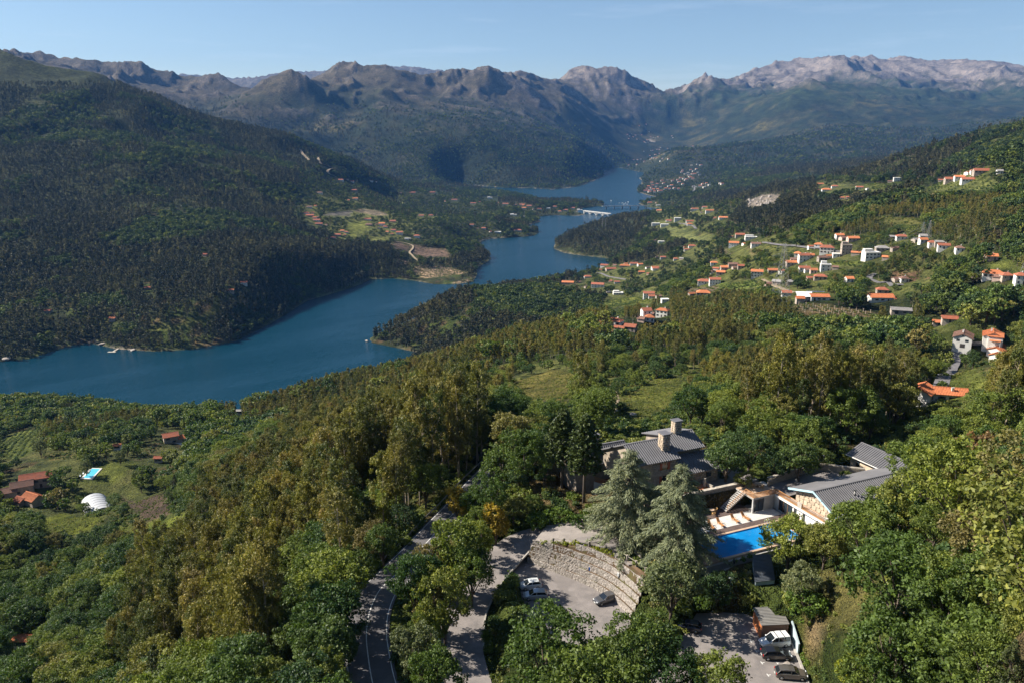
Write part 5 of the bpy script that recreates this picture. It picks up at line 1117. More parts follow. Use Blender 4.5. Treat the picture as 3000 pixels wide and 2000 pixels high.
balustrade(tb, (15.7, 4.3), (20.7, 4.3), 3.03); balustrade(tb, (15.7, 4.3), (15.7, 6.4), 3.03); balustrade(tb, (20.75, 4.2), (20.75, -1.4), 3.03); balustrade(tb, (20.75, -2.4), (20.75, -7.6), 3.03)
MB().box(20.62, 20.95, -2.4, -1.4, 2.9, 4.0).build('pier', STONE, tb)
st = empty('stair'); st.parent = tb
for k in range(12): MB().box(11.6 + k * 0.34, 11.6 + k * 0.34 + 0.36, 6.5, 8.2, 0.20 + k * 0.245, 0.28 + k * 0.245).build('tread', CONC, st)
for y in (6.5, 8.2): MB().bar((11.5, y, 0.1), (15.7, y, 3.0), 0.10, 0.28).build('stringer', CONCR, st)
for y in (6.45,):
    MB().bar((11.6, y, 1.2), (15.7, y, 4.0), 0.08, 0.07).build('handrail', TEAK, st)
    for k in range(12): MB().box(-0.03, 0.03, -0.03, 0.03, 0, 0.95).build('baluster', TEAK, st).location = (11.75 + k * 0.34, y, 0.30 + k * 0.24)
# ------------------------------------------------------------------ long right-hand building: gable of pale stone, blue fascia
rb = hthing('stone_pavilion', 'long low building with grey roof, pale blue fascia and golden stone gable', 'building', 22.4, -11, ZP + 1)
def prof(c):                                          # roof height over the terrace floor across the building
    return np.interp(c, [-11, -4, 1.5], [2.9, 6.0, 4.2]) - 0.35
stone_wall(rb, 'gable_wall', (0, 11.9), (0, -0.4), -0.4, lambda s: float(prof(0.9 - s)), GOLD, 0.45, 0.62, zmin=2.05)
MB().box(0.45, 26, 0.2, 11.5, -1, 2.5).build('wall', RENDER, rb); 
ribbed('front_roof', (-1.0, 0.0, 2.9), (26.5, 0.0, 2.9), (-1.0, 7.0, 6.0), (26.5, 7.0, 6.0), rb, 0.46, 0.13, 0.16)
MB().slab([(-1.0, 7.0, 6.01), (26.5, 7.0, 6.01), (26.5, 12.9, 4.15), (-1.0, 12.9, 4.15)], 0.16).build('back_roof', FLATR, rb)
MB().bar((-1.0, 7.0, 6.06), (26.5, 7.0, 6.06), 0.35, 0.08).build('ridge_cap', FLATR, rb)
for nm, p, q in (('fascia', (-1.06, 7.0, 5.86), (-1.06, 12.9, 4.02)), ('fascia', (-1.06, 5.0, 5.0), (-1.06, 7.0, 5.86))): MB().bar(p, q, 0.07, 0.34).build(nm, FASCIA, rb)
MB().bar((-1.06, 0.0, 2.78), (-1.06, 4.9, 4.95), 0.07, 0.3).build('fascia', FASCIA, rb)
t_ = MB().tube([(6.2, 4.6, 4.9), (6.2, 4.6, 5.75)], [0.13, 0.13], 8).build('vent_pipe', CONC, rb); MB().box(6.0, 6.4, 4.4, 4.8, 5.76, 5.84).build('cap', BLK, t_)
# upper yard behind it, with a parapet
yd = hthing('upper_yard', 'asphalt yard behind the long roof, enclosed by a stone parapet', 'yard', 21, 2, ZT); yd['kind'] = 'structure'
MB().add([(0.5, 0, 0.35), (19, 0.5, 0.6), (20, 4.6, 0.6), (13.5, 6.6, 0.55), (0.5, 5.2, 0.30)], [(0, 1, 2, 3, 4)]).build('yard_surface', ASPH, yd)
pp = hthing('parapet_wall', 'stepped stone parapet along the far edge of the upper yard', 'wall', 21, 2, ZT)
stone_wall(pp, 'wall', (13.2, 6.8), (0.4, 5.4), -0.5, lambda s: 1.75 if s < 11 else 1.35, DARKST, 0.4, 0.42, zmin=0.3); stone_wall(pp, 'wall', (20.2, 1.0), (13.4, 6.9), -0.5, 1.75, DARKST, 0.4, 0.42, zmin=0.3)
MB().bar((13.3, 6.65, 1.82), (0.4, 5.25, 1.82), 0.6, 0.14).build('coping', STONE, pp); MB().bar((20.2, 1.0, 1.82), (13.4, 6.9, 1.82), 0.6, 0.14).build('coping', STONE, pp)
# ------------------------------------------------------------------ annex at the back right
q = PZ(2478, 1328, 267.3); an = empty('hotel_annex', (q[0], q[1], 267.3), HA - math.pi / 2 + math.radians(2), 'small stone annex with ribbed grey roof behind the long building', 'building')
# local x runs towards the viewer, y to the right
AL, AW = 13.0, 8.0
ribbed('roof', (0, 0, 0), (AL, 0, 0), (0, AW / 2, 1.75), (AL, AW / 2, 1.75), an, 0.5, 0.10, 0.14); ribbed('roof', (AL, AW, 0), (0, AW, 0), (AL, AW / 2, 1.75), (0, AW / 2, 1.75), an, 0.5, 0.10, 0.14)
MB().bar((0, AW / 2, 1.78), (AL, AW / 2, 1.78), 0.4, 0.06).build('ridge_cap', FLATR, an); MB().bar((0, -0.06, -0.08), (AL, -0.06, -0.08), 0.08, 0.16).build('gutter', RENDER, an)
wl = MB().add([(0.7, 0.7, -4.6), (AL - 0.7, 0.7, -4.6), (AL - 0.7, AW - 0.7, -4.6), (0.7, AW - 0.7, -4.6), (0.7, 0.7, 0.1), (AL - 0.7, 0.7, 0.1), (AL - 0.7, AW - 0.7, 0.1), (0.7, AW - 0.7, 0.1), (0.7, AW / 2, 1.5), (AL - 0.7, AW / 2, 1.5)], [(0, 1, 5, 4), (1, 2, 6, 9, 5), (2, 3, 7, 6), (3, 0, 4, 8, 7)]).build('wall', simple('sunny_stone', (0.60, 0.47, 0.34), 0.9, 0.2, 1.1, 0.6, 3), an)  # annex stone made paler and warmer: sunlight put into its colour
for x in (2.2, 6.9): f = MB().box(x, x + 0.7, 0.62, 0.72, -1.9, -0.3).build('window', WIN, an); MB().box(x - 0.1, x, 0.58, 0.72, -2.0, -0.2).build('frame', WOODB, f)
# ------------------------------------------------------------------ main hotel house
mh = hthing('hotel_house', 'dark roofed stone hotel house with three big chimneys behind the cedars', 'hotel', 0, 12, ZT)
def gable_block(parent, x0, x1, y0, y1, yr, ze, zr, zeb=None, base=-0.6, mat=None, over=0.9, wall=True):
    """block with its ridge along x: eave at y0 (viewer side), ridge at yr, back eave at y1"""
    zb = zeb if zeb is not None else ze
    ribbed('roof', (x0, y0, ze), (x1, y0, ze), (x0, yr, zr), (x1, yr, zr), parent, 0.46, 0.12, 0.16); ribbed('back_roof', (x1, y1, zb), (x0, y1, zb), (x1, yr, zr), (x0, yr, zr), parent, 0.5, 0.09, 0.16)
    MB().bar((x0, yr, zr + 0.03), (x1, yr, zr + 0.03), 0.4, 0.06).build('ridge_cap', FLATR, parent)
    if wall:
        X0, X1, Y0, Y1 = x0 + over * 0.6, x1 - over * 0.6, y0 + over, y1 - over
        f = lambda y: float(np.interp(y, [y0, yr, y1], [ze, zr, zb])) - 0.2
        MB().add([(X0, Y0, base), (X1, Y0, base), (X1, Y1, base), (X0, Y1, base), (X0, Y0, f(Y0)), (X1, Y0, f(Y0)), (X1, Y1, f(Y1)), (X0, Y1, f(Y1)), (X0, yr, f(yr)), (X1, yr, f(yr))], [(0, 1, 5, 4), (1, 2, 6, 9, 5), (2, 3, 7, 6), (3, 0, 4, 8, 7)]).build('wall', mat or simple('shaded_granite', (0.33, 0.27, 0.21), 0.92, 0.3, 1.1, 0.7, 2.6, tint=(0.22, 0.19, 0.155)), parent)  # house granite carries its shade in the darker wall colour
gable_block(mh, -8.0, 5.0, 16.2, 24.5, 19.8, 0.3, 2.9, None, -6.0)                    # left wing
gable_block(mh, -2.2, 7.3, 3.2, 18.0, 8.6, 5.0, 7.3, 2.6)                      # middle block, pushed forward
gable_block(mh, 6.6, 14.0, 4.9, 16.0, 9.4, 5.6, 7.6)                     # right block
gable_block(mh, 6.9, 15.2, 0.8, 8.0, 5.6, 2.7, 4.6)                      # low right wing in front of it
stone_wall(mh, 'front_wall', (1.0, 4.02), (6.8, 4.02), -0.5, 5.0, DARKST, 0.3, 0.5, lambda s, z: (2.6 < s < 3.8 and (0.2 < z < 1.8 or 2.9 < z < 4.3)) or s < 0.6); stone_wall(mh, 'wing_wall', (7.5, 1.62), (14.7, 1.62), -0.5, 2.7, DARKST, 0.3, 0.5, lambda s, z: 4.6 < s < 5.8 and 1.0 < z < 2.3)
stone_wall(mh, 'side_wall', (14.72, 1.6), (14.72, 7.2), -0.5, lambda s: 2.7 + min(s, 3.0) * 0.35, DARKST, 0.3, 0.5)
SHUT = simple('red_shutter', (0.36, 0.10, 0.05), 0.7, 0.15, 2.0)
for x, z in ((3.6, 0.3), (3.6, 3.0)):
    f = MB().box(x, x + 1.2, 3.92, 4.0, z, z + 1.4).build('window', WIN, mh); MB().box(x - 0.5, x - 0.02, 3.84, 3.98, z, z + 1.4).build('shutter', SHUT, f); MB().box(x + 1.22, x + 1.7, 3.84, 3.98, z, z + 1.4).build('shutter', SHUT, f)
MB().box(12.1, 13.2, 1.5, 1.58, 1.05, 2.2).build('window', WIN, mh)
for x in (-6.2, -3.6, -1.0): f = MB().box(x, x + 1.0, 17.0, 17.06, -2.0, -0.6).build('window', WIN, mh)
def chimney(x, y, z0, z1, wx, wy):
    c = empty('chimney', (x, y, z0)); c.parent = mh
    for p0, p1 in (((-wx, -wy), (wx, -wy)), ((-wx, wy), (-wx, -wy)), ((wx, -wy), (wx, wy))):
        d = Vector((p1[0] - p0[0], p1[1] - p0[1], 0)); L = d.length; d.normalize(); ang = math.atan2(d.y, d.x); z = 0.0
        while z < z1 - z0 - 0.2:
            h = 0.36 + 0.14 * _srng.random(); s = 0
            while s < L - 0.1:
                l = min(L - s, 0.5 + 0.4 * _srng.random())
                if L - s - l < 0.25: l = L - s
                o = bpy.data.objects.new('stone', stone_mesh(int(_srng.random() * 8), GOLD if p0[0] < 0 and p1[0] < 0 else DARKST)); link(o, c); o.location = (p0[0] + d.x * (s + l / 2), p0[1] + d.y * (s + l / 2), z + h / 2); o.rotation_euler = (0, 0, ang); o.scale = (l * 0.99, 1, min(h, z1 - z0 - z) * 0.98); s += l  # sunward face takes the paler stone, putting sunlight into its colour
            z += h
    MB().box(-wx + 0.03, wx - 0.03, -wy + 0.03, wy - 0.03, -0.5, z1 - z0).build('core', MORTAR, c); MB().box(-wx - 0.2, wx + 0.2, -wy - 0.2, wy + 0.2, z1 - z0 + 0.001, z1 - z0 + 0.16).build('cap', ROOFM, c, 0.02)
chimney(-2.9, 19.2, 2.0, 5.6, 1.15, 0.75); chimney(5.4, 6.3, 5.9, 9.2, 0.75, 0.85); chimney(10.4, 9.6, 7.1, 9.9, 0.75, 0.7)
for x0, x1, y0, y1 in ((4.9, 7.2, -4.5, -3.0), ): pass
# terracotta terraces
tr = hthing('garden_terrace', 'terracotta paved terrace with low walls right of the house', 'terrace', 5.5, 9.8, ZT); 
for i in range(5):
    for j in range(4): MB().box(i * 1.1, i * 1.1 + 1.08, 0.6 + j * 0.7, 0.6 + j * 0.7 + 0.685, -0.2, 0.06).build('paving_tile', TERRA, tr)
MB().box(5.5, 5.8, 0.5, 3.6, -0.3, 0.75).build('wall', STONE, tr); MB().box(4.9, 5.25, 2.0, 2.35, -0.2, 1.7).build('stone_pillar', STONE, tr)
yd2 = hthing('hotel_yard', 'shaded asphalt yard between the house and the upper yard', 'yard', 11.5, 10.4, ZT); yd2['kind'] = 'structure'; MB().box(0, 10.5, 0, 6.8, -0.4, 0.04).build('yard_surface', ASPH, yd2)
# small stone bathing house with red terrace on the left below the firs
lf = PZ(1690, 1432, 258.6); lt = empty('garden_house', tuple(lf), HA + math.radians(-62), 'small white stone outhouse with terracotta roof terrace below the firs', 'outhouse')
# local x towards the viewer-right, y to the right-back
MB().box(-1.0, 7.6, 0.3, 6.2, -1.5, 2.75).build('wall', simple('whitewashed_stone', (0.58, 0.50, 0.42), 0.9, 0.2, 1.2, 0.7, 3.0), lt)
for i in range(7):
    for j in range(5): MB().box(-0.95 + i * 1.22, -0.95 + i * 1.22 + 1.2, 0.35 + j * 1.16, 0.35 + j * 1.16 + 1.145, 2.752, 2.80).build('terrace_tile', TERRA, lt)
balustrade(lt, (-0.9, 0.4), (7.5, 0.4), 2.8); balustrade(lt, (7.5, 0.4), (7.5, 6.1), 2.8)
MB().box(1.6, 2.5, 0.2, 0.28, -0.6, 1.7).build('door', BLUE, lt); MB().box(4.6, 5.8, 0.2, 0.28, 0.3, 1.4).build('window', WIN, lt); MB().box(7.62, 7.7, 2.2, 3.4, 0.3, 1.4).build('window', WIN, lt)
lp2 = PZ(1652, 1374, 261.2); l2 = empty('red_terrace', tuple(lp2), HA + math.radians(-62), 'square red terrace with white edging beside the fir trunk', 'terrace')
for i in range(4):
    for j in range(3): MB().box(i * 1.3, i * 1.3 + 1.28, j * 1.3, j * 1.3 + 1.28, -0.1, 0.04).build('paving_tile', TERRA, l2)
for b in ((-0.35, 5.6, -0.35, -0.02), (-0.35, 5.6, 3.95, 4.3), (-0.35, -0.02, -0.02, 3.95), (5.22, 5.6, -0.02, 3.95)): MB().box(*b, -2.6, 0.12).build('edging', STONE, l2)
# ------------------------------------------------------------------ loungers, tables, chairs on the deck
def lounger(a, c, rz, label):
    p = HL(a, c, ZP + 0.03); t = empty('sun_lounger', tuple(p), HA + rz, label, 'sun lounger', 'wooden sun loungers on the pool deck')
    MB().box(-0.30, 0.30, -1.35, 0.15, 0.28, 0.34).build('seat', TEAK, t, 0.02); MB().add([(-0.3, 0.15, 0.30), (0.3, 0.15, 0.30), (0.26, 0.78, 0.98), (-0.26, 0.78, 0.98), (-0.3, 0.21, 0.26), (0.3, 0.21, 0.26), (0.26, 0.84, 0.94), (-0.26, 0.84, 0.94)], [(0, 1, 2, 3), (7, 6, 5, 4), (0, 4, 5, 1), (2, 6, 7, 3), (1, 5, 6, 2), (3, 7, 4, 0)]).build('backrest', TEAK, t)
    for x in (-0.26, 0.26):
        for y in (-1.2, 0.1): MB().box(x - 0.035, x + 0.035, y - 0.035, y + 0.035, 0, 0.28).build('leg', TEAK, t)
        MB().bar((x * 1.15, -0.5, 0.52), (x * 1.15, 0.2, 0.55), 0.06, 0.04).build('armrest', TEAK, t)
    return t
for i, (a, c) in enumerate([(1.6, 3.0), (5.6, 3.4), (7.6, 3.4), (10.9, 3.6), (13.2, 3.5)]):
    lounger(a, c, math.radians(-16 + 5 * i), ['wooden sun lounger nearest the cedar, leftmost on the deck', 'second sun lounger from the cedar', 'middle sun lounger of the five on the pale deck', 'sun lounger left of the rightmost one', 'rightmost sun lounger, nearest the glass doors'][i])
def table_set(a, c, z, label, chairs):
    p = HL(a, c, z); t = empty('round_table', tuple(p), HA, label, 'table'); MB().tube([(0, 0, 0.70), (0, 0, 0.75)], [0.55, 0.55], 14, smooth=False).build('table_top', COPING, t); MB().tube([(0, 0, 0), (0, 0, 0.7)], [0.06, 0.05], 6).build('leg', WOODB, t); MB().tube([(0, 0, 0), (0, 0, 0.04)], [0.3, 0.28], 10).build('base', WOODB, t)
    for k, (dx, dy, lb) in enumerate(chairs):
        p = HL(a + dx, c + dy, z); q = empty('wicker_chair', tuple(p), HA + math.atan2(-dx, dy) + math.pi, lb, 'chair', 'wicker chairs at the terrace tables'); WK = simple('wicker', (0.50, 0.30, 0.12), 0.8, 0.25, 4.0, 0.5, 20)
        MB().box(-0.26, 0.26, -0.26, 0.26, 0.40, 0.46).build('seat', WK, q, 0.02); MB().box(-0.27, 0.27, -0.30, -0.25, 0.46, 0.88).build('backrest', WK, q, 0.02)
        for x in (-0.22, 0.22):
            for y in (-0.22, 0.22): MB().box(x - 0.025, x + 0.025, y - 0.025, y + 0.025, 0, 0.4).build('leg', WK, q)
            MB().box(x * 1.2 - 0.025, x * 1.2 + 0.025, -0.27, 0.2, 0.62, 0.66).build('armrest', WK, q)
table_set(8.9, 7.4, ZP + 0.02, 'round table with wicker chairs on the shaded boards under the retaining wall', [(-0.2, -0.95, 'wicker chair in front of the table under the retaining wall'), (0.95, 0.1, 'wicker chair right of the table under the retaining wall')])
table_set(19.6, 7.9, ZT + 0.04, 'round table on the upper terrace behind the balustrade', [(-0.9, 0.1, 'wicker chair left of the upper terrace table'), (0.3, -0.95, 'wicker chair in front of the upper terrace table')])
table_set(21.4 - 0.9, -2.0, ZP + 0.03, 'small table on the dark boards at the far end of the pool', [(-0.75, -0.6, 'wicker chair at the far end of the pool')])
# ------------------------------------------------------------------ sheds down the slope, path, lamps
SHEDR = simple('shed_roof', (0.235, 0.22, 0.20), 0.7, 0.15, 0.7, tint=(0.17, 0.165, 0.16)); DSHED = simple('dark_shed_roof', (0.075, 0.085, 0.10), 0.6, 0.2, 0.7, tint=(0.11, 0.115, 0.12)); ORW = simple('rust_panel', (0.50, 0.17, 0.06), 0.7, 0.25, 1.0, 0.2, 7, tint=(0.33, 0.13, 0.07)); BROWNW = simple('brown_boards', (0.17, 0.10, 0.07), 0.8, 0.3, 1.2, 0.3, 7); PBLUE = simple('pale_blue_wall', (0.40, 0.48, 0.50), 0.85, 0.2, 0.8, 0.3, 6, tint=(0.32, 0.36, 0.36))
def shed(name, label, quad, z, zb, roof, wallm, front=None, boards=False, group=None):
    """roof through four pixel corners (back left, back right, front right, front left) at height z, walls down to zb"""
    P = [PZ(*p, zz) for p, zz in zip(quad, z)]; o = Vector(P[3]); t = empty(name, (o.x, o.y, zb), 0, label, 'shed', group); Q = [Vector(p) - Vector((o.x, o.y, zb)) for p in P]
    ribbed('roof', Q[3], Q[0], Q[2], Q[1], t, 0.36, 0.07, 0.1, roof)
    c = sum(Q, Vector()) / 4; q = [Vector((c.x + (v.x - c.x) * 0.93, c.y + (v.y - c.y) * 0.93, v.z - 0.12)) for v in Q]
    for nm, i, j, m in (('left_wall', 0, 3, wallm), ('right_wall', 1, 2, wallm), ('back_wall', 0, 1, wallm), ('front_wall', 3, 2, front or wallm)):
        A, B = q[i], q[j]; d = (B - A).normalized(); n = Vector((-d.y, d.x, 0)) * 0.06
        MB().add([(A.x - n.x, A.y - n.y, -0.4), (B.x - n.x, B.y - n.y, -0.4), (B.x - n.x, B.y - n.y, B.z), (A.x - n.x, A.y - n.y, A.z), (A.x + n.x, A.y + n.y, -0.4), (B.x + n.x, B.y + n.y, -0.4), (B.x + n.x, B.y + n.y, B.z), (A.x + n.x, A.y + n.y, A.z)], [(0, 1, 2, 3), (7, 6, 5, 4), (0, 4, 5, 1), (1, 5, 6, 2), (2, 6, 7, 3), (3, 7, 4, 0)]).build(nm, m, t)
    if boards:
        A, B = q[3], q[2]; d = (B - A); L = d.length; d.normalize(); n = Vector((d.y, -d.x, 0)) * 0.10; k = int(L / 0.22)
        for i in range(k): p = A + d * (L * (i + 0.5) / k) + n; MB().box(-0.09, 0.09, -0.02, 0.02, 0, min(A.z, B.z)).build('board', BROWNW, t).location = (p.x, p.y, 0)
    return t
shed('tool_shed', 'brown shed with ribbed grey roof behind the white van', [(2206,1779),(2286,1774),(2313,1826),(2231,1830)], (260.0, 260.0, 260.0, 260.0), ZL, SHEDR, ORW, BROWNW, True)
shed('store_shed', 'narrow grey roofed shed with pale blue wall up the slope', [(2214,1705),(2268,1701),(2297,1757),(2247,1764)], (260.6, 260.6, 260.2, 260.2), 258.2, DSHED, PBLUE, BLK)
shed('bath_shed', 'dark ribbed roof shed beside the pool hedge', [(2205,1625),(2258,1622),(2271,1697),(2212,1703)], (262.6, 262.6, 261.8, 261.8), 259.5, DSHED, PBLUE, PBLUE)
A, B = PZ(2316, 1838, 258.6), PZ(2337, 1905, ZL + 0.6); t = empty('boundary_wall', (A[0], A[1], ZL), 0, 'pale blue wall between the brown shed and the bank', 'wall'); d = Vector((B[0] - A[0], B[1] - A[1], 0))
MB().add([(0, 0, -0.4), (0.25, 0.05, -0.4), (0.25, 0.05, 2.3), (0, 0, 2.3), (d.x, d.y, -0.4), (d.x + 0.25, d.y + 0.05, -0.4), (d.x + 0.25, d.y + 0.05, 1.7), (d.x, d.y, 1.7)], [(0, 3, 7, 4), (1, 5, 6, 2), (3, 2, 6, 7), (0, 1, 2, 3), (4, 7, 6, 5)]).build('wall', PBLUE, t)
PATHP = [PZ(*p, 260.6)[:2] for p in [(2086,1652),(2130,1655),(2205,1636),(2205,1650),(2150,1668),(2175,1676),(2150,1690),(2120,1672)]]
sheet('garden_path', PATHP, 260.6, PALEP, 0.6, 'pale paved path below the pool', 'path')
wp = PZ(2285, 1612, 261.0); t = empty('white_wall', tuple(wp), HA - 0.6, 'short white wall half hidden by the oak beside the pool', 'wall'); MB().box(-1.2, 1.6, -0.12, 0.12, -1.0, 2.2).build('wall', RENDER, t, 0.02)
def lamp_post(px, py, z, h, label, head='lantern'):
    p = PZ(px, py, z); t = empty('lamp_post', tuple(p), 0.2, label, 'lamp post'); MB().tube([(0, 0, -0.2), (0, 0, h)], [0.06, 0.04], 6).build('post', BLK if head == 'lantern' else STEEL, t)
    if head == 'lantern':
        b = MB().tube([(0, 0, h), (0, 0, h + 0.45)], [0.11, 0.19], 6, smooth=False).build('lantern', WIN, t); MB().tube([(0, 0, h + 0.451), (0, 0, h + 0.68)], [0.25, 0.03], 6, smooth=False).build('cap', BLK, b)
    else:
        MB().box(-0.35, 0.1, -0.12, 0.12, h, h + 0.12).build('lamp_head', WHITE, t); MB().box(0.1, 0.5, -0.1, 0.1, h - 0.35, h - 0.2).build('lamp_head', WHITE, t)
lamp_post(2148, 1685, 260.2, 2.2, 'black lantern on a post beside the pale path'); lamp_post(2136, 1765, 258.2, 4.4, 'steel lamp post with two heads by the lower gate', 'flood'); lamp_post(2331, 1425, 265.9, 1.0, 'black lantern on the wall of the upper yard'); lamp_post(2411, 1366, 266.6, 1.9, 'white globe lamp at the corner of the parapet')
# wire fence with gate above the lower parking
fn = [PZ(*p) for p in [(2050,1762,257.9),(2112,1766,257.9),(2172,1758,258.2),(2215,1752,258.5)]]; t = empty('wire_fence', tuple(fn[0]), 0, 'thin wire fence with steel posts above the lower parking', 'fence'); f0 = Vector(fn[0])
for q in fn: MB().tube([Vector(q) - f0 + Vector((0, 0, -0.3)), Vector(q) - f0 + Vector((0, 0, 2.0))], [0.04, 0.04], 6).build('post', STEEL, t)
for a, b in zip(fn[:-1], fn[1:]):
    for h in (0.3, 1.1, 1.95): MB().bar(Vector(a) - f0 + Vector((0, 0, h)), Vector(b) - f0 + Vector((0, 0, h)), 0.035).build('rail', STEEL, t)
# ------------------------------------------------------------------ trees that stand out singly
def cedar(seed, Ht=18.0, Wd=7.0, name='cedar'):
    """tiers of long drooping boughs hung with needle sprays"""
    rng = np.random.default_rng(seed); P = []; D = []; t = MB(); t.tube([(0, 0, -1.5), (0.1, 0.1, Ht * 0.5), (0, 0, Ht * 0.98)], [0.48, 0.30, 0.04], 8)
    nl = 24
    for l in range(nl):
        s = 0.17 + 0.80 * (l / (nl - 1)) ** 0.95; nb = int(8 - 3.5 * s)
        for k in range(nb):
            th = 6.283 * (k + 0.7 * rng.random()) / nb + l * 1.9; L = (Wd * (1 - s) ** 0.72 * (0.7 + 0.45 * rng.random())) + 0.35; z0 = Ht * s; rise = 0.10 + 0.25 * s
            f = lambda q: np.array([L * q * math.cos(th), L * q * math.sin(th), z0 + L * (rise * q - 0.36 * q * q)])
            t.tube([f(0), f(0.5), f(1)], [0.02 + 0.022 * L * 0.7, 0.04, 0.012], 4, cap=False)
            for q in np.arange(0.22, 1.02, 0.42 / max(L, 0.8)):
                wv = (0.16 + 0.30 * L * (1 - q) * 0.6)
                for sgn in (-1, -0.35, 0.35, 1):
                    o = sgn * wv * (0.6 + 0.5 * rng.random()); c = f(q) + np.array([-math.sin(th) * o, math.cos(th) * o, -0.22 * abs(o) - 0.08 * rng.random()]) + np.array([math.cos(th), math.sin(th), 0]) * abs(o) * 0.5; P.append(c); D.append((math.cos(th) * 0.8 - math.sin(th) * sgn * 0.5, math.sin(th) * 0.8 + math.cos(th) * sgn * 0.5, -0.55))
    P = np.array(P); D = np.array(D); n = 7; k = len(P); C = np.repeat(P, n, 0); d = np.repeat(D, n, 0) + rng.normal(size=(k * n, 3)) * 0.38; d /= np.linalg.norm(d, axis=1)[:, None]
    C = C + rng.normal(size=C.shape) * np.array([0.22, 0.22, 0.12]); w = np.cross(d, rng.normal(size=d.shape) * 0.6 + np.array([0, 0, 1.0])); w /= np.linalg.norm(w, axis=1)[:, None]
    ln = 0.17 + 0.17 * rng.random(k * n); wd = ln * 0.20; V = np.stack([C - d * ln[:, None], C - w * wd[:, None], C + d * ln[:, None] * 1.2, C + w * wd[:, None]], 1).reshape(-1, 3); val = np.repeat(np.repeat(1 + 0.22 * (rng.random(k) * 2 - 1), n) * (1 + 0.3 * (rng.random(k * n) * 2 - 1)), 4)
    return crown_mesh(name + '_crown', [(V, np.arange(k * n * 4).reshape(-1, 4), val)], LM['cedar']), t.mesh(name + '_trunk', BARK)
def fir(seed, Ht=17.0, Wd=3.3, bare=0.30, name='fir'):
    rng = np.random.default_rng(seed); P = []; t = MB(); t.tube([(0, 0, -1.0), (0, 0, Ht * 0.4), (0, 0, Ht * 0.98)], [0.36, 0.27, 0.03], 8); nl = 26
    for l in range(nl):
        s = bare + (1 - bare) * l / (nl - 1); w = Wd * min(1, 2.6 * (1 - s)) ** 0.7 * (0.75 + 0.3 * rng.random()) * (0.75 + 0.25 * min(1, (s - bare) * 6)) + 0.15
        for k in range(8):
            th = 6.283 * (k + 0.6 * rng.random()) / 8 + l; 
            for q in (0.35, 0.62, 0.86, 1.0): P.append((w * q * math.cos(th), w * q * math.sin(th), Ht * s + 0.12 * w * q + 0.2 * rng.normal()))
    P = np.array(P); cl = leaves(rng, P, 0.44 * (0.7 + 0.5 * rng.random(len(P))), 17, 0.24, 1.9, 0.25, 0.9, 0.3, 0.5, 0.25, 0.35)
    return crown_mesh(name + '_crown', [cl], LM['fir']), t.mesh(name + '_trunk', BARK)
HERO = {'oak': PROTO['oak'], 'green': PROTO['green']}
def one(key, fn):
    if key not in HERO: HERO[key] = [fn()]
    return HERO[key]
one('yellow', lambda: broad(610, 3.2, 8.0, 1.5, 6, 110, 26, 0.27, 0.75, 'yellow', 'yellow_tree')); one('lime', lambda: broad(611, 4.2, 5.0, 0.6, 8, 170, 26, 0.24, 0.7, 'lime', 'lime_bush')); one('rust', lambda: broad(612, 4.6, 8.0, 2.4, 8, 150, 24, 0.28, 0.8, 'rust', 'rust_tree'))
one('olivegreen', lambda: broad(613, 4.4, 9.5, 1.6, 8, 230, 30, 0.20, 0.75, 'olive', 'willow')); one('bush', lambda: broad(614, 3.0, 3.6, 0.4, 7, 110, 24, 0.20, 0.6, 'hedge', 'bush')); HERO['pine'] = PROTO['pine']
HERO_RATIO = {'oak': 1.15, 'green': 1.2, 'yellow': 1.5, 'lime': 0.75, 'rust': 1.15, 'olivegreen': 1.3, 'bush': 0.75, 'pine': 2.0, 'cone': 1.9}
HEROES = []
def hero(px, py, dia, kind, name, label, i=0, group=None):
    """a tree whose crown shows at (px, py) and is dia pixels wide; walks the line of sight until the crown stands on the ground"""
    d = ray(px, py); mesh = HERO[kind][i % len(HERO[kind])]; co = np.empty(len(mesh[0].vertices) * 3, np.float32); mesh[0].vertices.foreach_get('co', co); co = co.reshape(-1, 3)
    Hm = float(np.percentile(co[:, 2], 98)); Wm = float(np.percentile(np.hypot(co[:, 0], co[:, 1]), 96) * 2); zc = float(np.median(co[:, 2]))
    D = np.linspace(55, 900, 3400); x, y, z = d[0] * D, d[1] * D, CAM_H + d[2] * D; s = dia * D / FPX / Wm; tall = 1.35 if (1190 < px < 1470 and py > 1430) or px < 1130 else 1.0; b = np.nonzero(z - ground(x, y) <= zc * s * tall)[0]
    if not len(b): return
    k = b[0]; o = tree_thing(name, mesh, (x[k], y[k], gz(x[k], y[k]) - 0.1), (px * 7.3) % 6.28, s[k], label, 'tree' if 'bush' not in name and 'shrub' not in name else 'bush', group, s[k] * tall); HEROES.append((px, py, D[k])); return o
c1 = cedar(71, 18.5, 9.6); c2 = cedar(72, 17.8, 8.8)
tree_thing('cedar_tree', c1, (20.0, 125.0, 259.3), 0.4, 1.0, 'big grey green cedar with drooping boughs, left of the pair in front of the hotel'); tree_thing('cedar_tree', c2, (27.2, 117.6, 260.6), 2.1, 1.0, 'big silvery cedar, the right one of the pair, next to the pool')
f1 = fir(81, 18.4, 3.8, 0.42); f2 = fir(82, 19.6, 3.6, 0.45)
tree_thing('fir_tree', f1, (9.9, 145.3, 258.8), 0, 1.0, 'tall dark fir with bare lower trunk, left of the two beside the hotel'); tree_thing('fir_tree', f2, (13.6, 137.8, 259.3), 1, 1.0, 'tall dark fir with bare lower trunk nearest the hotel roof')
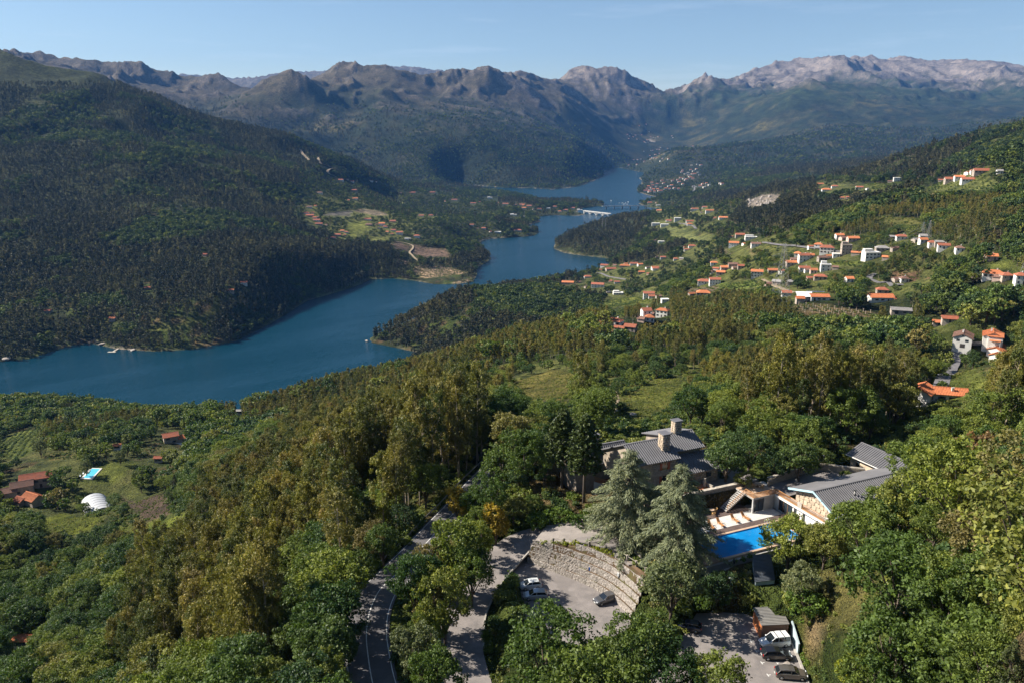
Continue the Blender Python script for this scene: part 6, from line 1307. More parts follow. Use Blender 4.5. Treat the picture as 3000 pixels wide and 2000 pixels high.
for a in [(955,1770,125,'green','broadleaf_tree','tall green tree left of the bend of the winding road',0), (978,1880,135,'green','broadleaf_tree','tall green tree left of the road near the bottom edge',1), (950,1975,150,'green','broadleaf_tree','broad green tree left of the road at the bottom edge',2), (1050,1655,105,'green','broadleaf_tree','green tree on the outer side of the bend',1), (1120,1575,95,'green','broadleaf_tree','green tree above the guard rail',0), (1185,1500,85,'green','broadleaf_tree','feathery green tree beside the straight part of the road',2), (1215,1678,160,'oak','oak_tree','round dark green tree leaning over the bend of the winding road',0), (1330,1590,170,'oak','oak_tree','bright oak between the winding road and the drive, above the round dark one',1), (1300,1740,185,'oak','oak_tree','large oak shading the drive left of the silver cars',2),
          (1262,1640,105,'oak','oak_tree','oak right of the round dark tree at the bend',3), (1352,1640,105,'oak','oak_tree','oak below the bright one between road and drive',0), (1255,1765,115,'oak','oak_tree','oak at the inner edge of the bend',3), (1262,1840,110,'oak','oak_tree','small oak above the olive grey tree',2), (1410,1515,80,'oak','oak_tree','oak directly left of the smaller golden tree',3), (1385,1460,90,'oak','oak_tree','oak behind the larger golden tree',0), (1475,1500,80,'bush','garden_bush','bush at the top of the drive',0), (1380,1655,135,'oak','oak_tree','oak overhanging the drive below the yellow tree',0), (1215,1880,135,'olivegreen','olive_tree','olive grey tree between road and drive near the bottom edge',0), (1275,1975,170,'oak','oak_tree','yellowish oak at the bottom edge beside the drive',1),
          (1342,1472,80,'yellow','yellow_tree','golden yellow tree beside the winding road',0), (1452,1526,78,'yellow','yellow_tree','smaller golden tree at the bend of the drive',0), (1440,1440,110,'oak','oak_tree','round green tree behind the golden trees',2), (1505,1480,82,'oak','oak_tree','dense green tree left of the fir trunks',0),
          (1400,1560,105,'oak','oak_tree','bright oak between the two golden trees',1), (1565,1470,60,'oak','oak_tree','narrow light green tree below the left fir',2), (1520,1390,62,'green','broadleaf_tree','dark tree behind the dense one left of the firs',0), (1470,1368,75,'green','broadleaf_tree','dark tree above the winding road left of the firs',1),
          (1650,1505,70,'bush','flowering_bush','low mixed bush at the foot of the right fir',0), (1700,1520,60,'bush','garden_bush','light green bush above the court',0), (1580,1520,80,'bush','garden_bush','dark bush on the left rim of the court',0),
          (1600,1872,275,'oak','oak_tree','broad sunlit oak in front of the silver cars',1), (1885,1880,235,'oak','oak_tree','broad oak covering the grey saloon',2), (1750,1985,300,'oak','oak_tree','huge oak crown at the bottom edge in the middle',0), (2085,1970,205,'oak','oak_tree','oak at the bottom edge left of the lower parking',1), (1945,1965,230,'oak','oak_tree','oak between the huge bottom one and the lower parking',2),
          (1970,1690,180,'olivegreen','willow_tree','feathery olive tree below the cedars',0), (2100,1720,110,'green','broadleaf_tree','dark tree on the bank below the pool',1), (2060,1760,70,'bush','garden_bush','dark bush at the gate of the lower parking',0),
          (2318,1560,165,'oak','oak_tree','brownish oak overhanging the far end of the pool',0), (2545,1525,215,'oak','oak_tree','very large chestnut in front of the long grey roof',1), (2680,1455,200,'oak','oak_tree','large chestnut right of the annex',2), (2352,1700,120,'olivegreen','olive_tree','olive grey tree right of the dark sheds',0),
          (2420,1580,130,'oak','oak_tree','oak below the very large chestnut',0), (2650,1660,300,'oak','oak_tree','widest oak on the right bank',1), (2885,1335,180,'rust','rusty_tree','rust brown tree on the right above the oaks',0), (2770,1370,150,'oak','oak_tree','light green tree left of the rusty one',2), (2880,1560,220,'oak','oak_tree','oak on the right bank near the edge of the picture',0),
          (2505,1960,115,'lime','lime_bush','bright lime yellow bush at the bottom edge',0), (2640,1935,120,'pine','pine_tree','bushy young pine right of the lime bush',0), (2650,1800,100,'pine','pine_tree','olive pine above the bushy young one',1), (2790,1760,260,'oak','oak_tree','big oak above the two pines',1), (2940,1760,210,'oak','oak_tree','yellow green oak at the right edge',2), (2900,1930,200,'oak','oak_tree','oak in the lower right corner',1), (2780,1900,150,'green','broadleaf_tree','dark tree between the pine and the corner oak',0), (2960,1950,90,'pine','pine_tree','pine in the lower right corner',0),
          (2370,1760,120,'bush','wild_shrub','wild shrub above the brown shed',0), (2240,1600,60,'bush','garden_bush','dark rounded bush at the near edge of the pool',0), (2030,1420,22,'bush','clipped_bush','clipped dome bush nearest the hotel wing',0), (2118,1390,34,'bush','clipped_bush','large clipped dome bush in the hotel yard',0),
          (2180,1400,60,'green','broadleaf_tree','small tree with yellow leaves behind the hotel yard',2), (2270,1350,90,'green','broadleaf_tree','broadleaf tree behind the parapet, left of the annex',1), (2400,1330,90,'green','broadleaf_tree','broadleaf tree right behind the corner of the parapet',2), (2130,1330,120,'green','broadleaf_tree','dark tree close behind the right hotel wing',0), (2480,1390,40,'green','broadleaf_tree','small tree against the annex wall',0), (2345,1330,120,'green','broadleaf_tree','tall broadleaf tree beyond the upper yard',0), (2200,1300,140,'green','broadleaf_tree','broad dark tree beyond the hotel yard',2),
          (1895,1500,40,'bush','garden_bush','bush under the left cedar',0), (250,1360,36,'olivegreen','olive_tree','grey olive tree beside the farmhouse',0), (350,1330,34,'olivegreen','olive_tree','grey olive tree above the farm lawn',0), (115,1300,40,'olivegreen','olive_tree','grey olive tree in the upper farm meadow',0), (405,1390,40,'olivegreen','olive_tree','grey olive tree right of the farm lawn',0)]:
    hero(*a)
FG = [(1000,2500),(1020,1780),(1120,1650),(1250,1600),(1400,1500),(1560,1430),(1600,1300),(1740,1290),(1760,1255),(2080,1250),(2150,1330),(2280,1370),(2420,1350),(2470,1300),(2620,1310),(2640,1370),(2500,1480),(2350,1560),(2330,1700),(2420,1830),(2470,2030),(2500,2500)]
# open surfaces near the hotel that nothing may hide
for q in ([(1015,2160),(1022,1870),(1055,1770),(1120,1700),(1165,1690),(1150,1760),(1140,1850),(1150,2160)], [(1225,1585),(1330,1470),(1345,1520),(1270,1600)], [(1340,2160),(1330,1850),(1400,1690),(1500,1580),(1640,1510),(1860,1540),(1880,1640),(1830,1780),(1640,1790),(1500,1860),(1480,2160)], [(1740,1400),(1745,1290),(1960,1240),(2100,1300),(2100,1440),(2420,1360),(2480,1290),(2600,1320),(2560,1380),(2400,1480),(2330,1520),(2280,1620),(2080,1650),(2060,1520),(1800,1420)], [(2040,1810),(2210,1790),(2230,1630),(2270,1630),(2330,1840),(2370,2010),(2400,2160),(2150,2160)], [(1605,1395),(1640,1350),(1770,1420),(1745,1485),(1680,1460)], [(2308,1425),(2640,1343),(2690,1362),(2560,1408),(2440,1445),(2400,1490),(2360,1500)], [(2470,1330),(2530,1294),(2650,1338),(2640,1360),(2490,1372)], [(2340,1840),(2400,1820),(2430,1920),(2380,1990)]): clear(q)
def shrubs():
    """undergrowth on every unpaved bit of ground near the viewer"""
    rng = np.random.default_rng(19); x = []; y = []
    n = 26000; r = 75 + 330 * rng.random(n) ** 0.75; a = np.radians(-40 + 80 * rng.random(n)); x, y = r * np.sin(a), r * np.cos(a); z = ground(x, y); px, py, dep = proj(x, y, z)
    k = (px > -60) & (px < 3060) & (py < 2060) & (py > 1050)
    bad = np.zeros(n, bool)
    for c, w in ((ROAD, 3.6), (DRIVE, 3.5)): bad |= segdist(x, y, [tuple(p[:2]) for p in c]) < w
    for P in (CARPARK, COURT, LOWER, hpoly([(-4, 11), (22, 11), (23, -8), (-4, -8)]), hpoly([(-9, 12), (16, 12), (16, 34), (-9, 34)]), hpoly([(11, 10), (48, 10), (50, -12), (20, -12)]), [p[:2] for p in BASE] + [p[:2] for p in RIM[::-1]], PATHP): bad |= inpoly(x, y, [tuple(q) for q in P])
    for s in SHED_PX: bad |= inpoly(px, py, s)
    k &= ~bad; x, y, z, dep, px, py = x[k], y[k], z[k], dep[k], px[k], py[k]
    open_ = np.zeros(len(x), bool)
    for poly, col in FIELDS: open_ |= inpoly(px, py, poly)
    nz = fbm(x / 14, y / 14, 3, 7)
    R = np.zeros((len(x), 10)); R[:, 0] = x; R[:, 1] = y; R[:, 2] = z - 0.05; s = np.where(open_, 0.5 + 0.4 * rng.random(len(x)), 0.55 + 1.0 * rng.random(len(x)) ** 2); R[:, 3] = R[:, 4] = s; R[:, 5] = s * (0.8 + 0.5 * rng.random(len(x))); R[:, 8] = rng.random(len(x)) * 6.28
    pr = [(m, None) for m in PROTO['shrub'] + PROTO['shrub_y'] + PROTO['tuft']]
    kind = np.where(open_ | (nz + 0.5 * rng.random(len(x)) > 0.35), 5 + (rng.random(len(x)) * 2).astype(int), (rng.random(len(x)) * 5).astype(int)); R[:, 9] = kind
    instancer('undergrowth', R, pr, 'low scrub and grass tufts under and between the trees', 'undergrowth')
SHED_PX = [[(1600,1362),(1700,1352),(1765,1440),(1735,1485),(1660,1450)], [(2195,1770),(2300,1765),(2340,1910),(2220,1900)], [(2200,1610),(2275,1610),(2310,1770),(2205,1770)]]
# planted strip: hedge between drive and car park, plants on the tiers, hedge by the pool
def hedge(name, pts, w, h, label, mat='hedge', seed=1, size=0.15):
    rng = np.random.default_rng(seed); P = []
    L = np.cumsum([0] + [np.linalg.norm(np.array(pts[i + 1][:2]) - np.array(pts[i][:2])) for i in range(len(pts) - 1)]); n = int(L[-1] * w * 5)
    o = Vector(pts[0])
    for _ in range(n):
        s = rng.random() * L[-1]; q = np.array([np.interp(s, L, [p[j] for p in pts]) for j in range(3)]); P.append((q[0] - o.x + (rng.random() - 0.5) * w, q[1] - o.y + (rng.random() - 0.5) * w, q[2] - o.z + h * (0.2 + 0.75 * rng.random() * (0.6 + 0.4 * math.sin(s * 2.1)))))
    me = crown_mesh(name, [leaves(rng, np.array(P), 0.34 * (0.6 + 0.6 * rng.random(len(P))), 18, size, 1.8, 0.1, 0.5)], LM[mat]); ob = bpy.data.objects.new(name, me); link(ob); ob.location = o; tag(ob, label, 'hedge'); return ob
hedge('hedge', [PZ(*p, ZC) for p in [(1500,1690),(1512,1740),(1520,1800),(1522,1860),(1500,1905)]], 1.6, 1.5, 'green hedge between the drive and the silver cars', 'hedge', 3)
hedge('planting', [BASE[i] * 0.12 + RIM[i] * 0.88 + np.array([0, 0, RIM[i][2] - (BASE[i][2] * 0.12 + RIM[i][2] * 0.88) - 0.25]) for i in range(1, 27, 2)], 1.0, 1.0, 'bright green plants growing above the stone tiers', 'lime', 4)
hedge('hedge', [HL(1.8, -7.6, ZP - 0.5), HL(6.5, -7.4, ZP - 0.5)], 0.9, 0.9, 'low clipped hedge at the near edge of the pool', 'hedge', 5)
hedge('hedge', [HL(11.8, 17.2, ZT), HL(22, 17.3, ZT)], 1.2, 1.3, 'dark hedge along the back of the hotel yard', 'hedge', 6)
hedge('hedge', [PZ(*p, ZL) for p in [(2318,1830), (2345,1905), (2365,1960)]], 0.8, 1.4, 'ivy covered bank right of the lower parking', 'hedge', 7)
hedge('hedge', [PZ(*p, 140) for p in [(318,1458), (335,1490), (360,1510), (395,1530)]], 3.2, 2.6, 'vine hedge curving between the greenhouse and the brown field', 'oak', 8, 0.3)

def crop_rows():
    """rows of vines and vegetables on the open plots"""
    rng = np.random.default_rng(23); out = []
    for w, col in FIELD_W:
        P = np.array(w); c = P.mean(0); r = np.hypot(*c)
        if not 480 < r < 1900 or (col[1] > col[0] * 0.98 and r < 650): continue
        ang = (c[0] * 0.37) % 3.1; u = np.array([math.cos(ang), math.sin(ang)]); v = np.array([-u[1], u[0]]); R = np.abs(P - c).max() * 1.5; row = 4.2 if r < 800 else 6.5; step = 1.9 if r < 800 else 3.2
        a, b = np.meshgrid(np.arange(-R, R, step), np.arange(-R, R, row)); x = c[0] + a * u[0] + b * v[0] + rng.normal(size=a.shape) * 0.3; y = c[1] + a * u[1] + b * v[1] + rng.normal(size=a.shape) * 0.3; x, y = x.ravel(), y.ravel()
        k = inpoly(x, y, [tuple(q) for q in w]) & (rng.random(len(x)) < 0.72); x, y = x[k], y[k]; s = (0.55 + 0.5 * rng.random(len(x))) * (1 if r < 800 else 1.5)
        out.append(np.stack([x, y, ground(x, y) - 0.05, s, s, s * 0.9, 0 * x, 0 * x, rng.random(len(x)) * 6.28, (rng.random(len(x)) * 5).astype(int)], 1))
    R = np.concatenate(out); instancer('crop_rows', R, [(m, None) for m in PROTO['shrub'] + PROTO['shrub_y']], 'rows of vines and vegetables on the village plots', 'crops')
# ------------------------------------------------------------------ houses
TILE_O = simple('orange_tiles', (0.48, 0.165, 0.070), 0.85, 0.24, 1.2, 0.35, 5, tint=(0.45, 0.15, 0.06), per_object=0.25); TILE_R = simple('red_brown_tiles', (0.34, 0.11, 0.060), 0.85, 0.2, 1.2, 0.35, 5, tint=(0.22, 0.10, 0.07), per_object=0.15); TILE_B = simple('brown_tiles', (0.20, 0.11, 0.080), 0.88, 0.22, 1.2, 0.35, 5, tint=(0.15, 0.10, 0.08), per_object=0.15)
GREYR = simple('fibre_sheet_roof', (0.27, 0.25, 0.235), 0.85, 0.2, 0.8, 0.2, 4, per_object=0.15); WWALL = simple('whitewash', (0.72, 0.69, 0.64), 0.85, 0.08, 0.5, 0.1, 6, tint=(0.60, 0.55, 0.48), per_object=0.10); STW = simple('field_stone', (0.36, 0.30, 0.245), 0.92, 0.25, 0.9, 0.5, 2, per_object=0.15); YW = simple('ochre_wall', (0.62, 0.46, 0.26), 0.85, 0.1, 0.5); PINKW = simple('pink_wall', (0.58, 0.42, 0.34), 0.85, 0.1, 0.5)
SHUTG = simple('dark_shutter', (0.06, 0.05, 0.045), 0.7, 0.2, 2.0)
FARW = simple('far_village_walls', (0.50, 0.45, 0.40), 0.9, 0.1, 0.2, per_object=0.3)
RF = {'o': (TILE_O, 'orange tile'), 'r': (TILE_R, 'red brown tile'), 'b': (TILE_B, 'brown tile'), 'g': (GREYR, 'grey sheet'), 'w': (WWALL, 'flat white')}; WLM = {'w': (WWALL, 'white'), 's': (STW, 'stone'), 'y': (YW, 'ochre'), 'p': (PINKW, 'pinkish')}
def house_mesh(t, w, d, h, rise, roof, wall, px_w, storeys, flat=False, hip=False, seed=0):
    """x along the ridge, -y is the front; parts hang on t"""
    rng = random.Random(seed); hw, hd = w / 2, d / 2
    if flat:
        MB().box(-hw, hw, -hd, hd, -4, h).build('wall', wall, t); r = MB().box(-hw - 0.3, hw + 0.3, -hd - 0.3, hd + 0.3, h + 0.002, h + 0.35).build('roof', wall, t)
        if px_w > 26: MB().box(-hw + 0.5, hw * 0.2, -hd * 0.2, hd - 0.4, h + 0.36, h + 2.8).build('upper_storey', wall, t)
    else:
        e = 0.0 if hip else 1.0; v = [(-hw, -hd, -4), (hw, -hd, -4), (hw, hd, -4), (-hw, hd, -4), (-hw, -hd, h), (hw, -hd, h), (hw, hd, h), (-hw, hd, h)]
        if hip: MB().add(v, [(0, 1, 5, 4), (1, 2, 6, 5), (2, 3, 7, 6), (3, 0, 4, 7)]).build('wall', wall, t)
        else: MB().add(v + [(-hw, 0, h + rise), (hw, 0, h + rise)], [(0, 1, 5, 4), (1, 2, 6, 9, 5), (2, 3, 7, 6), (3, 0, 4, 8, 7)]).build('wall', wall, t)
        o = 0.45; ro = hw + o if not hip else max(0.5, hw - hd * 0.85); zz = h - o * rise / hd * 0.9; mb = MB()
        A, B, C, D = (-hw - o, -hd - o, zz), (hw + o, -hd - o, zz), (hw + o, hd + o, zz), (-hw - o, hd + o, zz); R0, R1 = (-ro, 0, h + rise + 0.12), (ro, 0, h + rise + 0.12); th = 0.14
        dn = lambda p: (p[0], p[1], p[2] - th)
        if hip: mb.add([A, B, C, D, R0, R1] + [dn(p) for p in (A, B, C, D)], [(0, 1, 5, 4), (2, 3, 4, 5), (1, 2, 5), (3, 0, 4), (6, 7, 1, 0), (7, 8, 2, 1), (8, 9, 3, 2), (9, 6, 0, 3), (9, 8, 7, 6)])
        else: mb.add([A, B, C, D, R0, R1] + [dn(p) for p in (A, B, C, D, R0, R1)], [(0, 1, 5, 4), (2, 3, 4, 5), (6, 10, 11, 7), (8, 11, 10, 9), (0, 6, 7, 1), (2, 8, 9, 3), (1, 7, 11, 5), (5, 11, 8, 2), (3, 9, 10, 4), (4, 10, 6, 0)])
        r = mb.build('roof', roof, t)
        if px_w > 24: MB().box(hw * 0.35 - 0.35, hw * 0.35 + 0.35, 0.25, 0.85, h + rise * 0.5, h + rise + 0.9).build('chimney', wall, r)
        if px_w > 45:
            n = int(w / 0.55)
            for s in (-1, 1):
                q = MB()
                for i in range(n):
                    x = -hw - o + (w + 2 * o) * (i + 0.5) / n
                    if hip and abs(x) > ro: continue
                    q.bar((x, s * (hd + o), zz + 0.03), (x, s * 0.05, h + rise + 0.13), 0.16, 0.07)
                if q.v: tl = q.build('tile_row', roof, r); tl['kind'] = 'stuff'
    if px_w >= 13:
        n = max(2, min(4, int(w / 3.0)))
        for st in range(storeys):
            z = 1.0 + st * 2.8
            for i in range(n):
                x = -hw + w * (i + 0.5) / n
                if st == 0 and i == n // 2: f = MB().box(x - 0.5, x + 0.5, -hd - 0.05, -hd + 0.02, 0.0, 2.1).build('door', SHUTG, t)
                else:
                    f = MB().box(x - 0.5, x + 0.5, -hd - 0.05, -hd + 0.02, z, z + 1.25).build('window', WIN, t)
                    if px_w > 36: MB().box(x - 0.62, x + 0.62, -hd - 0.12, -hd - 0.051, z - 0.14, z - 0.002).build('sill', STW, f); MB().box(x - 0.98, x - 0.52, -hd - 0.09, -hd - 0.003, z, z + 1.25).build('shutter', SHUTG, f); MB().box(x + 0.52, x + 0.98, -hd - 0.09, -hd - 0.003, z, z + 1.25).build('shutter', SHUTG, f)
            for s in (-1, 1): MB().box(s * hw - 0.05 if s < 0 else hw - 0.02, s * hw + 0.02 if s < 0 else hw + 0.05, -0.5, 0.5, z, z + 1.2).build('window', WIN, t)
    return t
def nth(i, n):
    w = ['leftmost', 'second', 'third', 'fourth', 'fifth', 'sixth', 'seventh', 'eighth', 'ninth', 'tenth', 'eleventh', 'twelfth', 'thirteenth', 'fourteenth', 'fifteenth', 'sixteenth', 'seventeenth', 'eighteenth', 'nineteenth', 'twentieth']
    if i == n - 1 and n > 1: return 'rightmost'
    return w[i] if i < len(w) else str(i + 1) + 'th'
HOUSES = []
def H(cluster, *items):
    for it in items: HOUSES.append((cluster,) + tuple(it))
# (x, y of the foot in the photograph, width in pixels, roof, wall, storeys, turn in degrees, kind)
H('on the near right shore', (1664,832,40,'o','s',1,-8), (1752,843,42,'r','w',2,-12), (1812,864,34,'w','w',1,5,'f'), (1902,873,36,'r','w',2,0), (1949,886,24,'w','w',1,10,'f'), (1722,815,24,'r','w',1,10), (1790,792,34,'r','s',1,15), (1832,783,34,'o','s',1,-10), (1858,777,26,'r','w',1,0), (1920,789,24,'o','w',1,10), (1772,781,26,'r','w',1,-20), (1808,831,18,'r','w',1,0), (1876,779,18,'o','w',1,20), (1880,802,20,'o','s',1,0))
H('on the rise left of the pylon', (1803,955,50,'r','w',1,-28), (1849,972,38,'r','s',1,-20), (1943,929,40,'o','w',2,-25), (1894,934,30,'r','w',2,15), (1905,944,26,'o','w',1,0))
H('in the pylon village', (2152,722,32,'o','w',2,-10), (2216,723,30,'b','w',1,0), (2206,700,52,'w','w',1,0,'f'), (2170,693,30,'r','s',1,0), (2401,725,26,'o','w',1,-15), (2462,698,26,'o','w',1,10), (2502,708,36,'o','p',1,10), (2426,744,44,'r','w',2,-10), (2481,746,32,'w','s',3,5,'f'), (2452,755,22,'w','w',1,0,'f'), (2340,751,22,'o','w',1,-10), (2357,766,34,'r','w',2,8), (2373,757,30,'o','w',1,0), (2323,778,38,'o','s',1,5), (2359,795,34,'r','w',1,0), (2421,795,32,'w','w',2,0,'f'), (2407,821,40,'r','s',1,-5), (2491,828,24,'o','w',1,12), (2094,776,24,'o','w',1,0), (2127,792,32,'o','s',1,5), (2113,806,28,'o','s',1,-10), (2149,783,30,'b','s',1,0), (2172,788,20,'r','s',1,0), (2220,812,38,'o','w',2,-8), (2266,800,30,'o','s',1,0), (2278,835,26,'g','s',1,-20), (2318,836,12,'g','s',1,0), (2412,765,30,'b','s',1,12), (2386,801,16,'o','p',1,0), (2307,868,30,'r','w',1,0), (2065,833,40,'r','w',1,-5), (2096,835,36,'r','w',2,0), (2064,865,46,'o','s',1,-5), (1922,792,20,'r','w',1,0), (1910,875,20,'r','w',1,0))
H('in the upper right village', (2589,737,42,'g','s',1,0), (2646,703,36,'r','w',1,0), (2708,700,22,'g','w',1,0), (2708,712,24,'o','w',1,10), (2735,722,20,'r','w',1,0), (2769,731,36,'r','w',1,-5), (2816,739,26,'b','w',1,0), (2556,760,50,'w','w',2,15,'f'), (2652,828,26,'b','w',1,10), (2918,817,66,'o','w',1,-6), (2954,822,36,'r','s',1,10), (2994,836,32,'r','w',2,0), (2909,764,36,'o','p',1,0), (2589,862,36,'r','s',1,0))
H('on the far green ridge', (2405,543,20,'o','y',1,0), (2424,560,30,'o','w',1,0), (2448,550,22,'r','w',1,0), (2520,554,22,'r','w',1,0), (2467,585,18,'r','w',1,0), (2630,532,22,'w','w',2,0,'f'), (2792,532,40,'r','s',1,0), (2814,526,30,'o','w',1,0), (2840,534,40,'r','w',1,0), (2880,509,46,'r','s',1,0), (2855,508,18,'r','w',1,0), (2932,510,14,'g','w',1,0))
H('below the rocky outcrop', (2036,618,24,'r','w',2,0), (2080,624,26,'o','w',2,0), (2120,642,28,'o','w',1,0), (2065,610,16,'r','w',1,0), (1922,661,26,'w','w',2,0,'f'), (1948,664,26,'w','w',2,0,'f'), (1960,650,18,'r','w',1,0), (1986,648,22,'w','w',3,0,'f'), (2022,652,24,'r','w',1,0), (2022,660,18,'o','w',1,0), (1931,619,16,'o','p',1,0), (1905,596,16,'r','p',1,0), (2029,725,24,'r','w',1,0), (2012,735,16,'r','w',1,0), (1943,758,18,'r','w',1,0), (1981,763,16,'r','w',1,0), (1938,712,20,'w','w',1,0,'f'), (1929,604,14,'w','w',1,0,'f'))
H('in the far left hamlet', (907,635,26,'r','s',1,0), (927,649,22,'r','w',1,0), (933,660,24,'r','s',1,0), (897,628,18,'r','w',1,0), (921,641,16,'o','w',1,0), (1076,646,24,'r','w',1,0), (1118,662,20,'o','w',2,0), (1080,662,24,'b','s',1,0), (1128,668,16,'r','w',1,0), (1152,678,16,'r','w',1,0), (1170,688,22,'r','w',2,0), (1221,698,20,'r','w',2,0), (1191,703,14,'w','w',1,0,'f'), (997,530,20,'r','w',1,0), (1030,534,14,'r','w',1,0), (1085,532,16,'b','w',1,0), (1037,560,20,'r','s',1,0), (1040,585,18,'o','w',1,0), (988,692,22,'r','s',1,0), (976,700,18,'r','s',1,0), (1002,680,14,'o','w',1,0), (1014,684,14,'r','w',1,0), (1150,652,20,'r','p',1,0), (935,568,20,'b','w',1,0), (905,610,18,'b','w',1,0))
H('by the bridges', (1208,567,40,'r','s',1,0), (1267,566,26,'r','p',1,0), (1331,588,30,'r','w',1,0), (1386,598,18,'r','w',1,0), (1435,583,46,'w','w',2,0,'f'), (1481,600,22,'r','w',1,0), (1530,602,18,'r','w',1,0), (1550,606,16,'r','w',1,0), (1417,672,16,'r','w',1,0), (1517,678,26,'r','w',1,0), (1458,683,22,'w','w',1,0,'f'), (1382,662,14,'r','w',1,0), (1504,632,36,'w','w',1,0,'f'), (1234,635,16,'r','w',1,0), (1262,634,16,'r','w',1,0), (1535,612,14,'o','w',1,0), (1580,615,16,'r','w',1,0), (1606,613,14,'w','w',1,0,'f'), (1657,618,14,'r','w',1,0), (1698,618,36,'w','w',1,0,'f'), (1678,612,14,'r','w',1,0), (1640,622,12,'o','w',1,0), (1625,608,12,'r','w',1,0))
def build_houses():
    cl = {}
    for h in HOUSES: cl.setdefault(h[0], []).append(h)
    for name, L in cl.items():
        look = {}
        for h in sorted(L, key=lambda q: q[1]): look.setdefault((h[4], h[5], len(h) > 8), []).append(h)
        for (rk, wk, flat), M in look.items():
            for i, h in enumerate(M):
                _, px, py, wp, _, _, st, turn = h[:8]; p, D = hit(px, py); w = min(max(wp * D / FPX * 0.88, 6.0), 24); d = min(max(6.0, w * 0.62), 10.5); z = gz(p[0], p[1])
                p = p + np.array([0, d * 0.5, 0]); z = min(z, gz(p[0], p[1])) + 0.3
                base = ('%s house under a flat roof' % WLM[wk][1]) if flat else '%s house with %s roof' % (WLM[wk][1], RF[rk][1])
                lab = (base + ' ' + name) if len(M) == 1 else '%s %s%s, %s' % (nth(i, len(M)), base, '' if nth(i, len(M)) in ('leftmost', 'rightmost') else ' from the left', name)
                t = empty('house', (p[0], p[1], z), math.radians(turn) - math.atan2(p[0], p[1]) * 0.5, lab, 'house', 'houses ' + name)
                wall = WLM[wk][0]; house_mesh(t, w, d, 2.9 * st + 0.3, d * 0.23, RF[rk][0], wall, wp, st, flat, (i + px) % 3 == 0, px)
                hp = FPX * (2.9 * st + 2.5) / D; q = wp * 0.50; clear([(px - q, py + 4), (px + q, py + 4), (px + q, py - hp), (px - q, py - hp)])
    rg = random.Random(9)
    for h in HOUSES:
        if rg.random() > 0.62 or h[3] < 15: continue
        px, py, wp = h[1], h[2], h[3]; sx = (wp * 0.7 + 6) * rg.choice((-1, 1)); p, D = hit(px + sx, py + rg.uniform(-5, 4)); w = rg.uniform(4.5, 8.5); d = rg.uniform(4, 6)
        t = empty('outbuilding', (p[0], p[1] + 2, gz(p[0], p[1]) + 0.2), rg.uniform(-0.6, 0.6), 'small outbuilding or barn among the houses ' + h[0], 'outbuilding', 'outbuildings ' + h[0]); rk = rg.choice('orrbbg'); house_mesh(t, w, d, 2.4, d * 0.2, RF[rk][0], WLM[rg.choice('wsssp')][0], 10, 1, False, False, px)
        q = w * FPX / D * 0.45; clear([(px + sx - q, py + 2), (px + sx + q, py + 2), (px + sx + q, py - 5), (px + sx - q, py - 5)])
    # villages so far off that the houses cannot be told apart
    rng = np.random.default_rng(77)
    far_villages = [('in the lakeside village under the right hand mountain', [(1890,562),(1896,556),(1900,549),(1905,560),(1908,553),(1912,546),(1915,558),(1918,564),(1922,550),(1927,557),(1930,562),(1935,551),(1945,540),(1950,555),(1962,556),(1968,546),(1975,554),(1970,532),(1988,556),(1990,536),(1994,524),(2000,542),(2003,526),(2008,512),(2012,528),(2016,508),(2020,520),(2024,500),(2028,512),(2032,504),(2036,512),(2040,498),(2030,526),(2024,522),(2018,515),(2000,502),(2008,530),(1985,530),(2052,548),(2058,542),(2070,540),(2078,545),(2064,552),(2110,540),(2116,542),(1955,530),(1940,532),(1910,538),(1925,542),(1960,548),(2045,508),(2050,515),(1998,507),(2026,486),(2044,484),(2054,486),(1938,562),(1903,565),(1898,562)]),
                    ('up the narrow valley beyond the end of the lake', [(1838,396),(1844,400),(1850,394),(1855,403),(1842,408),(1862,398),(1866,410),(1880,397),(1893,366),(1902,388),(1906,402),(1914,404),(1896,412),(1920,406),(1928,403),(1888,418),(1898,418),(1892,420),(1886,445),(1908,443),(1912,443),(1925,440),(1932,440),(1936,434),(1956,437),(1904,458),(1912,464),(1916,465),(1906,468),(1924,465),(1920,455),(1932,452),(1946,454),(1940,468),(1935,474),(1868,470),(1878,468),(1856,470),(1888,475),(1866,484),(1842,486),(1944,466),(1958,468),(1968,400),(1972,405),(2030,430),(1873,371)])]
    for vi, (nm, L) in enumerate(far_villages):
        for j, (px, py) in enumerate(L):
            p, D = hit(px, py); w = 11 + 8 * rng.random(); d = 9; z = gz(p[0], p[1]) + 0.5; rk = ['o', 'r', 'r', 'w'][int(rng.random() * 4)]
            t = empty('house', (p[0], p[1] + 4, z), rng.random() * 0.8 - 0.4, 'small white house ' + nm, 'house', 'houses ' + nm); house_mesh(t, w * 0.9, d, 5.6, 2.2, RF[rk][0], FARW, 6, 2, rk == 'w', False, j)
            q = 4; clear([(px - q, py + 2), (px + q, py + 2), (px + q, py - 3), (px - q, py - 3)])
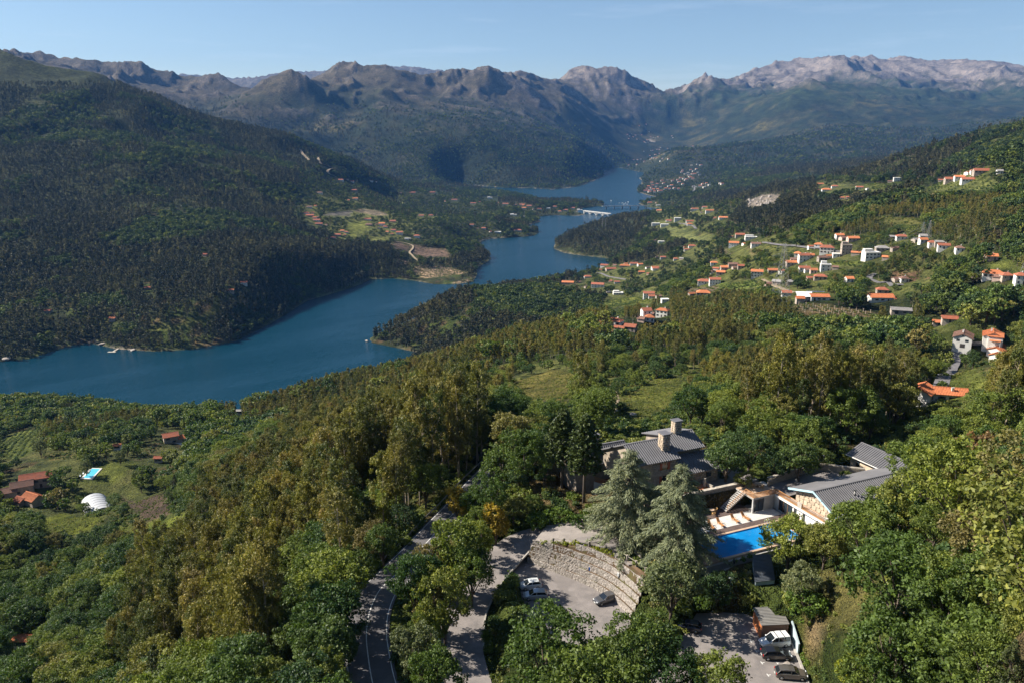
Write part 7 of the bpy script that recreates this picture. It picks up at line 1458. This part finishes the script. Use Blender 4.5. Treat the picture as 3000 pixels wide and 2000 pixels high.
# ------------------------------------------------------------------ larger houses with their own shapes
def big_house(px, py, D=None, rz=0, label='', parts=(), z=None, cat='house', name='villa'):
    p, D = hit(px, py); t = empty(name, (p[0], p[1], gz(p[0], p[1]) + 0.2 if z is None else z), rz, label, cat); return t, D
def villa_block(t, x, y, w, d, h, rise, roof, wall, ang=0, base=-3, wins=(), over=0.5, rz=0.0, doors=()):
    """gabled block, ridge along local x turned by ang, as wall, roof, windows of t"""
    c, s = math.cos(ang), math.sin(ang); R = lambda q: (x + q[0] * c - q[1] * s, y + q[0] * s + q[1] * c, q[2]); hw, hd = w / 2, d / 2
    v = [(-hw, -hd, base), (hw, -hd, base), (hw, hd, base), (-hw, hd, base), (-hw, -hd, h), (hw, -hd, h), (hw, hd, h), (-hw, hd, h), (-hw, 0, h + rise), (hw, 0, h + rise)]
    MB().add([R(q) for q in v], [(0, 1, 5, 4), (1, 2, 6, 9, 5), (2, 3, 7, 6), (3, 0, 4, 8, 7)]).build('wall', wall, t); k = rise / hd; o = over; zz = h - o * k
    A = [(-hw - o, -hd - o, zz + .1), (hw + o, -hd - o, zz + .1), (hw + o, 0, h + rise + .1), (-hw - o, 0, h + rise + .1)]; B = [(-hw - o, hd + o, zz + .1), (hw + o, hd + o, zz + .1), (hw + o, 0, h + rise + .1), (-hw - o, 0, h + rise + .1)]
    r = MB().slab([R(q) for q in A], 0.16).build('roof', roof, t); MB().slab([R(q) for q in B], 0.16).build('roof', roof, t); n = int((w + 2 * o) / 0.45); q = MB()
    for i in range(n):
        xx = -hw - o + (w + 2 * o) * (i + 0.5) / n
        for s2 in (-1, 1): q.bar(R((xx, s2 * (hd + o), zz + .13)), R((xx, s2 * 0.06, h + rise + .13)), 0.18, 0.08)
    tr = q.build('tile_rows', roof, r); tr['kind'] = 'stuff'; MB().bar(R((-hw - o, 0, h + rise + .16)), R((hw + o, 0, h + rise + .16)), 0.28, 0.14).build('ridge_tiles', roof, r)
    for (side, u, z, ww, hh) in wins:
        if side in 'fb': yy = -hd if side == 'f' else hd; q0 = [(u - ww / 2, yy - 0.06, z), (u + ww / 2, yy - 0.06, z), (u + ww / 2, yy + 0.06, z), (u - ww / 2, yy + 0.06, z)]
        else: xx = -hw if side == 'l' else hw; q0 = [(xx - 0.06, u - ww / 2, z), (xx + 0.06, u - ww / 2, z), (xx + 0.06, u + ww / 2, z), (xx - 0.06, u + ww / 2, z)]
        f = MB().add([R(p) for p in q0] + [R((p[0], p[1], z + hh)) for p in q0], [(0, 1, 5, 4), (1, 2, 6, 5), (2, 3, 7, 6), (3, 0, 4, 7), (4, 5, 6, 7)]).build('door' if z < 0.2 else 'window', WIN if z >= 0.2 else SHUTG, t)
        if z >= 0.2 and side == 'f': 
            for s2 in (-1, 1): MB().add([R((u + s2 * (ww / 2 + 0.26) + e * 0.24, -hd - 0.05 - g * 0.04, z + hh * k2)) for e in (-1, 1) for g in (0, 1) for k2 in (0, 1)], [(0, 1, 3, 2), (4, 6, 7, 5), (0, 4, 5, 1), (2, 3, 7, 6), (1, 5, 7, 3), (0, 2, 6, 4)]).build('shutter', SHUTG, f)
def chim(t, x, y, z, h=1.1, wall=None): MB().box(x - 0.35, x + 0.35, y - 0.35, y + 0.35, z - 1.0, z + h).build('chimney', wall or WWALL, t); MB().box(x - 0.42, x + 0.42, y - 0.42, y + 0.42, z + h + 0.002, z + h + 0.1).build('chimney_cap', CONC, t)
def big_houses():
    t, D = big_house(2838, 1012, label='white two storey house with brown hipped gable roof by the right hand lane', rz=math.radians(58)); villa_block(t, -2, 3, 11.5, 8.6, 5.3, 1.9, TILE_B, WWALL, 0, -3, [('f', -3, 3.4, 1.2, 1.2), ('f', 2.6, 3.4, 1.2, 1.2), ('l', -2, 3.3, 1.5, 1.2), ('l', 2, 3.3, 1.5, 1.2), ('l', -0.3, 0.1, 2.2, 2.0), ('l', 0, 6.0, 0.8, 0.7), ('f', 0.5, 3.0, 0.9, 2.1)]); chim(t, -3.5, 3.3, 7.4); MB().box(1.5, 4.5, -2.2, -1.0, 2.7, 3.0).build('balcony', WWALL, t); MB().box(1.5, 4.5, -2.25, -2.15, 3.0, 3.9).build('balcony_rail', SHUTG, t)
    clear([(2795,945),(2868,960),(2872,1015),(2820,1018),(2793,990)])
    t, D = big_house(2925, 1010, label='white house with orange cross roofs and veranda right of the brown roofed one', rz=math.radians(60)); villa_block(t, -1, 3, 11, 9, 5.2, 1.9, TILE_O, WWALL, 0, -3, [('f', -3, 3.3, 1.3, 1.2), ('f', -1, 0.9, 1.0, 1.0), ('l', 0, 5.2, 1.2, 1.0), ('l', -2.6, 2.6, 1.6, 1.9), ('f', 2.6, 3.3, 1.3, 1.2)]); villa_block(t, -4.5, 2, 6.4, 5.5, 5.6, 1.4, TILE_O, WWALL, math.pi / 2, -3, [('l', 0, 3.3, 1.2, 1.2)]); MB().slab([(-8.6, -0.5, 3.4), (-8.6, 4.5, 3.4), (-6.2, 4.5, 4.3), (-6.2, -0.5, 4.3)], 0.15).build('veranda_roof', TILE_O, t); MB().box(-8.5, -6.3, -0.4, 4.4, -2, 0.25).build('veranda_floor', CONC, t)
    for y in (-0.3, 2.0, 4.3): MB().box(-8.45, -8.25, y - 0.1, y + 0.1, 0.25, 3.4).build('veranda_post', WWALL, t)
    chim(t, -0.5, 4.0, 7.1); clear([(2880,955),(2965,970),(2975,1010),(2900,1015),(2880,985)])
    t, D = big_house(2935, 1045, label='white house with bright orange roof below the veranda house', rz=math.radians(38)); villa_block(t, 0, 2, 9.5, 7.5, 3.8, 1.6, TILE_O, WWALL, 0, -4, [('f', -2, 1.2, 1.1, 1.2), ('f', 2, 1.2, 1.1, 1.2), ('l', 0, 1.2, 1.1, 1.2)]); villa_block(t, -7.0, 0.5, 4.4, 4.2, 2.2, 1.0, TILE_O, WWALL, 0, -3, [('f', 0, 0.1, 0.9, 1.9)]); MB().box(-9, -2, -6.5, -3.0, -3, 0.06).build('patio', PALEP, t); MB().box(-2.2, -1.9, -9, -2.5, -3, 1.2).build('garden_wall', WWALL, t); clear([(2875,1010),(2950,1008),(2950,1050),(2915,1095),(2880,1070)])
    t, D = big_house(2735, 1178, label='long low white house with orange roofs at the lower end of the lane', rz=math.radians(-14)); villa_block(t, -3.5, 2, 8.0, 7.4, 3.2, 1.7, TILE_O, WWALL, math.radians(62), -3, [('f', -1, 1.0, 1.0, 1.2), ('r', 1.2, 0.9, 1.0, 1.2), ('r', -1.4, 0.1, 0.9, 2)]); villa_block(t, 4.2, 3.2, 11.5, 6.6, 2.9, 1.3, TILE_O, WWALL, 0, -3, [('f', -2, 1.0, 1.2, 1.1), ('f', 1.2, 1.0, 1.2, 1.1), ('f', 4, 0.1, 0.9, 2)]); chim(t, 5.5, 1.6, 3.9, 0.8); clear([(2675,1135),(2700,1130),(2795,1152),(2795,1178),(2760,1185),(2680,1180)])
    t, D = big_house(2375, 882, label='long white house with orange wing and blue grey flat roof above the vineyard', rz=math.radians(-6)); villa_block(t, 6.5, 3, 13, 8, 3.2, 1.5, TILE_O, WWALL, 0, -3, [('f', -4, 0.1, 1.4, 2.2), ('f', -1, 1.0, 1.2, 1.1), ('f', 2.5, 1.0, 1.2, 1.1), ('l', 0, 1, 1, 1)]); MB().box(-8, 0.5, 4, 9, -3, 3.6).build('wall', WWALL, t); MB().slab([(-9, 0, 2.6), (0, 0.5, 2.8), (3, 9.5, 4.8), (-9, 9.5, 4.8)], 0.2).build('white_roof', WHITE, t); villa_block(t, -8.0, -1.0, 5.5, 5.0, 2.2, 1.2, TILE_O, STW, 0, -3); MB().slab([(-1, 9.6, 4.85), (12, 9.6, 4.85), (12, 11, 5.0), (-1, 11, 5.0)], 0.2).build('blue_grey_roof', simple('slate_sheet', (0.13, 0.16, 0.24), 0.6), t); clear([(2325,855),(2335,848),(2430,860),(2445,885),(2330,890)])
    t, D = big_house(2580, 885, label='white gabled house with long orange roof right of the vineyard', rz=math.radians(-4)); villa_block(t, 1, 3.5, 16, 8.5, 3.2, 2.0, TILE_O, WWALL, 0, -3, [('f', -4, 1, 1.2, 1.1), ('f', 0, 1, 1.2, 1.1), ('l', -1.5, 1.0, 1.0, 1.2), ('l', 1.5, 1.0, 1.0, 1.2), ('f', 4, 0.1, 1, 2)]); MB().slab([(8.5, -2, 2.5), (11.5, -2, 2.5), (11.5, 6, 3.4), (8.5, 6, 3.4)], 0.15).build('lean_to_roof', TILE_O, t); MB().box(8.6, 11.3, -1.6, 5.8, -3, 2.4).build('lean_to', WWALL, t); clear([(2535,858),(2560,850),(2628,862),(2628,890),(2540,890)])
    t, D = big_house(2640, 922, label='grey roofed stone barn right of the vineyard', rz=math.radians(-18), name='barn', cat='barn'); villa_block(t, 0, 3, 12.5, 7.5, 2.9, 1.2, GREYR, STW, 0, -3, [('f', -3, 0.1, 2.2, 2.2), ('f', 2, 1.2, 0.9, 0.8)]); clear([(2608,890),(2668,895),(2668,925),(2610,920)])
    for px, py, lb, w in ((2750, 955, 'low orange roofed outhouse above the lane', 7), (2782, 946, 'red roofed stone outhouse above the lane', 7.5)): t, D = big_house(px, py, label=lb, rz=math.radians(-20), name='outhouse', cat='outhouse'); villa_block(t, 0, 2, w, 5, 2.2, 1.1, TILE_O if w == 7 else TILE_R, STW, 0, -2, [('f', 0, 0.1, 1, 1.8)]); clear([(px - 18, py - 22), (px + 18, py - 22), (px + 18, py + 4), (px - 18, py + 4)])
    # the farm at the lower left
    t, D = big_house(100, 1440, label='large old farmhouse with several red brown tile roofs at the left edge', rz=math.radians(24), name='farmhouse'); villa_block(t, 1, 8, 15, 8, 5.4, 1.8, TILE_R, STW, 0, -3, [('f', -4, 3.2, 1, 1.2), ('f', 0, 3.2, 1, 1.2), ('f', 4, 3.2, 1, 1.2), ('f', 2, 0.1, 1.2, 2.1)]); villa_block(t, -5, 1.5, 10, 7.5, 4.6, 1.7, TILE_B, STW, math.radians(4), -3, [('f', -2, 1, 1, 1.2), ('f', 2, 1, 1, 1.2), ('r', 0, 1, 1, 1.2)]); villa_block(t, -14, -1.0, 13, 7, 3.2, 1.5, TILE_B, STW, math.radians(8), -3, [('f', 0, 1, 1, 1.2)]); clear([(0,1400),(60,1372),(145,1365),(150,1420),(60,1450),(0,1455)])
    t, D = big_house(88, 1478, label='smaller farm building with orange red hipped roof below the farmhouse', rz=math.radians(-28), name='farm_building'); villa_block(t, 0, 2, 9.5, 7, 3.4, 2.0, TILE_O, STW, 0, -3, [('f', -2, 1, 1, 1.2), ('f', 2, 0.1, 1, 2)]); villa_block(t, -4.5, -1.5, 5.5, 4.5, 2.6, 1.2, TILE_R, STW, 0, -3, [('f', 0, 1, .9, 1)]); clear([(50,1435),(130,1440),(130,1480),(55,1478)])
    t, D = big_house(510, 1296, label='stone house with two orange roofs on the knoll above the farm', rz=math.radians(30)); villa_block(t, -1.5, 2, 9, 8, 5.0, 1.4, TILE_R, STW, 0, -3, [('f', -2, 3, 1, 1.2), ('f', 1.5, 1, 1, 1.2)]); villa_block(t, 6.0, 0, 6, 5.5, 3.0, 1.3, TILE_O, STW, 0, -3, [('f', 0, 1, 1, 1.2)]); MB().box(-4, 4, -6.5, -2.2, -3, 0.1).build('forecourt', PALEP, t); clear([(472,1258),(545,1258),(545,1290),(520,1310),(478,1308)])
    for px, py, lb, rk in ((60, 1905, 'orange roofed hut in the lower left corner', TILE_O), (342, 1318, 'tiny orange roofed hut on the slope above the farm lawn', TILE_O), (462, 1356, 'low roofed shelter below the knoll house', TILE_R), (700, 1214, 'small flat roofed hut among the trees near the lake', CONC), (715, 835, 'white cottage above the meadow across the lake', TILE_R), (676, 858, 'orange roofed cottage by the meadow across the lake', TILE_O), (600, 752, 'red roofed house in the woods across the lake', TILE_R), (432, 850, 'low house in the woods across the lake', TILE_R), (140, 918, 'shaded red roofed house near the left shore', TILE_R), (330, 940, 'small house behind the shore trees left of the meadow', TILE_O)):
        t, D = big_house(px, py, label=lb, rz=math.radians(px % 40 - 20), name='cottage', cat='hut' if 'hut' in lb or 'shelter' in lb else 'house'); k = 1 if D > 900 else 0.38; villa_block(t, 0, 2, 11 * k, 8 * k, 3.4 * (1.3 if k == 1 else 0.8), 1.6 * k, rk, WWALL if 'white' in lb or 'hut' in lb else STW, 0, -3, [('f', -2 * k, 1, 1, 1.2), ('f', 2 * k, 1, 1, 1.2)]); q = 13 * k * FPX / D * 0.5; clear([(px - q, py - q * 1.0), (px + q, py - q * 1.0), (px + q, py + 4), (px - q, py + 4)])
# ------------------------------------------------------------------ farm things, bridges, pylons, boats, rocks
def build_misc():
    # greenhouse: half-cylinder of white film on hoops
    p, D = hit(288, 1492); ang = math.radians(-52); t = empty('polytunnel', (p[0], p[1], gz(p[0], p[1])), ang, 'white arched polytunnel greenhouse beside the brown field', 'greenhouse'); Lg, R = 20.0, 6.0
    film = simple('greenhouse_film', (0.44, 0.44, 0.445), 0.5, 0.08, 0.3, spec=0.4); vs = []; fs = []; n = 14
    for i in range(2):
        for k in range(n + 1): a = math.pi * k / n; vs.append((-Lg / 2 + Lg * i, R * math.cos(a), R * 0.82 * math.sin(a)))
    for k in range(n): fs.append((k, k + 1, n + 2 + k, n + 1 + k))
    MB().add(vs, fs, 0, True).build('cover', film, t); MB().add(vs[:n + 1], [tuple(range(n + 1))]).build('end_wall', film, t); e = MB().add(vs[n + 1:], [tuple(range(n, -1, -1))]).build('end_wall', film, t)
    for i in range(8): MB().tube([(-Lg / 2 + Lg * i / 7, (R + 0.05) * math.cos(math.pi * k / n), (R * 0.82 + 0.05) * math.sin(math.pi * k / n)) for k in range(n + 1)], [0.05] * (n + 1), 4).build('hoop', STEEL, t)
    clear([(245,1452),(320,1448),(335,1508),(268,1515)])
    # farm pool
    c = [hit(*q)[0] for q in [(244,1400),(270,1374),(300,1374),(268,1402)]]; z = gz(c[0][0], c[0][1]) + 0.35
    q0 = Vector((c[0][0], c[0][1], z)); A = Vector((*(c[3][:2] - c[0][:2]), 0)); B = Vector((*(c[1][:2] - c[0][:2]), 0)); t = empty('farm_pool', tuple(q0), 0, 'bright turquoise pool on the farm lawn', 'swimming pool')
    def qd(u0, u1, v0, v1, z0, z1): pts = [A * u + B * v for u, v in ((u0, v0), (u1, v0), (u1, v1), (u0, v1))]; return [(p.x, p.y, z1) for p in pts] + [(p.x, p.y, z0) for p in pts]
    F6 = [(0, 1, 2, 3), (0, 4, 5, 1), (1, 5, 6, 2), (2, 6, 7, 3), (3, 7, 4, 0), (7, 6, 5, 4)]
    MB().add(qd(-0.25, 1.2, -0.1, 1.08, -2.5, -0.02), F6).build('surround', PALEP, t); MB().add(qd(0, 1, 0, 1, -0.3, 0.02), F6).build('water', simple('turquoise_water', (0.10, 0.50, 0.66), 0.08, 0.1, 0.3, spec=0.6), t)
    for k, (a, b) in enumerate(((-0.55, 0.15), (-0.5, 0.45))):
        pp = q0 + A * a + B * b; l = empty('farm_lounger', (pp.x, pp.y, gz(pp.x, pp.y)), 0.4, ['white lounger nearer the farmhouse beside the farm pool', 'white lounger further from the farmhouse beside the farm pool'][k], 'sun lounger'); MB().box(-0.35, 0.35, -1, 0.6, 0.3, 0.4).build('seat', WHITE, l); MB().add([(-0.35, 0.6, 0.35), (0.35, 0.6, 0.35), (0.35, 1.1, 0.95), (-0.35, 1.1, 0.95), (-0.35, 0.68, 0.3), (0.35, 0.68, 0.3), (0.35, 1.18, 0.9), (-0.35, 1.18, 0.9)], [(0, 1, 2, 3), (7, 6, 5, 4), (0, 4, 5, 1), (2, 6, 7, 3), (1, 5, 6, 2), (3, 7, 4, 0)]).build('backrest', WHITE, l)
        for x in (-0.3, 0.3):
            for y in (-0.9, 0.5): MB().box(x - 0.03, x + 0.03, y - 0.03, y + 0.03, 0, 0.3).build('leg', WHITE, l)
    # pier on the far shore
    a, b = PZ(330, 1030, 0.6), PZ(364, 1010, 1.0); t = empty('jetty', tuple(a), 0, 'pale wooden jetty on the far shore of the lake', 'jetty'); d = Vector(b - a); PW2 = simple('jetty_wood', (0.42, 0.37, 0.30), 0.85, 0.2, 1.0)
    for k in range(12): s = d * (k / 12); e = d * ((k + 0.93) / 12); MB().bar(s, e, 3.2, 0.2).build('plank', PW2, t)
    MB().box(-7, 5, -3, 1.5, -0.5, 0.15).build('platform', PW2, t)
    for k in range(4): q = d * (k / 4); MB().tube([(q.x, q.y, -4), (q.x, q.y, 1.2)], [0.2, 0.2], 6).build('pile', BLK, t)
    # bridges
    WC = simple('bridge_concrete', (0.50, 0.48, 0.45), 0.85, 0.1, 0.05)
    A0, B0 = PZ(1764, 607, 9.0), PZ(1866, 604, 11.0); A0, B0 = Vector(PZ(1768, 606, 9)), Vector(PZ(1905, 604, 9)); t = empty('road_bridge', tuple(A0), math.atan2(B0.y - A0.y, B0.x - A0.x), 'straight grey road bridge on dark piers behind the arched one', 'bridge'); L = (B0 - A0).length
    MB().box(-6, L, -5, 5, 0, 1.6).build('deck', WC, t)
    for s in (-1, 1): MB().box(-6, L, s * 4.8 - 0.2, s * 4.8 + 0.2, 1.602, 2.6).build('parapet', WC, t)
    for k in range(6): x = L * (0.06 + 0.17 * k); MB().box(x - 1.6, x + 1.6, -4, 4, -24, -0.002).build('pier', simple('wet_stone', (0.16, 0.16, 0.17), 0.8), t); MB().box(x - 2.2, x + 2.2, -4.6, 4.6, -3.2, -1.0).build('pier_cap', WC, t)
    A0, B0 = Vector(PZ(1712, 619, 9)), Vector(PZ(1786, 627.5, 9)); t = empty('arched_bridge', tuple(A0), math.atan2(B0.y - A0.y, B0.x - A0.x), 'white arched bridge joining the wooded point to the right shore', 'bridge'); L = (B0 - A0).length
    n = 4; dk2 = MB().box(-4, L + 4, -4.5, 4.5, 0, 1.5).build('deck', WC, t)
    for k in range(n):
        x0, x1 = L * k / n, L * (k + 1) / n; m = 10
        for s in (-1, 1):
            pts = [(x0 + (x1 - x0) * (0.08 + 0.84 * j / m), s * 3.5, -9.5 + 8.6 * math.sin(math.pi * j / m) ** 0.6) for j in range(m + 1)]
            for a, b in zip(pts[:-1], pts[1:]): pass
            q = MB()
            for a, b in zip(pts[:-1], pts[1:]): q.bar(a, b, 1.4, 1.3)
            q.build('arch', WC, t)
        MB().box(x0 - 1.4, x0 + 1.4, -4, 4, -20, -0.002).build('pier', WC, t)
    for s in (-1, 1): MB().box(-4, L + 4, s * 4.3 - 0.2, s * 4.3 + 0.2, 1.502, 2.6).build('parapet', WC, t)
    # boats moored by the beach
    for i, (px, py) in enumerate([(1815,596),(1824,596),(1829,599),(1833,596),(1837,600),(1840,593),(1790,589)]):
        p = PZ(px, py, 0.0); t = empty('motor_boat', tuple(p), 0.4 * i, 'small white motor boat on the lake', 'boat', 'boats moored beyond the bridge'); Lb = 9
        MB().add([(-Lb / 2, -1.5, 1.1), (Lb * 0.2, -1.6, 1.2), (Lb / 2, 0, 1.5), (Lb * 0.2, 1.6, 1.2), (-Lb / 2, 1.5, 1.1), (-Lb / 2, -1, -0.4), (Lb * 0.35, 0, -0.4), (-Lb / 2, 1, -0.4)], [(0, 1, 2, 3, 4), (0, 5, 6, 2, 1), (4, 3, 2, 6, 7), (0, 4, 7, 5)]).build('hull', WHITE, t); MB().box(-2, 1, -1.0, 1.0, 1.25, 2.4).build('cabin', WHITE, t, 0.1)
    # lattice pylons with lines
    STL = simple('pylon_steel', (0.27, 0.265, 0.255), 0.6, 0.1, 0.5, metal=0.2)
    def pylon(px, py, h, label, rz=0.3, r=0.10):
        p, D = hit(px, py); t = empty('lattice_pylon', (p[0], p[1], gz(p[0], p[1]) - 0.3), rz, label, 'pylon'); b = 0.105 * h; levels = 13; W = lambda s: b * (1 - s) ** 1.25 + 0.018 * h
        for sx in (-1, 1):
            for sy in (-1, 1):
                q = MB()
                for k in range(levels): s0, s1 = k / levels, (k + 1) / levels; q.bar((sx * W(s0), sy * W(s0), h * s0), (sx * W(s1), sy * W(s1), h * s1), r * 1.7)
                q.build('leg', STL, t)
        for k in range(levels):
            s0, s1 = k / levels, (k + 1) / levels; q = MB()
            for (ax, ay), (bx, by) in ((((-1, -1)), (1, -1)), ((1, -1), (1, 1)), ((1, 1), (-1, 1)), ((-1, 1), (-1, -1))):
                q.bar((ax * W(s0), ay * W(s0), h * s0), (bx * W(s1), by * W(s1), h * s1), r); q.bar((bx * W(s0), by * W(s0), h * s0), (ax * W(s1), ay * W(s1), h * s1), r)
            q.build('brace', STL, t)
        tips = []
        for zf, wf in ((0.66, 0.20), (0.80, 0.24), (0.93, 0.17)):
            q = MB(); w = wf * h
            for s in (-1, 1):
                for yy in (-1, 1): q.bar((s * W(zf), yy * W(zf), h * zf), (s * w, 0, h * zf + 0.4), r * 1.2); q.bar((s * W(zf + 0.05), yy * W(zf + 0.05), h * (zf + 0.05)), (s * w, 0, h * zf + 0.4), r)
                tips.append((s * w, h * zf))
            q.build('cross_arm', STL, t)
        return t, p, tips
    t1 = pylon(2285, 890, 46, 'tall lattice power pylon standing left of the orange roofed house', 0.35, 0.085); t2 = pylon(3030, 800, 44, 'lattice pylon at the right edge of the picture', 0.2, 0.09); t3 = pylon(2720, 700, 17, 'slender far pylon above the upper right village', 0.3, 0.05); t4 = pylon(2702, 690, 13, 'smaller far pylon behind the slender one', 0.3, 0.05)
    for px, lb in ((1764, 'thin lattice mast on the wooded peninsula, left one'), (1774, 'thin lattice mast on the wooded peninsula, right one')):
        p, D = hit(px, 672); t = empty('lattice_mast', (p[0], p[1], gz(p[0], p[1])), 0, lb, 'mast'); MB().tube([(0, 0, -1), (0, 0, 34)], [0.9, 0.3], 4, smooth=False).build('mast', STL, t); MB().bar((-5, 0, 30), (5, 0, 30), 0.5).build('cross_arm', STL, t)
    for i, (px, py) in enumerate(((1010, 700 - 60),)): pass
    cab = simple('cable', (0.30, 0.30, 0.30), 0.6)
    for i, (x, z) in enumerate(t1[2]):
        a = t1[0].matrix_basis @ Vector((x, 0, z)); b = t3[0].matrix_basis @ Vector((x * 0.37, 0, z * 0.37)); pts = []
        for k in range(25): s = k / 24; q = a.lerp(b, s); q.z -= 40 * s * (1 - s); pts.append(q)
        o = MB().tube([q - a for q in pts], [0.05] * 25, 4).build('power_line', cab); o.location = a; tag(o, 'thin power line from the tall pylon to the far one', 'power line', 'power lines')
    # vineyard posts
    vp = simple('vine_post', (0.55, 0.45, 0.35), 0.8, 0.1, 1.0); me = MB().box(-0.09, 0.09, -0.09, 0.09, -0.3, 2.6).mesh('post', vp); rng = random.Random(4); k = 0
    bar = MB().box(-0.6, 0.6, -0.05, 0.05, 2.0, 2.12).mesh('crossbar', vp)
    for row in range(4):
        for i in range(11):
            px = 2340 + i * 21 + row * 6; py = 893 + i * 2.4 + row * 7 + rng.random() * 2
            if py > 925: continue
            p, D = hit(px, py); t = empty('vine_post', (p[0], p[1], gz(p[0], p[1])), 0.2, 'pale vineyard post with crossbar on the terrace', 'post', 'posts of the vineyard terrace'); link(bpy.data.objects.new('post', me), t); link(bpy.data.objects.new('crossbar', bar), t)
    # boulders of the outcrop and pale rocks on the slopes
    rkm = simple('pale_boulder', (0.33, 0.285, 0.245), 0.95, 0.3, 0.3, 0.6, 0.5, per_object=0.15); rng = np.random.default_rng(31)
    def boulder_mesh(seed):
        r = np.random.default_rng(seed); bm = bmesh.new(); bmesh.ops.create_icosphere(bm, subdivisions=2, radius=1); 
        dd = r.normal(size=(7, 3)); dd /= np.linalg.norm(dd, axis=1)[:, None]; cut = 0.55 + 0.3 * r.random(7)
        for v in bm.verts:
            for q, c in zip(dd, cut):
                e = v.co.dot(Vector(q)) - c
                if e > 0: v.co -= Vector(q) * e * 0.9
        m = bpy.data.meshes.new('boulder'); bm.to_mesh(m); bm.free(); m.materials.append(rkm); return m
    bms = [boulder_mesh(i) for i in range(5)]
    for i in range(90):
        u, v = rng.random(2); px = 2192 + 90 * u; py = 603 - 28 * v * (1 - 0.5 * abs(u - 0.6)) ; p, D = hit(px, py); s = 1.2 + 2.6 * rng.random() ** 2
        o = bpy.data.objects.new('boulder', bms[i % 5]); link(o); o.location = (p[0], p[1], gz(p[0], p[1]) + s * 0.2); o.scale = (s * 1.3, s, s * 0.8); o.rotation_euler = (rng.random(), rng.random(), rng.random() * 6); tag(o, 'pale granite boulder of the rocky outcrop above the village', 'boulder', 'boulders of the rocky outcrop')
    for i, (px, py, s, lb) in enumerate([(1846, 1215, 1.5, 'pale rock slab on the slope behind the hotel roof'), (2300, 1955, 0.9, 'grey rock on the bank above the bronze car'), (1075, 1003, 3.0, 'pale shore rock at the tip of the wooded point'), (20, 1052, 5.0, 'pale rocks at the left end of the far shore'), (300, 1008, 4.0, 'pale shore rock left of the jetty'), (390, 1026, 4.0, 'pale shore rock right of the jetty'), (2562, 1985, 1.0, 'grey rock beside the lime bush')]):
        p, D = hit(px, py); o = bpy.data.objects.new('boulder', bms[i % 5]); link(o); o.location = (p[0], p[1], max(gz(p[0], p[1]), 0) + s * 0.1); o.scale = (s * 1.6, s, s * 0.55); o.rotation_euler = (0, 0, i); tag(o, lb, 'boulder')
    # thin high cloud streaks
    print('misc', round(time.time() - T0, 1))
SPARSE += [([(2080,650),(2300,690),(2560,690),(2700,690),(2860,720),(2860,840),(2560,880),(2300,880),(2000,860),(1950,800),(2000,730)], 0.85), ([(880,500),(1180,540),(1480,600),(1420,700),(1200,720),(1000,720),(860,640)], 0.75), ([(1860,480),(2060,470),(2120,560),(1880,570)], 0.5), ([(1820,360),(1980,360),(1980,490),(1830,490)], 0.6), ([(2380,530),(2560,540),(2940,500),(2940,560),(2400,575)], 0.4),
           ([(-10,1240),(560,1250),(560,1560),(-10,1570)], 0.75), ([(1680,790),(2000,760),(1960,880),(1700,870)], 0.65), ([(2680,960),(3000,960),(3000,1190),(2680,1190)], 0.45), ([(1780,1030),(2080,1040),(2060,1230),(1720,1230)], 0.35), ([(1350,1080),(1760,1040),(1740,1220),(1400,1190)], 0.42), (FG, 0.0), ([(1340,2500),(1340,1700),(2450,1560),(2470,2020),(2500,2500)], 0.0), ([(1900,590),(2180,590),(2120,680),(1900,690)], 0.55)]
build_lanes(); build_houses(); big_houses(); build_misc()
print('things', round(time.time() - T0, 1))
build_forests(); shrubs(); crop_rows(); build_terrain(); build_lake(); build_haze()
print('T', round(time.time() - T0, 1), 'objects', len(bpy.data.objects))
